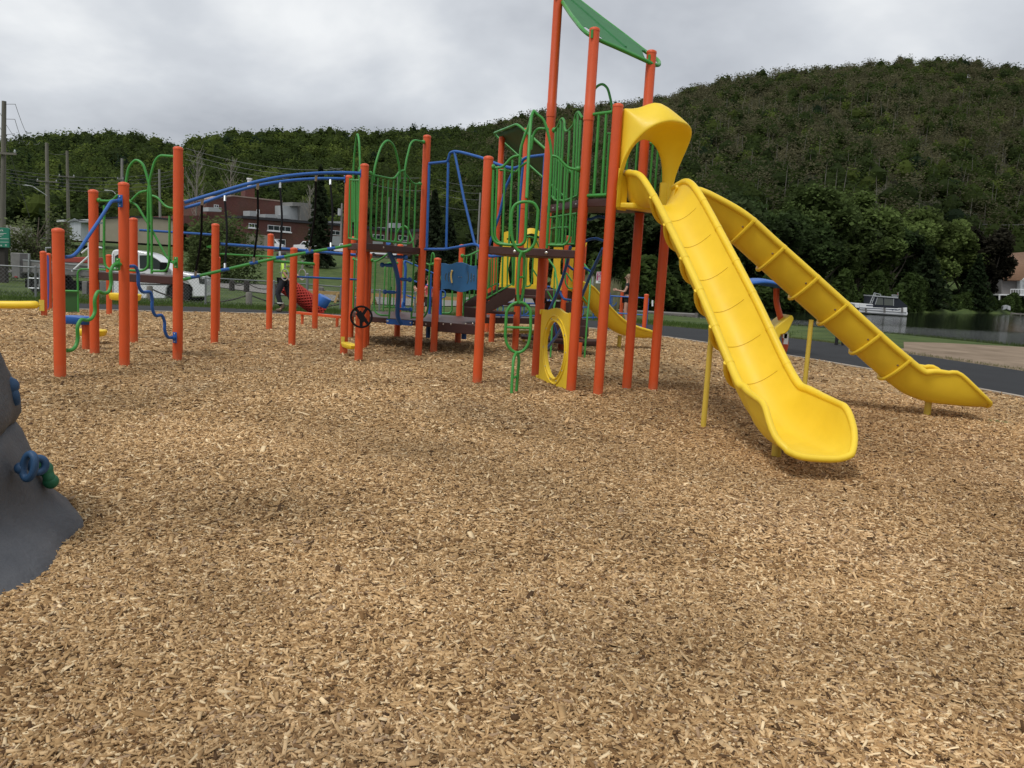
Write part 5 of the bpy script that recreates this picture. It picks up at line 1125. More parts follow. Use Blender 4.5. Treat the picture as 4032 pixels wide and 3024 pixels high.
bars(g, 'U', [(700, 60), (760, 50), (865, 20), (970, 0), (1250, 110), (1285, 100), (1390, 90)], [(690, 1330), (722, 1120), (818, 975), (922, 915), (1235, 735), (1265, 730), (1370, 660)], RA, RB, .0135); g.build('hand_railing', GREEN, T)
# yellow entrance walls
def cut_panel(name, outline_k, outline, slots, Y, th, mt, parent):
    """upright panel at depth Y; slots are real gaps, so it is built from strips between them"""
    o = bpy.data.meshes.new(name); import bmesh
    bm = bmesh.new(); v = [bm.verts.new(Q(*zz(outline_k, x, y), Y)) for x, y in outline]; f = bm.faces.new(v)
    ret = bmesh.ops.extrude_face_region(bm, geom=[f]); bmesh.ops.translate(bm, verts=[e for e in ret['geom'] if isinstance(e, bmesh.types.BMVert)], vec=(0, th, 0)); bmesh.ops.recalc_face_normals(bm, faces=bm.faces)
    bm.to_mesh(o); bm.free(); o.materials.append(mt); ob = bpy.data.objects.new(name, o); C.objects.link(ob); put(ob, parent); return ob
cut_panel('entrance_wall', 'I', [(240, 1210), (262, 900), (300, 560), (305, 425), (360, 408), (415, 410), (415, 470), (345, 520), (410, 560), (418, 700), (372, 960), (395, 1215)], [], 17.5, .05, YELLOW, T)
cut_panel('entrance_wall', 'I', [(470, 1215), (455, 560), (560, 500), (690, 505), (700, 620), (672, 900), (680, 1130), (700, 1215)], [], 17.5, .05, YELLOW, T)
cut_panel('entrance_wall', 'I', [(735, 1218), (740, 1100), (725, 850), (740, 620), (760, 505), (830, 510), (822, 1218)], [], 17.5, .05, YELLOW, T)
cut_panel('entrance_wall', 'I', [(240, 1240), (242, 1170), (830, 1180), (830, 1250)], [], 17.48, .07, YELLOW, T)
m = MB(); rows = []
for k in range(13):
    a = k / 12.; x = 632 + 200 * a; yt = 410 - 50 * math.sin(PI * (a * .8 + .2)); rows.append([Q(*zz('I', x, yt), 17.3), Q(*zz('I', x, yt + 80), 17.25), Q(*zz('I', x, yt + 80), 17.7), Q(*zz('I', x, yt), 17.7)])
m.grid(rows, closed=True); m.build('entrance_hood', YELLOW, T)
cut_panel('entrance_wall', 'I', [(985, 1220), (1030, 900), (1035, 640), (1160, 640), (1175, 680), (1130, 850), (1128, 1030), (1205, 1070), (1215, 640), (1330, 640), (1520, 568), (1480, 680), (1330, 700), (1300, 1265), (1120, 1262)], [], 17.1, .05, YELLOW, T)
g = MB()
g.tube(rounded(at('I', [(620, 490), (690, 485), (760, 505), (790, 560), (820, 640)], 16.9), .06), .0155); g.tube(rounded(at('I', [(745, 640), (715, 1150), (690, 1200), (620, 1215)], 16.9), .08), .0155)
bars(g, 'I', [], [], D0, C10)
for a, b_ in (((655, 500), (630, 1215)), ((430, 780), (440, 1200)), ((290, 780), (280, 1240)), ((365, 775), (355, 1205)), ((470, 780), (455, 1200))): g.tube(at('I', [a, b_], 16.9), .0125, 8)
g.build('railing', GREEN, T)
# curved green stair rails on the right of the tower
g = MB()
g.tube(smooth(at('I', [(960, 815), (1045, 940), (1065, 1050), (1085, 1170), (1075, 1300), (1030, 1560)], 16.2, 15.5) + at('J', [(1015, 420), (985, 960)], 15.5, 15.37), 4), .0175)
g.tube(smooth(at('I', [(1465, 870), (1540, 980), (1560, 1100), (1555, 1300), (1520, 1659)], 16.4, 15.7) + at('J', [(1510, 520), (1478, 970)], 15.65, 15.61), 4), .0175)
g.tube(rounded(at('I', [(940, 1275), (1020, 1410)], 16.0), .05), .0155); g.tube(rounded(at('I', [(1215, 1010), (1300, 1135)], 16.1), .05), .0155); g.tube(rounded(at('I', [(1440, 1330), (1515, 1440)], 16.0), .05), .0155); g.tube(at('I', [(725, 955), (815, 1090)], 16.5), .0155)
g.tube(at('I', [(1045, 990), (1030, 1500)], 16.1), .0125); g.tube(rounded(at('I', [(1205, 800), (1200, 1160), (1250, 1240), (1310, 1240)], 16.3), .08), .0155)
g.build('stair_rail', GREEN, T)
# solid brown steps going down to the right front
for k, (x0, y0, x1, y1, Yd) in enumerate(((560, 660, 1640, 790, 16.2), )):
    m = MB(); m.prism([Q(*zz('J', 560, 680), 16.6), Q(*zz('J', 1380, 785), 15.9), Q(*zz('J', 1700, 785), 16.0), Q(*zz('J', 1700, 712), 16.0), Q(*zz('J', 1390, 712), 15.9), Q(*zz('J', 560, 640), 16.6)], (.0, .55, 0)); m.build('step', BROWN, T, bevel=.006)
m = MB(); m.prism([Q(*zz('J', 920, 135), 17.0), Q(*zz('J', 1300, 150), 16.8), Q(*zz('J', 1300, 310), 16.8), Q(*zz('J', 1150, 330), 16.9), Q(*zz('J', 900, 290), 17.0)], (0, .3, 0)); m.build('step', BROWN, T, bevel=.006)
m = MB(); m.prism([Q(*zz('J', 1020, 470), 16.6), Q(*zz('J', 1540, 500), 16.5), Q(*zz('J', 1540, 650), 16.5), Q(*zz('J', 1020, 650), 16.6)], (0, .3, 0)); m.build('step', BROWN, T, bevel=.006)
m = MB(); m.prism(at('I', [(710, 1250), (930, 1260), (930, 1440), (820, 1500), (790, 1530), (720, 1380)], 16.9), (0, .06, 0)); m.build('stringer', BROWN, T)
m = MB(); m.prism(at('Q', [(760, 560), (905, 780), (985, 900), (985, 1060), (840, 1000), (760, 800)], 16.7), (0, .05, 0)); m.build('stringer', BROWN, T)
leg(T, 1.23, 15.62, .30, .045, 'support_post', ORANGE)
# roof sheet with its tube frame
rq = [Q(*zz('H', 160, 462), 18.4), Q(*zz('H', 505, 325), 16.4), Q(*zz('H', 1300, 1035), 15.6), Q(*zz('H', 1300, 1480), 17.2)]
m = MB(); m.tube(rounded(rq, .14, closed=True), .026, 10, closed=True); m.build('roof_frame', GREEN, T)
nn_ = np.cross(rq[1] - rq[0], rq[3] - rq[0]); nn_ /= np.linalg.norm(nn_); cq = sum(rq) / 4
SH2 = mat('green_roof_sheet', (.022, .085, .026), .5, var=.05, vscale=3., trans=.1)
m = MB()
def rr4(u, v_): return (rq[0] * (1 - u) + rq[1] * u) * (1 - v_) + (rq[3] * (1 - u) + rq[2] * u) * v_
m.grid([[rr4(.04 + .92 * i / 6, .03 + .94 * j / 14) + np.array((0, 0, .012 + .02 * (i % 2))) for i in range(7)] for j in range(15)], smooth=False); m.build('roof_sheet', SH2, T, solid=.01)

T = thing('small_slide', 'small curved yellow slide on the right of the rear roofed tower', 'slide', (1.9, 17.9, 0))
sm1 = [(1.0, 17.30, 1.24, .24, .20, .20), (1.25, 17.40, 1.20, .24, .20, .20), (1.45, 17.55, 1.02, .24, .21, .21), (1.80, 17.85, .68, .24, .21, .21), (2.15, 18.15, .42, .24, .21, .21), (2.5, 18.42, .30, .25, .20, .20), (2.85, 18.66, .27, .24, .15, .15), (3.05, 18.78, .28, .2, .08, .08)]
chute(T, sm1, [], 'chute', rail=.032); leg(T, 2.31, 18.42, .30, .045)

# ---- ramp and rails further back
T = thing('access_ramp', 'long low brown ramp deck with blue pipe railings behind the rear tower', 'ramp', (.8, 20, 0))
slab(T, [(-.7, 18.9), (1.75, 20.6), (1.3, 21.4), (-1.1, 20.0)], .50, .14)
def pipe_rail(parent, a, b_, z0, z1, n, mt=BLUE, arcs=True):
    a, b_ = np.array(a, float), np.array(b_, float); m = MB()
    P_ = lambda u, z: np.array((*(a * (1 - u) + b_ * u), z))
    for z in (z0 + .05, z0 + .45 * (z1 - z0), z1): m.tube([P_(0, z), P_(1, z)], .02, 8)
    for i in range(n + 1):
        u = i / n; m.tube([P_(u, z0), P_(u, z1)], .019, 8); m.tube([P_(min(1, u + .045), z0 + .05), P_(min(1, u + .045), z1)], .012, 6)
        if arcs and i < n:
            c_ = P_(u + .12 / 1, z0 + .28 * (z1 - z0)); du = (b_ - a) / np.linalg.norm(b_ - a)
            m.tube([P_(u + .045, z0 + .28 * (z1 - z0)) + np.array((*(du * .16 * math.sin(t_)), .13 * math.cos(t_))) for t_ in np.linspace(0, PI, 9)], .013, 6); m.tube([P_(u + .045, z0 + .80 * (z1 - z0)) + np.array((*(du * .14 * math.sin(t_)), .12 * math.cos(t_))) for t_ in np.linspace(PI * .5, PI, 5)], .013, 6)
    return m.build('pipe_railing', mt, parent)
pipe_rail(T, (-.5, 19.0), (1.3, 20.5), .50, 1.25, 3)
pipe_rail(T, G(2395, 1300)[:2], G(2543, 1312)[:2], .12, 1.02, 2)
pipe_rail(T, (.7, 22.0), (2.7, 24.5), .35, 1.10, 4)
for px, py, ty in ((2534, 1315, 1160), (2442, 1280, 1150)):
    g_ = G(px, py); v = ray(px + 8, ty); t_ = math.hypot(*g_[:2]) / math.hypot(*v[:2]); post(T, (g_[0], g_[1], H + v[2] * t_))
m = MB(); m.tube(rounded([Q(1972, 1255, 19.2), Q(1975, 1232, 19.2), Q(1995, 1225, 19.2), Q(1995, 1255, 19.2)], .1), .018, 8); m.build('pipe_loop', BLUE, T)

T = thing('balance_board', 'long low yellow moulded balance board under the low decks', 'balance beam', (.4, 18.2, 0))
m = MB(); m.prism([Q(1950, 1309, 18.3), Q(2240, 1318, 18.3), Q(2240, 1311, 18.3), Q(2200, 1302, 18.3), Q(1980, 1300, 18.3), Q(1972, 1304, 18.3), Q(1950, 1306, 18.3)], (0, .30, 0)); m.build('board', mat('dull_yellow_plastic', (.45, .33, .06), .5), T, bevel=.01); leg(T, .2, 18.4, .12, .03, 'leg'); leg(T, .9, 18.4, .12, .03, 'leg')

T = thing('balance_beam', 'low orange steel balance beam behind the orange posts in the middle', 'balance beam', tuple(G(1190, 1277)))
a_, b_ = Q(1172, 1236, 20.4), Q(1345, 1244, 19.6); m = MB(); d_ = np.array(b_) - a_; d_[2] = 0; L = np.linalg.norm(d_); d_ /= L; m.obox((np.array(a_) + b_) / 2, np.append(d_[:2], 0) * L / 2, np.array((-d_[1], d_[0], 0)) * .05, (0, 0, .032)); m.build('beam', ORANGE, T, bevel=.008)
q_ = G(1190, 1277); leg(T, q_[0], q_[1], .26, .035, 'leg', ORANGE); leg(T, b_[0] - .1, b_[1], .25, .035, 'leg', ORANGE)

# ---- far left pieces
T = thing('balance_beam', 'thick yellow rounded balance bar fixed low on an orange post at the left edge', 'balance beam', (PT['A2'][0], PT['A2'][1], 0))
post(T, 'A2'); yb = at('C', [(-260, 640), (0, 632), (200, 633), (440, 632), (462, 634)], 18.0, 18.2); m = MB(); m.tube(smooth(yb, 4), [.085] * (len(smooth(yb, 4)) - 4) + [.08, .07, .05, .02], 14); m.build('beam', YELLOW, T)
m = MB(); m.tube(at('C', [(450, 636), (515, 636)], 18.17), .025, 10); m.obox(Q(*zz('C', 519, 640), 18.16), (.055, 0, 0), (0, .01, 0), (0, 0, .12)); m.build('bracket', YELLOWP, T)
T = thing('upright_board', 'narrow blue upright board on an orange post at far left', 'play panel', (PT['A2b'][0], PT['A2b'][1], 0)); post(T, 'A2b')
m = MB(); q_ = [Q(*zz('C', x, y), 19.3) for x, y in [(583, 30), (590, 10), (600, 20), (607, 60), (610, 400), (604, 660), (592, 690), (588, 400)]]; m.prism(q_, (-.01, .03, 0)); m.build('board', mat('violet_blue_plastic', (.05, .07, .30), .45), T)
T = thing('play_panel', 'plain green panel in a green tube frame beside the rear left orange post', 'play panel', (PT['A7'][0], PT['A7'][1], 0)); post(T, 'A7')
m = MB(); m.prism(at('B', [(770, 935), (958, 940), (968, 1192), (770, 1200)], 19.5), (0, .03, 0)); m.build('panel', DARKGREEN, T)
m = MB(); m.tube(rounded(at('B', [(1315, 675), (1300, 668), (1000, 662), (965, 700), (975, 1200)], 19.5), .1), .022, 10); m.tube(at('B', [(770, 932), (968, 937)], 19.45), .022, 8); m.build('frame', GREEN, T)

# ---- climbing rock at the left edge
ROCK = mat('painted_grey_rock', (.068, .074, .088), .72, var=.30, vscale=1.6, bump=.55, bscale=45, col2=(.100, .102, .110), bdist=.012)
T = thing('climbing_rock', 'grey moulded climbing boulder with blue and green hand holds at the left edge', 'climbing boulder', (-3.2, 4.0, 0))
from mathutils import noise as mnoise
def boulder(c, prof, name, rx, ry, seed, amp=.06):
    m = MB(); n = 96; rows = []
    for r, z in prof:
        row = []
        for i in range(n):
            a = 2 * PI * i / n; v = Vector((math.cos(a) * 1.4, math.sin(a) * 1.4, z * 1.8 + seed)); d = mnoise.noise(v) * amp * 2.2 + mnoise.noise(v * 2.3) * amp * .8; da_ = lambda c0: (a - c0 + PI) % (2 * PI) - PI; d += (.20 * math.exp(-(da_(-.40) / .42) ** 2) + .075 * math.exp(-(da_(.50) / .26) ** 2)) * math.exp(-max(0, z - .03) ** 2 / .008) * (seed == 0.) + .03 * math.exp(-(da_(.45) / .2) ** 2) * math.sin(z * 9 + seed)
            row.append((c[0] + (rx * r + d * min(1, r * 3)) * math.cos(a), c[1] + (ry * r + d * min(1, r * 3)) * math.sin(a), c[2] + z + mnoise.noise(v * 1.5) * .02))
        rows.append(row)
    m.grid(rows, closed=True); return m.build(name, ROCK, T, angle=60)
pl_ = [(1.16, -.15), (1.16, 0), (1.135, .035), (1.12, .07), (1.08, .11), (1.045, .15), (1.01, .20), (.98, .28), (.955, .38), (.935, .45), (.905, .52), (.87, .565), (.7, .59), (.3, .6), (.01, .6)]
boulder((-3.32, 3.85, 0), pl_, 'lower_boulder', 1., 1., 0., .045)
pu_ = [(.01, .50), (.6, .51), (.81, .53), (.875, .57), (.90, .62), (.895, .68), (.87, .75), (.83, .84), (.79, .92), (.74, 1.02), (.66, 1.12), (.54, 1.22), (.3, 1.3), (.01, 1.32)]
boulder((-3.32, 3.85, 0), pu_, 'upper_boulder', 1., 1., 5.3, .030)
HB = mat('blue_hand_hold', (.018, .065, .15), .6, bump=.2, bscale=90, bdist=.004); HG = mat('green_hand_hold', (.012, .12, .055), .6, bump=.2, bscale=90, bdist=.004)
def RQ(x, y, Y): return Q(x / 1.6265, 1400 + y / 1.6265, Y)
c_ = RQ(185, 710, 3.95); m = MB(); m.curve([c_ + np.array((.058 * math.sin(a) * .62 + .012 * math.cos(a), -.015 * math.sin(a), .062 * math.cos(a))) for a in np.linspace(0, 2 * PI, 11)[:-1]], .018, 12, closed=True, sub=4); m.ball(RQ(132, 722, 3.97), .030, 14, 10); m.build('hand_hold', HB, T)
c_ = RQ(246, 702, 4.10); m = MB(); m.curve([c_ + np.array((.035 * math.sin(a) * .7, .02 * math.sin(a), .036 * math.cos(a))) for a in np.linspace(0, 2 * PI, 10)[:-1]], .019, 12, closed=True, sub=4); m.build('hand_hold', HB, T)
m = MB(); m.curve([RQ(270, 700, 4.28), RQ(296, 725, 4.26), RQ(305, 755, 4.26), RQ(318, 790, 4.26), RQ(328, 815, 4.28)], .030, 12); m.ball(RQ(325, 805, 4.27), .040, 12, 9); m.ball(RQ(286, 725, 4.27), .042, 12, 9); m.build('hand_hold', HG, T)
m = MB(); m.ball(RQ(62, 195, 4.26), .046, 12, 9); m.ball(RQ(46, 178, 4.28), .040, 12, 9); m.curve([RQ(75, 215, 4.26), RQ(90, 260, 4.26), RQ(96, 300, 4.28)], .028, 10); m.build('hand_hold', HB, T)

# ---- covered spinner right of the slides
T = thing('shaded_spinner', 'orange bent-pole seat ride with blue dome cover and yellow seat behind the double slide', 'playground ride', tuple(G(3087, 1385)))
YS = 19.3
m = MB(); m.tube(smooth(at('R', [(1540, 375), (1542, 520), (1570, 640), (1600, 760), (1630, 900), (1638, 980), (1625, 1050), (1590, 1120)], YS) + [np.array(Q(*zz('R', 1560, 1190), YS)) * (1, 1, 0) + np.array((0, 0, -.1))], 5), .068, 16); m.build('bent_pole', ORANGE, T)
m = MB(); cQ = Q(*zz('R', 1340, 300), YS); rows = []
for k in range(11):
    v_ = -1 + .2 * k; rows.append([(cQ[0] + 1.13 * u_, cQ[1] + .75 * v_, cQ[2] + .20 * (1 - u_ * u_) - .16 - .07 * v_ * v_ + .015 * math.cos(9 * u_)) for u_ in np.linspace(-1, 1, 21)])
m.grid(rows); m.build('dome_cover', BLUE, T, solid=.05)
m = MB(); m.prism(at('R', [(1500, 830), (1560, 770), (1700, 662), (1722, 675), (1733, 710), (1680, 830), (1640, 870), (1590, 880), (1570, 940), (1530, 900)], YS - .35), (0, .75, 0)); m.build('seat', YELLOW, T, bevel=.05)
m = MB(); m.obox(Q(*zz('R', 1635, 870), YS - .16), (.05, 0, 0), (0, .01, 0), (0, 0, .10)); m.obox(Q(*zz('R', 1645, 925), YS - .16), (.05, 0, 0), (0, .01, 0), (0, 0, .12)); m.build('safety_label', WHITEL, T)
# ---- crawl tube and bucket
T = thing('mesh_climber', 'slanting red net-covered tube beside the walking man', 'climber', tuple(G(1190, 1232)))
a_, b_ = np.array(Q(*zz('E', 1500, 700), 25.6)), np.array(Q(*zz('E', 1960, 1040), 26.0)); u = b_ - a_; L = np.linalg.norm(u); u /= L; s_ = np.cross(u, (0, 1., 0)); s_ /= np.linalg.norm(s_); w_ = np.cross(u, s_); R0 = .25
RED = mat('red_net_rope', (.42, .028, .015), .7); m = MB(); 
m.tube([a_, b_], R0 * .93, 24); m.build('core', mat('dark_red_core', (.20, .012, .008), .85), T)
m = MB()
for k in range(14):
    for sg in (-1, 1):
        m.tube([a_ + u * L * t_ + R0 * (math.cos(2 * PI * k / 14 + sg * t_ * 5) * s_ + math.sin(2 * PI * k / 14 + sg * t_ * 5) * w_) for t_ in np.linspace(0, 1, 22)], .024, 5)
m.build('net', RED, T)
T = thing('toy_bucket', 'tilted blue plastic bucket beside the red net tube', 'bucket', tuple(Q(1275, 1180, 24.4)))
c_ = np.array(Q(*zz('E', 1930, 960), 24.4)); ax = np.array((.45, 0, .89)); m = MB(); m.lathe(c_, [(.02, .02), (.16, .02), (.175, 0), (.19, .02), (.205, .26), (.19, .30), (.03, .31)], 24, ax); m.build('pail', mat('blue_bucket_plastic', (.02, .12, .42), .45), T)

# child behind the low platform and tan barrier boards
T = thing('wooden_barrier', 'long tan wooden board barrier on a frame beyond the chain-link fence', 'barrier', (*((1500 - 2041) / 3313. * 40, 40), -.3))
TAN = mat('tan_timber', (.36, .23, .085), .8, var=.15, vscale=3.)
m = MB(); m.prism([Q(1216, 1143, 40), Q(1800, 1170, 40), Q(1800, 1184, 40), Q(1216, 1156, 40)], (0, .08, 0)); m.build('board', TAN, T)
for px in (1330, 1470, 1640):
    m = MB(); y_ = 1150 + (px - 1216) * .047; m.tube([Q(px, y_, 39.9), Q(px - 12, y_ + 38, 39.6)], .06, 4); m.tube([Q(px, y_, 39.9), Q(px + 12, y_ + 38, 40.2)], .06, 4); m.tube([Q(px - 9, y_ + 27, 39.7), Q(px + 9, y_ + 27, 40.0)], .05, 4); m.build('trestle_leg', TAN, T)

# ================================================================== BEYOND THE PLAYGROUND
def XY(px, D): return ((px - 2041) / 3313. * D, D)
def gz(x, y): return float(tz(x, y))
# ---- chain link fence along the path
FM = mat('fence_galvanised', (.22, .23, .235), .5, .5)
FP = [(-25.4, 24.0), XY(138, 25.4), XY(811, 28.7), XY(1081, 29.8), XY(1345, 31.0), XY(1500, 31.8), XY(1640, 32.6)]
T = thing('chain_link_fence', 'low grey chain-link fence running along the far side of the asphalt path', 'fence', (FP[2][0], FP[2][1], 0))
m = MB(); tops = [(x, y, gz(x, y) + .93) for x, y in FP]
for a, b_ in zip(tops[:-1], tops[1:]): m.tube([a, b_], .022, 8)
m.build('top_rail', FM, T)
for x, y in FP[1:]:
    m = MB(); m.tube([(x, y, gz(x, y) - .1), (x, y, gz(x, y) + .95)], .034, 8); m.ball((x, y, gz(x, y) + .95), .036, 8, 6); m.build('fence_post', FM, T)
x, y = XY(1212, 29.9); m = MB(); m.tube([(x, y, gz(x, y) - .1), (x, y, gz(x, y) + 1.25)], .05, 10); m.ball((x, y, gz(x, y) + 1.25), .055, 10, 6); m.build('gate_post', FM, T)
vs, fs = [], []
for (x0, y0), (x1, y1) in zip(FP[:-1], FP[1:]):
    L = math.hypot(x1 - x0, y1 - y0); d = np.array(((x1 - x0) / L, (y1 - y0) / L)); hgt = .88; sp_ = .115
    for sg in (-1, 1):
        for k in range(int(-hgt / sp_) - 1, int(L / sp_) + int(hgt / sp_) + 2):
            s0, s1 = k * sp_, k * sp_ + hgt; z0, z1 = 0., 1.
            lo, hi = max(0, -s0 / hgt), min(1, (L - s0) / hgt)
            if lo >= hi: continue
            p = []
            for t_ in (lo, hi):
                s_ = s0 + hgt * t_; zf = t_ if sg > 0 else 1 - t_; X, Y_ = x0 + d[0] * s_, y0 + d[1] * s_; p.append((X, Y_, gz(X, Y_) + .03 + .88 * zf))
            n = len(vs); w_ = .0035; vs += [(p[0][0], p[0][1] + .002 * sg, p[0][2] - w_), (p[0][0], p[0][1] + .002 * sg, p[0][2] + w_), (p[1][0], p[1][1] + .002 * sg, p[1][2] + w_), (p[1][0], p[1][1] + .002 * sg, p[1][2] - w_)]; fs.append((n, n + 1, n + 2, n + 3))
m = MB(); m.add(vs, fs, False); m.build('wire_mesh', FM, T, recalc=False)

# ---- chain bollards
WOODG = mat('weathered_wood', (.15, .14, .12), .9, var=.3, vscale=6., stretch=(1, 1, .2), bump=.3, bscale=30)
WOODD = mat('dark_wood_post', (.035, .03, .027), .9)
def bollard(px, D, h, r, m_, label):
    x, y = XY(px, D); z = gz(x, y); T = thing('chain_post', label, 'bollard', (x, y, z), 'posts carrying a slack chain'); m = MB(); m.lathe((x, y, z), [(r, -.2), (r, h - .05), (r * .7, h)], 8); m.build('post', m_, T); return (x, y, z + h * .85)
b1_ = bollard(983, 32.6, .62, .13, WOODG, 'pale weathered post with slack chain behind the fence')
b0_ = bollard(590, 31.5, .60, .12, WOODG, 'weathered chain post behind the fence near the truck')
b2_ = bollard(1400, 34.5, .62, .13, WOODG, 'weathered chain post behind the fence near the red net tube')
c1_ = bollard(915, 51, .62, .17, WOODD, 'dark short post at the road edge under the willow')
c2_ = bollard(973, 50, .68, .17, WOODD, 'dark post with chain at the near edge of the gravel road')
c3_ = bollard(1097, 48, .66, .17, WOODD, 'dark chain post behind the walking man at the road edge')
c4_ = bollard(1265, 46.5, .66, .19, WOODG, 'grey chain post at the road edge right of the ring bar')
c5_ = bollard(1465, 45, .66, .18, WOODG, 'grey chain post at the road edge behind the middle tower')
def chain(label, a, b_, sag=.25, r=.03):
    p = [np.array(a) * (1 - t_) + np.array(b_) * t_ - np.array((0, 0, sag * 4 * t_ * (1 - t_))) for t_ in np.linspace(0, 1, 12)]; m = MB(); m.tube(p, r, 6); o = m.build('slack_chain', mat('rusty_dark_chain', (.03, .024, .02), .7), None); tag(o, label, 'chain', 'slack chains between posts')
chain('slack dark chain left of the pale weathered post, behind the fence', b0_, b1_, .42); chain('slack dark chain right of the pale weathered post, behind the fence', b1_, b2_, .4)
chain('short chain between the two dark posts under the willow', c1_, c2_, .2); chain('chain between the dark road-edge posts behind the walking man', c2_, c3_, .3); chain('chain at the road edge right of the walking man', c3_, c4_, .3); chain('chain at the road edge behind the low platform', c4_, c5_, .35)

# ---- vehicles
TYRE = mat('tyre_rubber', (.012, .012, .012), .85); CARP = mat('white_car_paint', (.72, .73, .75), .25, coat=.6); DARKP = mat('dark_underbody', (.010, .010, .011), .8); LAMPR = mat('red_tail_lamp', (.35, .02, .02), .3); LAMPA = mat('amber_lamp', (.55, .32, .06), .3)
def wheel(parent, c, r, wd, rim=True):
    c = np.array(c, float); m = MB(); m.lathe(c, [(r * .60, -wd / 2), (r * .93, -wd / 2), (r, -wd * .35), (r, wd * .35), (r * .93, wd / 2), (r * .6, wd / 2)], 28, (0, 1, 0)); o = m.build('wheel', TYRE, parent)
    if rim:
        m = MB(); m.lathe(c, [(.02, -wd / 2 - .012), (r * .18, -wd / 2 - .012), (r * .22, -wd / 2 + .03), (r * .50, -wd / 2 + .05), (r * .60, -wd / 2 - .004), (r * .60, wd / 2)], 24, (0, 1, 0)); rm = m.build('rim', GREYM, o); m = MB()
        for k in range(8): a = PI * k / 4; m.ball(c + np.array((math.cos(a) * r * .36, -wd / 2 + .012, math.sin(a) * r * .36)), .022, 6, 4)
        m.build('lug_nuts', CHROME, rm)
YT = 32.4
def TQ(x, y, d=0.): p = Q(x, y, YT); return np.array((p[0] - d * .2, YT + d, p[2]))
def BQ(x, y, d=0.): return TQ(x / 3.16, 850 + y / 3.16, d)
T = thing('utility_truck', 'white flatbed utility truck with grey bed behind the chain-link fence', 'truck', (-16.5, YT + 1, -.45))
cabp = [(1372, 1180), (1378, 700), (1385, 480), (1400, 432), (1440, 418), (1700, 428), (1840, 455), (1905, 480), (2010, 555), (2120, 650), (2175, 690), (2330, 712), (2470, 735), (2535, 775), (2560, 830), (2565, 1010), (2400, 1010), (2395, 900), (2330, 820), (2230, 790), (2130, 820), (2075, 900), (2060, 1035), (1400, 1035)]
cabp = [p for p in cabp if p[1] < 1100]
m = MB(); m.prism([BQ(x, y) for x, y in cabp], (-.36, 1.7, 0)); cab = m.build('cab', CARP, T, bevel=.05)
m = MB(); m.prism([BQ(x, y, -.006) for x, y in [(1735, 490), (1860, 490), (1960, 545), (2055, 620), (2070, 668), (1740, 655)]], (0, .02, 0)); m.build('side_window', GLASS, cab)
m = MB(); m.prism([BQ(x, y, -.006) for x, y in [(1430, 500), (1470, 478), (1680, 482), (1690, 650), (1425, 640)]], (0, .02, 0)); m.build('side_window', GLASS, cab)
m = MB(); m.obox(BQ(2050, 640, -.18), (.13, 0, 0), (0, .09, 0), (0, 0, .19)); m.build('wing_mirror', BLACK, cab, bevel=.03)
m = MB(); m.prism([BQ(x, y, -.01) for x, y in [(1700, 838), (2130, 848), (2130, 862), (1700, 852)]], (0, .01, 0)); m.prism([BQ(x, y, -.012) for x, y in [(1720, 712), (1808, 712), (1808, 728), (1720, 728)]], (0, .02, 0)); m.build('trim', DARKP, cab)
m = MB(); m.tube([BQ(1715, 465, -.006), BQ(1715, 1030, -.006)], .008, 5); m.tube([BQ(1415, 470, -.006), BQ(1412, 1030, -.006)], .008, 5); m.tube([BQ(2118, 700, -.006), BQ(2112, 850, -.006)], .008, 5); m.build('door_seam', GREYM, cab)
m = MB(); m.prism([BQ(x, y, -.02) for x, y in [(2470, 770), (2545, 785), (2555, 850), (2480, 840)]], (0, .1, 0)); m.build('headlight', GLASS, cab, bevel=.01)
m = MB(); m.box(BQ(2380, 1015, .05), BQ(2570, 940, 1.9)); m.build('bumper', CHROME, cab, bevel=.03)
cx_ = BQ(2232, 0)[0]; zc = BQ(2232, 985)[2]; rw_ = .42
gzT = gz(-12.4, YT); wheel(T, (cx_, YT + .16, gzT + rw_), rw_, .26); wheel(T, (cx_, YT + 1.75, gzT + rw_), rw_, .26)
xr_ = BQ(640, 0)[0]
for dx in (-.0, ): wheel(T, (BQ(470, 0)[0], YT + .16, gzT + rw_), rw_, .26); wheel(T, (BQ(470, 0)[0], YT + 1.75, gzT + rw_), rw_, .26)
m = MB(); m.box((BQ(60, 0)[0], YT + .1, BQ(0, 700)[2]), (BQ(1380, 0)[0], YT + 2.0, BQ(0, 690)[2] + .04)); m.prism([BQ(x, y) for x, y in [(285, 545), (1380, 640), (1380, 770), (285, 700)]], (0, .08, 0)); m.prism([BQ(x, y, 1.95) for x, y in [(285, 545), (1380, 640), (1380, 770), (285, 700)]], (0, .08, 0)); m.build('flat_bed', GREYM, T, bevel=.01)
m = MB(); m.prism([BQ(x, y, -.02) for x, y in [(285, 540), (1380, 632), (1380, 650), (285, 556)]], (0, .05, 0)); m.build('bed_rail', STEEL, T)
m = MB(); m.box(BQ(150, 770, -.03), BQ(285, 465, .55)); m.box(BQ(40, 640, .7), BQ(150, 460, 1.9)); m.build('rear_box', GREYM, T, bevel=.02)
for k in range(4): m = MB(); m.lathe(BQ(122, 570 + 26 * k, .65), [(.03, -.05), (.055, 0), (.055, .04), (.02, .06)], 10, (0, -1, 0)); m.build('lamp', LAMPA, T)
m = MB(); m.box(BQ(185, 765, -.045), BQ(222, 752, -.02)); m.build('tail_lamp', LAMPR, T)
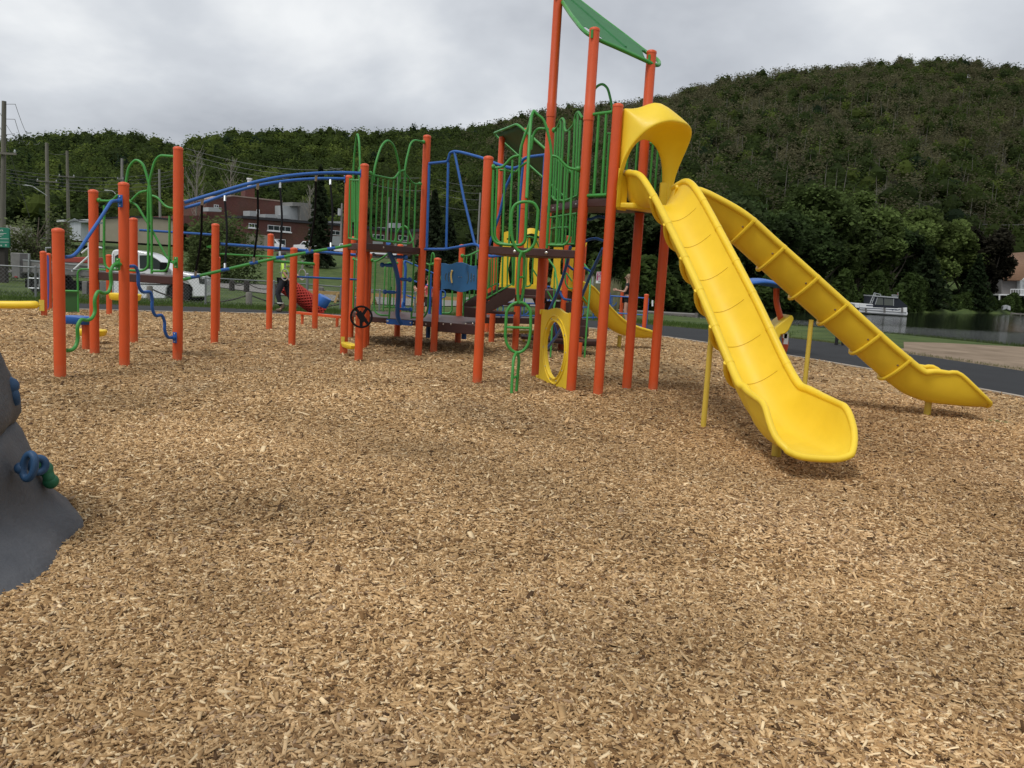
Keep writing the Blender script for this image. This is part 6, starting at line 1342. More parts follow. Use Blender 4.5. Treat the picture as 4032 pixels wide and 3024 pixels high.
m = MB(); m.tube([BQ(365, 475, -.06), BQ(360, 900, -.06)], .03, 6); m.tube([BQ(365, 775, -.06), BQ(500, 780, -.06)], .028, 6); m.tube([BQ(360, 898, -.06), BQ(500, 902, -.06)], .028, 6); m.tube([BQ(500, 600, -.06), BQ(500, 902, -.06)], .028, 6); m.tube([BQ(535, 470, .3), BQ(535, 395, .3), BQ(600, 395, .3)], .03, 6); m.build('side_ladder', STEEL, T)
m = MB(); m.prism([BQ(x, y, .3) for x, y in [(620, 515), (1080, 510), (1090, 590), (620, 575)]], (0, 1.2, 0)); m.build('red_tank', mat('faded_red_paint', (.30, .05, .035), .7), T, bevel=.03)
m = MB(); m.tube([BQ(905, 690, -.1), BQ(1110, 505, -.1)], .038, 8); m.tube([BQ(1110, 330, -.1), BQ(1112, 690, -.1)], .026, 8); m.tube([BQ(985, 460, .3), BQ(1090, 380, .3), BQ(1240, 395, .3)], .035, 8); m.build('white_boom', WHITE, T)
m = MB(); m.box((BQ(200, 0)[0], YT + .5, BQ(0, 880)[2]), (BQ(2400, 0)[0], YT + 1.5, BQ(0, 770)[2])); m.box(BQ(560, 960, .05), BQ(800, 770, .4)); m.build('chassis', DARKP, T)
m = MB(); m.box(BQ(1020, 975, -.02), BQ(1115, 815, .5)); m.box(BQ(1240, 975, -.02), BQ(1390, 815, .5)); m.build('under_box', GREYM, T, bevel=.02)

def simple_car(name, label, px0, px1, D, h, kind='pickup', paint=None, flip=False, group='vehicles parked by the brick building'):
    x0, _ = XY(px0, D); x1, _ = XY(px1, D); L = x1 - x0; z = gz((x0 + x1) / 2, D) + .06; T = thing(name, label, 'car' if kind != 'pickup' else 'pickup', ((x0 + x1) / 2, D, z), group)
    if kind == 'pickup': pr = [(0, .30), (0, .62), (.02, .66), (.40, .66), (.43, .98), (.62, 1.0), (.74, .68), (.97, .62), (1, .50), (1, .28)]; wn = [(.445, .70), (.46, .93), (.61, .95), (.71, .70)]
    else: pr = [(0, .28), (.0, .6), (.05, .95), (.12, 1.0), (.60, 1.0), (.76, .68), (.97, .60), (1, .45), (1, .26)]; wn = [(.06, .66), (.09, .92), (.58, .94), (.70, .68)]
    f = (lambda u: x0 + L * (1 - u)) if flip else (lambda u: x0 + L * u)
    m = MB(); m.prism([(f(u), D, z + v * h) for u, v in pr], (0, 1.8, 0)); b_ = m.build('body', paint or CARP, T, bevel=.05); m = MB(); m.prism([(f(u), D - .01, z + v * h) for u, v in wn], (0, .03, 0)); m.build('window', GLASS, b_)
    m = MB(); m.prism([(f(u), D - .012, z + v * h) for u, v in ((.16 if kind != 'pickup' else .52, .6), (.17 if kind != 'pickup' else .53, .6), (.17 if kind != 'pickup' else .53, .95), (.16 if kind != 'pickup' else .52, .95))], (0, .02, 0)); m.build('pillar', paint or CARP, b_)
    for u in (.18, .82): m = MB(); m.lathe((f(u), D + .1, z + .2 * h), [(.3 * .5, -.12), (.33, -.12), (.36, -.06), (.36, .1), (.05, .1)], 16, (0, 1, 0)); m.build('wheel', TYRE, T)
    for u in (.015, .985): m = MB(); m.box((f(u) - .06, D - .01, z + .48 * h), (f(u) + .06, D + .35, z + .56 * h)); m.build('lamp', LAMPR if (u < .5) != flip else WHITE, b_)
    return T
simple_car('parked_van', 'white van parked at the brick building beside the beige container', 1035, 1112, 146, 2.0, 'suv')
simple_car('parked_pickup', 'white pickup parked at the brick building left of the tall spruce', 1152, 1256, 142, 1.9, 'pickup', flip=True)
simple_car('parked_pickup', 'white pickup parked at the brick building right of the tall spruce', 1290, 1395, 142, 1.85, 'pickup')
simple_car('parked_trailer', 'low white vehicle parked behind the middle tower deck', 1450, 1560, 140, 1.4, 'pickup')
simple_car('parked_suv', 'silver-grey suv parked behind the blue play panel', 1733, 1778, 128, 1.9, 'suv', mat('grey_car_paint', (.22, .23, .24), .3, coat=.5))
simple_car('parked_suv', 'white suv parked right of the silver-grey one', 1765, 1800, 133, 1.8, 'suv', flip=True)

# ---- brick building
BRICK = bpy.data.materials.new('brown_red_brick'); BRICK.use_nodes = True; t = BRICK.node_tree; b = t.nodes['Principled BSDF']; b.inputs['Roughness'].default_value = .9
tc = N(t, 'ShaderNodeTexCoord'); sp = N(t, 'ShaderNodeSeparateXYZ'); t.links.new(tc.outputs['Object'], sp.inputs[0]); cb_ = N(t, 'ShaderNodeCombineXYZ'); t.links.new(sp.outputs[0], cb_.inputs[0]); t.links.new(sp.outputs[2], cb_.inputs[1])
br_ = N(t, 'ShaderNodeTexBrick', i_Scale=3.); t.links.new(cb_.outputs[0], br_.inputs['Vector']); br_.inputs['Color1'].default_value = (.135, .048, .034, 1); br_.inputs['Color2'].default_value = (.185, .070, .050, 1); br_.inputs['Mortar'].default_value = (.14, .10, .09, 1); br_.inputs['Mortar Size'].default_value = .02
nz = N(t, 'ShaderNodeTexNoise', i_Scale=.35, i_Detail=3.); t.links.new(tc.outputs['Object'], nz.inputs['Vector']); ml = N(t, 'ShaderNodeMix', data_type='RGBA', blend_type='MULTIPLY'); ml.inputs[0].default_value = .5; t.links.new(br_.outputs[0], ml.inputs[6]); t.links.new(nz.outputs['Color'], ml.inputs[7]); t.links.new(ml.outputs[2], b.inputs['Base Color'])
ROOFD = mat('dark_roof_edge', (.03, .03, .035), .8); CREAM = mat('beige_metal_siding', (.36, .32, .24), .7, var=.06, vscale=1.); LGREY = mat('light_grey_cladding', (.38, .40, .41), .7, var=.06); DGREY = mat('grey_cladding', (.22, .22, .21), .8)
BA, BB = XY(950, 150), XY(1650, 178)
def building_block(parent, pts, A_, B_, depth, m_, name='wall', off=0., k='s'):
    d = np.array((B_[0] - A_[0], B_[1] - A_[1])); n = np.array((-d[1], d[0], 0.)); n /= np.linalg.norm(n); n = n if n[1] > 0 else -n
    A2_, B2_ = (A_[0] + n[0] * off, A_[1] + n[1] * off), (B_[0] + n[0] * off, B_[1] + n[1] * off); m = MB(); m.prism([np.array(p) for p in on(k, pts, A2_, B2_)], n * depth); return m.build(name, m_, parent), n
def window(parent, x0, y0, x1, y1, panes, A_, B_, off, sill=True, frame=.10):
    d = np.array((B_[0] - A_[0], B_[1] - A_[1], 0)); d /= np.linalg.norm(d); n = np.array((-d[1], d[0], 0.)); n = n if n[1] > 0 else -n; A_, B_ = (A_[0] - n[0] * off, A_[1] - n[1] * off), (B_[0] - n[0] * off, B_[1] - n[1] * off); off = 0
    p = [np.array(q) for q in on('s', [(x0, y0), (x1, y0), (x1, y1), (x0, y1)], A_, B_)]; d = np.array((B_[0] - A_[0], B_[1] - A_[1], 0)); d /= np.linalg.norm(d); n = np.array((-d[1], d[0], 0.)); n = n if n[1] > 0 else -n
    p[1] = p[0] + d * (p[1] - p[0]).dot(d); p[2] = np.array((*p[1][:2], p[2][2])); p[3] = np.array((*p[0][:2], p[2][2]))
    m = MB(); m.prism([q - n * (off + .06) for q in p], n * .08); w_ = m.build('window', WHITE, parent)
    W = (p[1] - p[0]).dot(d); Hh = p[0][2] - p[2][2]; m = MB()
    for k in range(panes):
        a = p[3] + d * (frame + (W - frame) * k / panes) + np.array((0, 0, frame)); b_ = d * ((W - frame) / panes - frame); m.prism([q - n * (off + .075) for q in (a, a + b_, a + b_ + np.array((0, 0, Hh - 2 * frame)), a + np.array((0, 0, Hh - 2 * frame)))], n * .02)
    m.build('pane', GLASS, w_)
    if sill: m = MB(); m.obox((p[2] + p[3]) / 2 - n * (off + .12) - np.array((0, 0, .1)), d * (W / 2 + .15), n * .12, (0, 0, .1)); m.build('sill', WHITE, w_)
    return w_
T = thing('brick_building', 'large brown-red brick building with flat dark roof beyond the lawn', 'building', (*XY(1250, 160), 3))
T['label'] = 'large brown-red brick building with rooftop units and chimney beyond the lawn'
w1_, nB = building_block(T, [(954, 858), (1220, 879), (1350, 889), (1603, 918), (1640, 922), (1640, 1010), (954, 1000)], BA, BB, 14, BRICK)
rf_, _ = building_block(T, [(950, 849), (1220, 870), (1350, 881), (1603, 908), (1644, 912), (1644, 923), (1603, 919), (1350, 890), (1220, 880), (950, 859)], BA, BB, 14.6, ROOFD, 'roof', off=-.35)
up_, _ = building_block(T, [(815, 788), (919, 772), (1112, 794), (1112, 868), (815, 868)], BA, BB, 12, BRICK, off=6)
up2, _ = building_block(T, [(815, 784), (919, 768), (1113, 790), (1113, 795), (919, 773), (815, 789)], BA, BB, 12.3, mat('pale_coping', (.30, .22, .18), .8), 'coping', off=5.9)
lo_, _ = building_block(T, [(690, 850), (960, 845), (960, 1000), (690, 990)], BA, BB, 10, BRICK, off=5)
ch_, _ = building_block(T, [(966, 742), (985, 738), (1003, 744), (1003, 800), (966, 800)], BA, BB, 1.8, BRICK, 'chimney', off=10)
pc = Q(982, 722, 168); m = MB(); m.tube([pc - (0, 0, 1.5), pc + (0, 0, .7)], .42, 12); m.tube([pc + (0, 0, .7), pc + (0, 0, 1.)], .55, 12); m.build('flue', WHITE, ch_)
g1_, _ = building_block(T, [(1114, 809), (1183, 815), (1183, 867), (1114, 866)], BA, BB, 5, LGREY, 'grey_block', off=3)
g2_, _ = building_block(T, [(1152, 796), (1238, 801), (1238, 869), (1183, 868), (1183, 812), (1152, 811)], BA, BB, 5, DGREY, 'grey_block', off=2)
for x0, y0, x1, y1 in ((821, 816, 872, 832), (983, 830, 1010, 850), (1045, 843, 1085, 856), (1092, 846, 1145, 860), (1547, 878, 1578, 897), (1505, 895, 1527, 899), (1267, 871, 1348, 884)):
    building_block(T, [(x0, y0), (x1, y0 + 1), (x1, y1 + 2), (x0, y1)], BA, BB, 2.5, LGREY, 'rooftop_unit', off=2)
window(w1_, 979, 878, 1013, 898, 3, BA, BB, 0); window(w1_, 1054, 885, 1145, 914, 4, BA, BB, 0); window(w1_, 1301, 906, 1339, 927, 2, BA, BB, 0, sill=False); window(w1_, 1468, 922, 1512, 944, 3, BA, BB, 0, sill=False); window(w1_, 1569, 926, 1603, 948, 2, BA, BB, 0, sill=False)
window(up_, 842, 805, 861, 818, 2, BA, BB, -6, sill=False); window(up_, 1010, 824, 1022, 846, 1, BA, BB, -6, sill=False)
window(w1_, 1077, 940, 1124, 975, 3, BA, BB, 0, sill=False)
for x0, y0, x1, y1 in ((1301, 928, 1340, 968), (1468, 950, 1508, 960), (1568, 950, 1602, 968)): building_block(w1_, [(x0, y0), (x1, y0 + 2), (x1, y1), (x0, y1)], BA, BB, .06, LGREY, 'panel', off=-.05)
building_block(w1_, [(1216, 900), (1236, 902), (1236, 960), (1216, 960)], BA, BB, .06, LGREY, 'panel', off=-.05)
T = thing('brick_house', 'smaller brick building end behind the blue bridge frame and dark spruce', 'building', (*XY(1740, 150), 3)); a_, b_ = XY(1705, 150), XY(1770, 152)
w_, _ = building_block(T, [(1708, 910), (1768, 915), (1768, 1000), (1708, 996)], a_, b_, 8, BRICK); building_block(T, [(1706, 900), (1770, 906), (1770, 916), (1706, 911)], a_, b_, 8.4, ROOFD, 'roof', off=-.2); window(w_, 1724, 940, 1753, 955, 3, a_, b_, 0, sill=False)
T = thing('shipping_container', 'beige corrugated container standing left of the brick building door', 'container', (*XY(1005, 135), 3)); a_, b_ = XY(968, 134), XY(1039, 137)
p0, p1, p2, p3 = [np.array(p) for p in on('s', [(969, 920), (1039, 925), (1039, 997), (969, 992)], a_, b_)]
m = MB(); rows = []
for k in range(61): u = k / 60.; o_ = .12 * (1 if (k // 2) % 2 else 0); rows.append([p0 * (1 - u) + p1 * u + (0, o_, 0), p3 * (1 - u) + p2 * u + (0, o_, 0)])
m.grid(rows, smooth=False); m.add([p0, p1, p1 + (0, 6, 0), p0 + (0, 6, 0), p3, p2, p2 + (0, 6, 0), p3 + (0, 6, 0)], [(0, 1, 2, 3), (1, 5, 6, 2), (0, 3, 7, 4), (3, 2, 6, 7)], False); m.build('corrugated_wall', CREAM, T, recalc=False)
T = thing('mobile_trailer', 'long tan trailer building with arched roof behind the white truck', 'trailer', (*XY(550, 92), 1)); a_, b_ = XY(400, 90), XY(700, 94)
w_, _ = building_block(T, [(405, 862), (470, 857), (550, 856), (620, 860), (690, 868), (690, 965), (405, 948)], a_, b_, 3.2, CREAM); building_block(T, [(405, 857), (470, 852), (550, 851), (620, 855), (692, 863), (692, 869), (620, 861), (550, 857), (470, 858), (405, 863)], a_, b_, 3.5, ROOFD, 'roof', off=-.12)
m = MB()
for px in (575, 590, 640, 655): x, y = XY(px, 91.2); m.lathe((x, y, gz(x, y) + .4), [(.1, -.1), (.4, -.1), (.4, .1), (.1, .1)], 14, (0, 1, 0))
m.build('wheels', TYRE, T); building_block(T, [(410, 948), (690, 965), (690, 972), (410, 955)], a_, b_, 2.8, DARKP, 'underframe', off=.2)
T = thing('brick_house', 'low brown-red brick building with white roof edge behind the garden shed', 'building', (*XY(290, 112), 2)); a_, b_ = XY(220, 112), XY(410, 114)
building_block(T, [(225, 874), (350, 870), (405, 868), (405, 950), (225, 950)], a_, b_, 8, BRICK); building_block(T, [(222, 866), (300, 864), (408, 862), (408, 868), (300, 870), (222, 874)], a_, b_, 8.5, WHITE, 'roof', off=-.3)
T = thing('garden_shed', 'small white wooden shed with pitched roof at left', 'shed', (*XY(305, 84), 1)); a_, b_ = XY(270, 84), XY(352, 84.5)
SHW = mat('white_board_siding', (.50, .53, .56), .7, var=.10, vscale=3., stretch=(6, 1, .1))
m = MB(); m.prism(on('s', [(275, 873), (297, 863), (318, 876), (318, 948), (275, 946)], a_, b_), (.15, 2.4, 0)); m.build('wall', SHW, T)
m = MB(); m.prism(on('s', [(318, 877), (349, 877), (349, 949), (318, 948)], a_, XY(352, 86)), (0, 1.5, 0)); m.build('wall', mat('grey_board_siding', (.34, .35, .355), .75, var=.15, vscale=3., stretch=(6, 1, .1)), T)
m = MB(); m.prism([np.array(p) - (0, .15, 0) for p in on('s', [(271, 874), (296, 862), (320, 876), (351, 876), (349, 868), (318, 867), (296, 863)], a_, b_)], (.1, 2.8, 0)); m.prism([np.array(p) - (0, .16, 0) for p in on('s', [(270, 876), (296, 864), (320, 877), (320, 874), (296, 860), (270, 872)], a_, b_)], (0, .1, 0)); m.build('roof', mat('grey_shed_roof', (.30, .32, .34), .7), T)
T = thing('storage_building', 'pale grey building partly hidden behind the bushy willow at far left', 'building', (*XY(60, 75), .5)); a_, b_ = XY(-20, 75), XY(105, 76)
building_block(T, [(12, 886), (100, 892), (100, 990), (12, 990)], a_, b_, 5, mat('pale_grey_wall', (.34, .33, .30), .8, var=.08))
# ---- park sign
SG = mat('park_sign_green', (.012, .17, .105), .5); T = thing('park_sign', 'green park sign with white writing at the left edge of the photo', 'sign', (*XY(0, 44), 0))
a_, b_ = XY(-80, 44), XY(40, 44)
m = MB(); m.prism(on('s', [(-84, 893), (30, 897), (35, 902), (35, 975), (-84, 970)], a_, b_), (0, .12, 0)); sb_ = m.build('board', SG, T, bevel=.01)
m = MB()
for y_ in (939, 952): m.prism([np.array(p) - (0, .01, 0) for p in on('s', [(-80, y_ - 1), (35, y_ + 1), (35, y_ + 2.2), (-80, y_ + .2)], a_, b_)], (0, .005, 0))
for y_, xe in ((919, 25), (924, 14), (930, 6)): m.prism([np.array(p) - (0, .01, 0) for p in on('s', [(-60, y_ - 1), (xe, y_), (xe, y_ + 1.4), (-60, y_ + .4)], a_, b_)], (0, .005, 0))
for y_ in (963, 967): m.prism([np.array(p) - (0, .01, 0) for p in on('s', [(20, y_), (27, y_), (27, y_ + 1.5), (20, y_ + 1.5)], a_, b_)], (0, .005, 0))
m.build('printed_lines', WHITEL, sb_)
def text(body, pos, size, mt, parent, align='LEFT', rot=(PI / 2, 0, 0), ext=.002, name='lettering'):
    cu = bpy.data.curves.new(name, 'FONT'); cu.body = body; cu.size = size; cu.align_x = align; cu.extrude = ext; o = bpy.data.objects.new(name, cu); C.objects.link(o); cu.materials.append(mt); o.location = pos; o.rotation_euler = rot; o.parent = parent
    o.matrix_parent_inverse = Matrix.Identity(4); o['_p'] = 1; return o
def text_on(parent, root, body, px, py, D, size, mt, align='RIGHT', dy=-.012):
    p = Q(px, py, D); o = text(body, (0, 0, 0), size, mt, None, align); o.location = (p[0], D + dy, p[2]); bpy.context.view_layer.update(); me = bpy.data.meshes.new_from_object(o); me.transform(o.matrix_world); bpy.data.objects.remove(o); o = bpy.data.objects.new('lettering', me); C.objects.link(o); put(o, parent); return o
text_on(sb_, T, 'Park', 13.5, 911, 44, .17, WHITEL); text_on(sb_, T, 'Park', 9.5, 970, 44, .14, WHITEL)
for px in (-70, 6): x, y = XY(px, 44.2); m = MB(); m.box((x - .22, 44.13, gz(x, y) - .1), (x + .22, 44.5, 1.5 + (960 - 975) * -.0)) if False else m.box((x - .2, 44.13, gz(x, y) - .1), (x + .2, 44.45, Q(px, 972, 44)[2])); m.build('sign_leg', WOODD, T)
# ---- poles and wires
PW = mat('weathered_pole', (.15, .14, .115), .9, var=.2, vscale=3., stretch=(1, 1, .15)); PW2 = mat('grey_pole', (.22, .215, .20), .9)
def upole(label, px, D, ytop, r, arms=(), px_top=None, m_=PW, ins=True):
    x, y = XY(px, D); z0 = gz(x, y); v = ray(px_top or px, ytop); zt = H + v[2] * (D / v[1]); T = thing('utility_pole', label, 'utility pole', (x, y, z0), 'wooden utility poles'); tx = x
    m = MB(); tx = Q(px_top or px, ytop, D)[0] if px_top else x; m.tube([(x, y, z0 - .3), (tx, y, zt)], [r, r * .7], 10); m.build('pole', m_, T)
    for yy, xl, xr in arms:
        za = Q(px, yy, D)[2]; a, b_ = Q(xl, yy, D)[0], Q(xr, yy, D)[0]; m = MB(); m.box((a, y - r - .1, za - .07), (b_, y - r * .8, za + .07)); ar = m.build('crossarm', m_, T)
        if ins:
            m = MB()
            for xx in (a + .1, b_ - .1): m.lathe((xx, y - r - .02, za + .06), [(.05, 0), (.08, .08), (.05, .2), (.02, .24)], 8)
            m.build('insulator', LGREY, ar)
    return T, (x, y, zt)
_, pA = upole('tall near wooden pole at the left edge of the photo', 6, 58, 398, .20, [(605, -40, 72)], 16)
_, pB = upole('wooden pole with street lamp arm, second from the left', 190, 110, 562, .28, [(716, 150, 230)], 184)
_, pC = upole('grey pole just right of the one with the street lamp arm', 272, 112, 594, .24, [(697, 235, 298)], 264)
_, pD = upole('distant pole behind the green arch of the left tower', 482, 150, 624, .30, [(706, 465, 490)], 480, PW2)
_, pE = upole('pale bare pole just left of the tall left tower post', 633, 130, 666, .22, [], 627, PW2)
_, pF = upole('distant pole behind the middle tower railing', 1555, 150, 677, .22, [], None, PW2)
_, pG = upole('short far pole seen between middle tower bars', 1521, 160, 776, .22, [], None, PW2)
_, pH = upole('far pole left of the front slide-tower post behind the blue bridge', 1876, 170, 758, .24, [], None, PW2)
_, pI = upole('small pole above the far-shore trees at right', 3500, 230, 826, .25, [], None, PW2)
_, pJ = upole('pole carrying a grey transformer can behind the middle tower', 1340, 150, 800, .22, [], None, PW2)
tc_ = Q(1337, 835, 149.5); m = MB(); m.tube([tc_ + (0, 0, .6), tc_ - (0, 0, .6)], .32, 12); k = m.build('transformer', LGREY, bpy.data.objects['utility_pole']); put(k, _)
# the tall left pole's guy wires and insulators
def wire_set(label, lines, r=.02, name='power_line', mt=None):
    T = thing(name, label, 'power line', tuple(lines[0][0]), 'overhead wires'); 
    for a, b_, sag in lines:
        p = [np.array(a) * (1 - t_) + np.array(b_) * t_ - np.array((0, 0, sag * 4 * t_ * (1 - t_))) for t_ in np.linspace(0, 1, 14)]; m = MB(); m.tube(p, r, 4, cap=False); m.build('wire', mt or WIRE, T)
WIRE = mat('grey_wire', (.10, .10, .10), .6); WIREL = mat('pale_wire', (.24, .24, .24), .6)
def az(k_, x, y, D): return Q(*zz(k_, x, y), D)
wire_set('wires falling from the tall near pole towards the hill', [(az('A', 65, 190, 58), az('A', 190, 190, 58), .0), (az('A', 190, 190, 58), az('A', 500, 660, 100), 1.2), (az('A', 65, 375, 58), az('A', 185, 378, 58), 0.), (az('A', 185, 378, 58), az('A', 365, 660, 100), .9), (az('A', 65, 570, 58), az('A', 180, 558, 58), 0.),
         (az('A', 180, 558, 58), az('A', 245, 660, 100), .4), (az('A', 0, 300, 58), az('A', 310, 650, 90), .6), (az('A', 0, 480, 58), az('A', 150, 650, 90), .3), (az('A', 75, 640, 58), az('A', 370, 1600, 60), .0)], .016)
wire_set('bundle of wires strung low between the left utility poles', [(az('A', -60, 980 + 40 * k, 90), az('A', 2170, 1015 + 47 * k, 140), 1.1) for k in range(5)] + [(az('A', 610, 795, 110), az('A', 830, 803, 112), .2)], .022)
wire_set('wires crossing in front of the hill behind the hanging ropes', [(az('D', 250, 105 + 70 * k, 110), az('D', 2212, 355 + 60 * k, 150), 1.2) for k in range(3)], .026, mt=WIREL)
wire_set('faint wires behind the middle tower and blue bridge', [(az('F', 0, 820, 150), az('F', 1110, 950, 150), .6), (az('F', 1330, 970, 150), az('F', 1880, 1050, 160), .3), (az('F', 1370, 1068, 150), az('F', 1860, 1140, 160), .3), (az('F', 1380, 1155, 150), az('F', 1860, 1222, 160), .3), (az('F', 500, 1020, 150), az('F', 1200, 1110, 150), .4), (az('F', 1330, 1290, 150), az('F', 1850, 1345, 160), .3)], .024, mt=WIREL)
wire_set('faint wires across the hill above the double slide', [(az('M', 1000, 400, 210), az('M', 2212, 440, 230), 2.), (az('M', 1100, 475, 210), az('M', 2400, 505, 230), 2.)], .035, mt=WIREL)
wire_set('wires running to the small pole above the far-shore trees', [(az('T', 0, 75, 225), az('T', 610, 72, 230), .8), (az('T', 610, 72, 230), az('T', 2300, 250, 260), 1.6), (az('T', 0, 160, 225), az('T', 560, 158, 230), .5)], .035, mt=WIREL)
T = thing('street_lamp', 'street lamp arm with pale curved bracket on the second left pole', 'street lamp', tuple(Q(186, 770, 109))); m = MB(); m.tube(smooth([az('A', 585, 1330, 109.5), az('A', 480, 1260, 109), az('A', 400, 1212, 109), az('A', 310, 1200, 109)], 4), .05, 6); m.build('arm', LGREY, T); m = MB(); m.ball(az('A', 325, 1203, 109), .2, 10, 6, (2.2, 1, .5)); m.build('lamp_head', LGREY, T)
T = thing('street_lamp', 'small street lamp arm seen just left of the front left-tower post', 'street lamp', tuple(Q(450, 755, 125))); m = MB(); m.tube(smooth([az('A', 1440, 1310, 125), az('A', 1400, 1270, 125), az('A', 1325, 1262, 125)], 4), .05, 6); m.build('arm', LGREY, T); m = MB(); m.ball(az('A', 1330, 1264, 125), .2, 10, 6, (2.0, 1, .5)); m.build('lamp_head', LGREY, T)

# ---- lake side
T = thing('pontoon_boat', 'white pontoon boat with dark canopy enclosure moored across the water', 'boat', (*XY(3470, 88), LAKE)); YB = 88.
def tq(x, y, d=0.): p = Q(*zz('T', x, y), YB); return np.array((p[0], YB + d, p[2]))
m = MB(); m.tube([tq(255, 1283, .3), tq(830, 1322, .3)], .22, 12); m.build('pontoon', WHITE, T); m = MB(); m.tube([tq(255, 1283, 2.2), tq(830, 1322, 2.2)], .22, 12); m.build('pontoon', WHITE, T)
m = MB(); m.prism([tq(x, y) for x, y in [(200, 1195), (253, 1192), (253, 1245), (215, 1245), (200, 1230)]], (0, 2.5, 0)); m.prism([tq(x, y) for x, y in [(256, 1190), (415, 1203), (415, 1240), (540, 1245), (710, 1252), (710, 1236), (822, 1240), (820, 1302), (640, 1290), (256, 1262)]], (0, 2.5, 0)); h_ = m.build('hull', WHITE, T, bevel=.02)
m = MB(); m.prism([tq(x, y, -.02) for x, y in [(256, 1240), (700, 1262), (700, 1270), (256, 1248)]], (0, .02, 0)); m.prism([tq(x, y, -.02) for x, y in [(335, 1210), (415, 1215), (415, 1226), (335, 1222)]], (0, .02, 0)); m.curve([tq(640, 1275, -.02), tq(665, 1265, -.02), tq(690, 1270, -.02), tq(740, 1262, -.02)], .03, 6); m.build('stripe', mat('navy_stripe', (.02, .03, .08), .5), h_)
NAVY = mat('navy_canvas', (.012, .016, .026), .8)
m = MB(); m.prism([tq(x, y) for x, y in [(420, 1105), (705, 1122), (825, 1222), (822, 1242), (705, 1252), (415, 1240), (415, 1195)]], (0, 2.4, 0)); cn = m.build('canopy', NAVY, T, bevel=.02)
for pts in ([(465, 1122), (535, 1128), (535, 1212), (440, 1206)], [(548, 1130), (655, 1138), (655, 1218), (548, 1214)]): m = MB(); m.prism([tq(x, y, -.02) for x, y in pts], (0, .02, 0)); m.build('clear_window', mat('clear_vinyl', (.11, .12, .11), .3), cn)
m = MB(); m.prism([tq(x, y, -.1) for x, y in [(420, 1095), (710, 1118), (710, 1132), (420, 1110)]], (0, 2.6, 0)); m.build('roof_edge', LGREY, T)
m = MB(); m.tube([tq(378, 1195), tq(430, 1070), tq(440, 1068)], .05, 6); m.tube([tq(400, 1195), tq(447, 1085)], .04, 6); m.tube([tq(432, 1072), tq(505, 1085), tq(508, 1105)], .04, 6); m.tube([tq(640, 1105), tq(700, 1110), tq(700, 1095), tq(640, 1092), tq(640, 1105)], .04, 6); m.tube([tq(660, 1135, -.03), tq(658, 1222, -.03)], .035, 6); m.tube([tq(440, 1205, -.03), tq(468, 1120, -.03)], .035, 6)
for k in range(4): a, b_ = tq(378 + 14 * k, 1190 - 33 * k), tq(402 + 14 * k, 1190 - 33 * k); m.tube([a, b_], .03, 5)
m.build('roof_ladder', LGREY, T)
m = MB(); m.tube([tq(712, 1122), tq(714, 1060)], .03, 6); m.build('flag_pole', LGREY, T); m = MB(); m.prism([tq(x, y) for x, y in [(706, 1075), (716, 1070), (716, 1090), (706, 1095)]], (0, .03, 0)); m.build('flag', LAMPR, T)
m = MB(); m.prism([tq(x, y, .9) for x, y in [(818, 1262), (850, 1262), (858, 1290), (850, 1318), (828, 1322), (820, 1300)]], (0, .6, 0)); m.build('outboard_motor', BLACK, T, bevel=.04)
m = MB()
for x in (320, 540, 750): m.tube([tq(x, 1245, -.25), tq(x, 1300, -.25)], .11, 8)
m.build('fender', GREYM, T)
T = thing('lake_house', 'grey house with brown shingled roof and white balcony at the right edge, across the water', 'house', (*XY(4010, 168), .5)); YH = 166.
def hq(x, y, d=0.): p = Q(*zz('T', x, y), YH); return np.array((p[0], YH + d, p[2]))
HG_ = mat('grey_brick_house', (.16, .15, .145), .85, var=.1, vscale=3.); m = MB(); m.prism([hq(x, y) for x, y in [(1945, 900), (2125, 900), (2125, 1090), (2300, 1090), (2700, 1100), (2700, 1270), (1945, 1250), (1945, 1092)]], (0, 14, 0)); hw_ = m.build('wall', HG_, T)
m = MB(); m.prism([hq(x, y, -1.2) for x, y in [(2125, 925), (2212, 880), (2450, 890), (2700, 930), (2700, 1102), (2125, 1095)]], (0, 1.3, 0)); m.build('wall', LGREY, T)
m = MB(); m.add([hq(1935, 915, -1), hq(2140, 920, -1), hq(2700, 920, -1), hq(2700, 560, 8), hq(2180, 600, 8), hq(1995, 700, 6)], [(0, 1, 4, 5), (1, 2, 3, 4)], False); m.build('roof', mat('brown_shingles', (.17, .095, .055), .9, var=.15, vscale=3.), T, solid=.25, recalc=False)
m = MB(); m.add([hq(2130, 920, -1.8), hq(2215, 870, -1.8), hq(2300, 920, -1.8)], [(0, 1, 2)], False); m.build('gable', WHITE, T, solid=.15, recalc=False)
for x0, y0, x1, y1, d in ((2165, 960, 2212, 1055, -1.3), (2132, 1120, 2212, 1215, -.1)):
    m = MB(); m.prism([hq(x0, y0, d - .06), hq(x1 + 30, y0, d - .06), hq(x1 + 30, y1, d - .06), hq(x0, y1, d - .06)], (0, .06, 0)); wf = m.build('window', WHITE, hw_)
    m = MB(); n_ = 3
    for k in range(n_): a = x0 + 6 + (x1 + 30 - x0 - 6) * k / n_; b_ = x0 + (x1 + 30 - x0 - 6) * (k + 1) / n_; m.prism([hq(a, y0 + 6, d - .08), hq(b_, y0 + 6, d - .08), hq(b_, y1 - 4, d - .08), hq(a, y1 - 4, d - .08)], (0, .02, 0))
    m.build('pane', GLASS, wf)
m = MB(); m.prism([hq(x, y, -3.2) for x, y in [(1815, 1078), (2700, 1095), (2700, 1108), (1815, 1092)]], (0, 3.2, 0)); m.tube([hq(1945, 1022, -3.1), hq(2120, 1024, -3.1)], .09, 6)
for k in range(7): x = 1945 + k * 29; m.tube([hq(x, 1022, -3.1), hq(x, 1085, -3.1)], .06, 5)
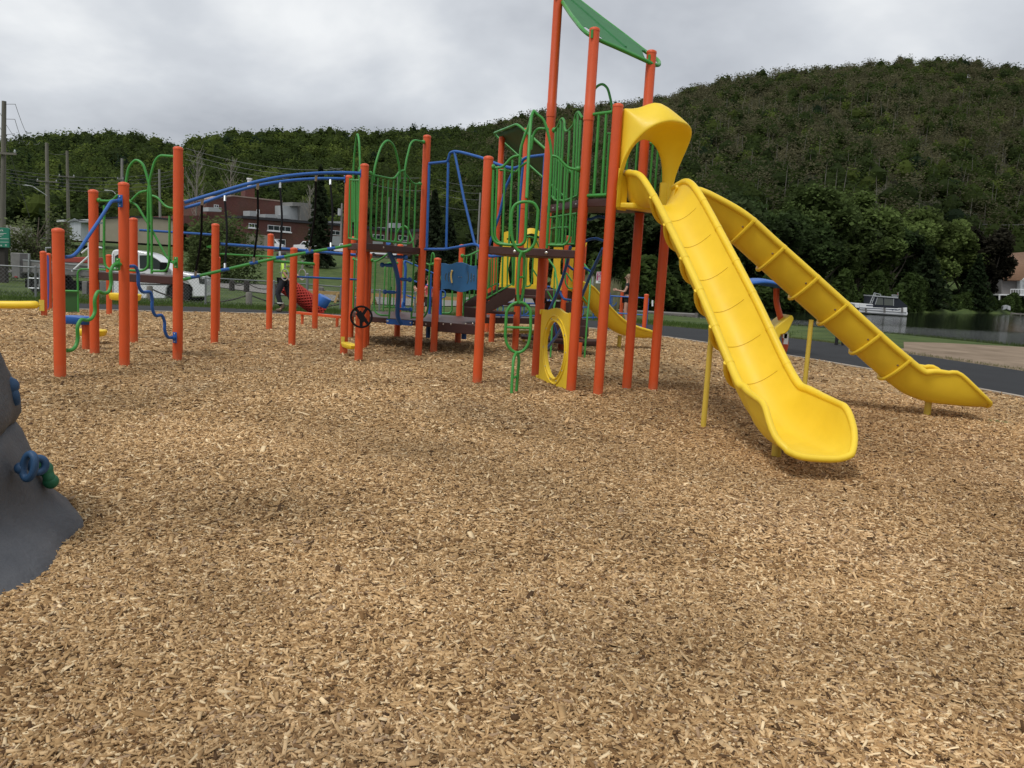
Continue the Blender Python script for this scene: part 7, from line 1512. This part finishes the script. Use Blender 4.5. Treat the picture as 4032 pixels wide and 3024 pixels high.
for x in (1815, 2035): m.tube([hq(x, 1085, -3.), hq(x, 1210, -3.)], .16, 8)
m.build('balcony', WHITE, T)
m = MB(); m.prism([hq(x, y, -.08) for x, y in [(1820, 1100), (1915, 1102), (1915, 1210), (1820, 1195)]], (0, .06, 0)); m.build('dark_doorway', GLASS, T)
DOCKW = mat('dock_wood', (.155, .145, .13), .9, var=.25, vscale=2., stretch=(1, 6, 1))
def dock(label, px0, px1, D0_, D1_, z, name='dock'):
    T = thing(name, label, 'dock', (*XY((px0 + px1) / 2, D0_), LAKE), 'wooden docks on the lake'); a, b_, c_, d_ = [np.array((*XY(p, D), z)) for p, D in ((px0, D0_), (px1, D1_), (px1, D1_ + 2), (px0, D0_ + 2))]
    m = MB(); m.prism([a, b_, c_, d_], (0, 0, -.22)); m.build('deck', DOCKW, T)
    for u in (.02, .35, .65, .98): p = a * (1 - u) + b_ * u; m = MB(); m.tube([(p[0], p[1] - .05, LAKE - .5), (p[0], p[1] - .05, z + .1)], .10, 8); m.build('pile', DOCKW, T)
dock('upper grey wooden dock seen between the orange slide-tower posts', 2330, 2760, 50, 50, -.28)
dock('nearer grey wooden dock just below the upper one, behind the slide tower', 2540, 2830, 47.3, 47.3, -.42)
dock('short end of wooden dock right of the first slide chute', 2990, 3046, 49, 49, -.40)
dock('small dock in front of the house on the far shore', 3985, 4100, 140, 140, -.25)
T = thing('lawn_chair', 'white butterfly-shaped lawn chair on the bank before the house', 'chair', (*XY(3960, 150), 0)); p = Q(3961, 1211, 150); m = MB(); m.obox(p - (.35, 0, 0), (.3, 0, .1), (0, .3, 0), (.05, 0, .35)); m.obox(p + (.35, 0, 0), (.3, 0, -.1), (0, .3, 0), (-.05, 0, .35)); m.build('seat', WHITE, T)
# sign by the water
T = thing('lake_sign', 'magenta and white notice sign on a grey post by the reeds', 'sign', (*XY(2345, 41), -.2)); YL_ = 41.
x, y = XY(2345, YL_); m = MB(); m.tube([(x - .12, YL_ + .05, gz(x, YL_) - .2), (x - .12, YL_ + .05, 1.6)], .05, 8); m.build('post', STEEL, T)
m = MB(); m.prism([Q(x_, y_, YL_) for x_, y_ in [(2350, 1070), (2394, 1071), (2391, 1115), (2346, 1115)]], (0, .04, 0)); s_ = m.build('board', WHITE, T)
m = MB(); m.prism([np.array(Q(x_, y_, YL_)) - (0, .006, 0) for x_, y_ in [(2351, 1071), (2393, 1072), (2391, 1104), (2348, 1104)]], (0, .005, 0)); m.build('colour_field', mat('magenta_print', (.36, .03, .12), .6), s_)
text_on(s_, T, 'SLOW', 2352, 1084, YL_, .20, WHITEL, 'LEFT', -.02)
m = MB()
for k, yy in enumerate((1090, 1095, 1100)): m.prism([np.array(Q(x_, y_, YL_)) - (0, .012, 0) for x_, y_ in [(2354, yy), (2386, yy), (2386, yy + 2), (2354, yy + 2)]], (0, .004, 0))
m.build('printed_lines', WHITEL, s_); m = MB(); m.prism([np.array(Q(x_, y_, YL_)) - (0, .012, 0) for x_, y_ in [(2355, 1107), (2380, 1107), (2380, 1111), (2355, 1111)]], (0, .004, 0)); m.build('printed_line', GREYM, s_)
T = thing('marker_post', 'thin white marker post on the dock behind the slide tower', 'post', (*XY(2570, 48.5), -.2)); m = MB(); m.tube([Q(2569, 1206, 48.5), Q(2569, 1182, 48.5)], .05, 6); m.build('post', WHITE, T)
T = thing('grass_hydrant', 'tiny dark pipe stub on the grass edge below the right slide chute', 'pipe', tuple(G(3295, 1360))); g_ = G(3292, 1362); m = MB(); m.tube([(g_[0], g_[1], 0), (g_[0], g_[1], .42)], .05, 8); m.tube([(g_[0] + .18, g_[1], 0), (g_[0] + .18, g_[1], .28)], .04, 8); m.build('stub', DARKP, T)

# ---- people
def skin_mesh(name, verts, edges, radii, m_, parent=None, root=0, sub=2):
    me = bpy.data.meshes.new(name); me.from_pydata([tuple(v) for v in verts], edges, []); me.materials.append(m_); o = bpy.data.objects.new(name, me); C.objects.link(o)
    md = o.modifiers.new('skin', 'SKIN'); md.use_smooth_shade = True
    if not me.skin_vertices: 
        bpy.context.view_layer.objects.active = o
    for i, r in enumerate(radii):
        sv = me.skin_vertices[0].data[i]; sv.radius = (r, r) if not hasattr(r, '__len__') else r; sv.use_root = (i == root)
    s_ = o.modifiers.new('sub', 'SUBSURF'); s_.levels = 1; s_.render_levels = sub
    if parent is not None: put(o, parent)
    return o
SKIN = mat('skin', (.48, .27, .19), .55)
def chain_(pts, rr): return pts, [(i, i + 1) for i in range(len(pts) - 1)], rr
def hand(v, ed, ra, wrist_i, wrist, d, side):
    """palm, four fingers and a thumb added to the skeleton"""
    d = np.array(d, float); d /= np.linalg.norm(d); s_ = np.cross(d, side); s_ /= np.linalg.norm(s_); sd_ = np.array(side, float)
    palm = len(v); v.append(wrist + d * .05); ra.append((.030, .018)); ed.append((wrist_i, palm)); 
    for k in range(4):
        off = sd_ * (.026 - .0175 * k); L = (.062, .072, .068, .052)[k]; a = len(v); v.append(wrist + d * .09 + off); ra.append(.0095); ed.append((palm, a)); v.append(wrist + d * (.09 + L * .5) + off + s_ * .006); ra.append(.0085); ed.append((a, a + 1)); v.append(wrist + d * (.09 + L * .9) + off + s_ * .022); ra.append(.0075); ed.append((a + 1, a + 2))
    a = len(v); v.append(wrist + d * .05 + sd_ * .042); ra.append(.011); ed.append((palm, a)); v.append(wrist + d * .088 + sd_ * .058 + s_ * .01); ra.append(.009); ed.append((a, a + 1))
def person(label, name, loc, h, J, mats_, group=None, hair=None, face=-1):
    """J: joint dictionary in metres about the foot point, x across the picture, y away, z up"""
    T = thing(name, label, 'person', loc); o = np.array(loc, float); s = h / 1.72
    P_ = {k: o + np.array(v, float) * s for k, v in J.items()}
    V, E_, R_ = [], [], []
    def addv(p, r, par=None):
        V.append(p); R_.append(r); i = len(V) - 1
        if par is not None: E_.append((par, i))
        return i
    pel = addv(P_['pelvis'], (.135 * s, .10 * s)); wa = addv(P_['waist'], (.125 * s, .095 * s), pel); ch = addv(P_['chest'], (.15 * s, .11 * s), wa); nk = addv(P_['neck'], .055 * s, ch); hb_ = addv(P_['head'] - np.array((0, 0, .06)) * s, .068 * s, nk); hd = addv(P_['head'], (.080 * s, .092 * s), hb_); ht = addv(P_['head'] + np.array((0, 0, .07)) * s, .066 * s, hd)
    for sd_ in ('l', 'r'):
        a = addv(P_['sh' + sd_], .052 * s, ch); b_ = addv(P_['el' + sd_], .038 * s, a); c_ = addv(P_['wr' + sd_], .026 * s, b_); hand(V, E_, R_, c_, P_['wr' + sd_], P_['wr' + sd_] - P_['el' + sd_], np.array((0, 0, 1.)) if abs((P_['wr' + sd_] - P_['el' + sd_])[2]) < .15 else np.array((1., 0, 0)))
        a = addv(P_['hip' + sd_], .085 * s, pel); b_ = addv(P_['kn' + sd_], .055 * s, a); c_ = addv(P_['an' + sd_], .038 * s, b_); d_ = addv(P_['an' + sd_] + np.array((face * .13, 0, -.045)) * s, .032 * s, c_)
    body = skin_mesh('body', V, E_, R_, mats_['skin'], T)
    hc_ = P_['head']; m = MB(); m.add([hc_ + np.array(q) * s for q in ((face * .085, -.018, .012), (face * .085, .018, .012), (face * .120, 0, -.022), (face * .088, 0, -.03), (face * .086, 0, .03))], [(0, 2, 4), (1, 4, 2), (0, 3, 2), (1, 2, 3)], True); m.build('nose', mats_['skin'], body, recalc=True)
    m = MB()
    for sy in (-1, 1): m.ball(hc_ + np.array((face * .075, sy * .035, .018)) * s, .012 * s, 8, 6)
    m.build('eye', mat('dark_eye', (.03, .02, .015), .3), body)
    m = MB(); m.ball(hc_ + np.array((face * .082, 0, -.05)) * s, .018 * s, 8, 6, (.4, 1.2, .4)); m.build('mouth', mat('lips', (.30, .10, .08), .5), body)
    m = MB(); 
    for sy in (-1, 1): m.ball(hc_ + np.array((0, sy * .085, -.005)) * s, .022 * s, 8, 6, (.9, .4, 1.3))
    m.build('ear', mats_['skin'], body)
    # torso garment
    V2 = [P_['pelvis'] + np.array((0, 0, -.02 * s)), P_['waist'], P_['chest'], P_['chest'] * .35 + P_['neck'] * .65]; E2 = [(0, 1), (1, 2), (2, 3)]; R2 = [(.152 * s, .12 * s), (.142 * s, .115 * s), (.168 * s, .13 * s), (.09 * s, .085 * s)]
    for sd_ in ('l', 'r'):
        k = len(V2); V2.append(P_['sh' + sd_]); R2.append(.068 * s); E2.append((2, k)); sl = mats_.get('sleeve', .45)
        V2.append(P_['sh' + sd_] * (1 - sl) + P_['el' + sd_] * sl); R2.append(.058 * s); E2.append((k, k + 1))
        if sl >= 1: V2.append(P_['el' + sd_] * .1 + P_['wr' + sd_] * .9); R2.append(.042 * s); E2.append((k + 1, k + 2))
    skin_mesh('shirt', V2, E2, R2, mats_['shirt'], T)
    V3 = [P_['pelvis']]; E3_ = []; R3 = [(.158 * s, .128 * s)]; tl = mats_.get('leg', 1.)
    for sd_ in ('l', 'r'):
        k = len(V3); V3.append(P_['hip' + sd_]); R3.append(.108 * s); E3_.append((0, k)); 
        if tl < 1: V3.append(P_['hip' + sd_] * (1 - tl) + P_['kn' + sd_] * tl); R3.append(.092 * s); E3_.append((k, k + 1))
        else: V3.append(P_['kn' + sd_]); R3.append(.080 * s); E3_.append((k, k + 1)); V3.append(P_['kn' + sd_] * .12 + P_['an' + sd_] * .88); R3.append(.066 * s); E3_.append((k + 1, k + 2))
    skin_mesh('trousers' if tl >= 1 else 'shorts', V3, E3_, R3, mats_['legs'], T)
    for sd_ in ('l', 'r'):
        a = P_['an' + sd_]; up_ = mats_.get('bootup', .12); V4 = [a + np.array((face * -.04, 0, -.05)) * s, a + np.array((0, 0, up_)) * s, a + np.array((face * .10, 0, -.045)) * s, a + np.array((face * .19, 0, -.055)) * s]; skin_mesh('shoe', V4, [(0, 1), (0, 2), (2, 3)], [.062 * s, .06 * s, .054 * s, .046 * s], mats_['shoe'], T, sub=2)
    return T, P_, s
HIVIS = mat('hi_vis_yellow', (.50, .78, .10), .6, var=.06); NAVYT = mat('navy_work_trousers', (.012, .015, .022), .85, var=.2); BOOT = mat('brown_boots', (.11, .075, .045), .75); REFL = mat('reflective_band', (.50, .50, .46), .5)
J1 = dict(pelvis=(.03, 0, .92), waist=(.06, 0, 1.06), chest=(.08, 0, 1.28), neck=(.02, 0, 1.46), head=(-.03, 0, 1.60), shl=(.05, -.19, 1.38), shr=(.10, .19, 1.38), ell=(.10, -.25, 1.10), elr=(.25, .25, 1.14), wrl=(.22, -.22, .95), wrr=(.42, .18, 1.02),
          hipl=(.02, -.09, .88), hipr=(.06, .09, .88), knl=(-.12, -.11, .50), knr=(.16, .10, .50), anl=(.02, -.11, .09), anr=(.34, .10, .10))
g_ = G(1112, 1231); T, P_, s = person('man in yellow hi-vis shirt and dark work trousers walking beside the red net tube', 'person', (g_[0], g_[1], .03), 1.74, J1, dict(skin=SKIN, shirt=HIVIS, legs=NAVYT, shoe=BOOT, sleeve=.9, bootup=.18))
m = MB()
for zc in (1.12, 1.30): m.tube([np.array((g_[0] + .075, g_[1], zc * s + .03)) + np.array((math.cos(a) * .168, math.sin(a) * .150, 0)) for a in np.linspace(0, 2 * PI, 25)[:-1]], .018, 6, closed=True)
m.build('reflective_band', mat('grey_reflective', (.14, .16, .12), .5), T)
m = MB()
for kk in ('l', 'r'):
    c_ = P_['kn' + kk] * .38 + P_['an' + kk] * .62; m.tube([c_ + np.array((math.cos(a) * .078, math.sin(a) * .078, 0)) for a in np.linspace(0, 2 * PI, 17)[:-1]], .020, 6, closed=True)
m.build('leg_band', REFL, T)
m = MB(); hc_ = P_['head']; m.ball(hc_ + np.array((.01, 0, .045)), .097, 16, 8, (1.05, .92, .75)); m.tube([hc_ + np.array((-.07, 0, .045)), hc_ + np.array((-.17, 0, .03))], [.05, .035], 8); m.build('cap', mat('dark_cap', (.03, .025, .022), .8), T)
m = MB(); m.ball(hc_ + np.array((.035, 0, -.015)), .082, 12, 8, (.8, .95, .9)); m.build('hair', mat('brown_hair', (.07, .035, .02), .8), T)
m = MB(); m.ball(hc_ + np.array((-.035, 0, -.07)), .055, 10, 8, (.9, 1, .8)); m.build('beard', MATS['brown_hair'], T)
J2 = dict(pelvis=(0, 0, .93), waist=(.0, 0, 1.07), chest=(.01, 0, 1.28), neck=(.0, 0, 1.46), head=(-.02, 0, 1.60), shl=(-.02, -.16, 1.38), shr=(.02, .16, 1.38), ell=(-.12, -.17, 1.12), elr=(-.10, .17, 1.12), wrl=(-.36, -.12, 1.16), wrr=(-.34, .12, 1.15),
          hipl=(-.02, -.08, .88), hipr=(.02, .08, .88), knl=(-.05, -.09, .50), knr=(.05, .09, .48), anl=(.02, -.09, .09), anr=(.12, .09, .10))
g_ = G(2462, 1284); T, P_, s = person('girl with long fair hair in black t-shirt reaching forward behind the orange posts', 'person', (g_[0], g_[1], 0.03), 1.68, J2, dict(skin=SKIN, shirt=mat('black_shirt', (.012, .012, .013), .8), legs=mat('black_shorts', (.014, .014, .016), .8), shoe=mat('white_trainers', (.4, .4, .4), .6), sleeve=.45, leg=.45, bootup=.02))
HAIR = mat('fair_brown_hair', (.20, .13, .075), .7, var=.25, vscale=40., stretch=(1, 1, .1)); hc_ = P_['head']; m = MB(); m.ball(hc_ + np.array((.022, 0, .02)), .098, 18, 10, (1.0, .95, 1.1)); rows = []
for k in range(9):
    u = k / 8.; z_ = hc_[2] + .02 - u * .42; w_ = .085 + .03 * math.sin(u * PI); rows.append([(hc_[0] + .05 + .05 * u + w_ * .8 * math.cos(a), hc_[1] + w_ * math.sin(a), z_) for a in np.linspace(0, 2 * PI, 15)[:-1]])
m.grid(rows, closed=True); m.build('hair', HAIR, T)

J3 = dict(J2); J3.update(wrl=(-.42, -.10, 1.22), ell=(-.20, -.18, 1.14))
T, P_, s = person('child in pink top reaching left behind the short orange post of the low platform', 'person', ((1693 - 2041) / 3313. * 22.6, 22.6, .05), 1.28, J3, dict(skin=SKIN, shirt=mat('pink_cloth', (.75, .16, .20), .8), legs=MATS['black_shorts'], shoe=MATS['white_trainers'], sleeve=.5, leg=.8, bootup=.02))
hc_ = P_['head']; m = MB(); m.ball(hc_ + np.array((.015, 0, .02)), .082, 14, 8, (1.0, .95, 1.05)); m.build('hair', MATS['brown_hair'], T)
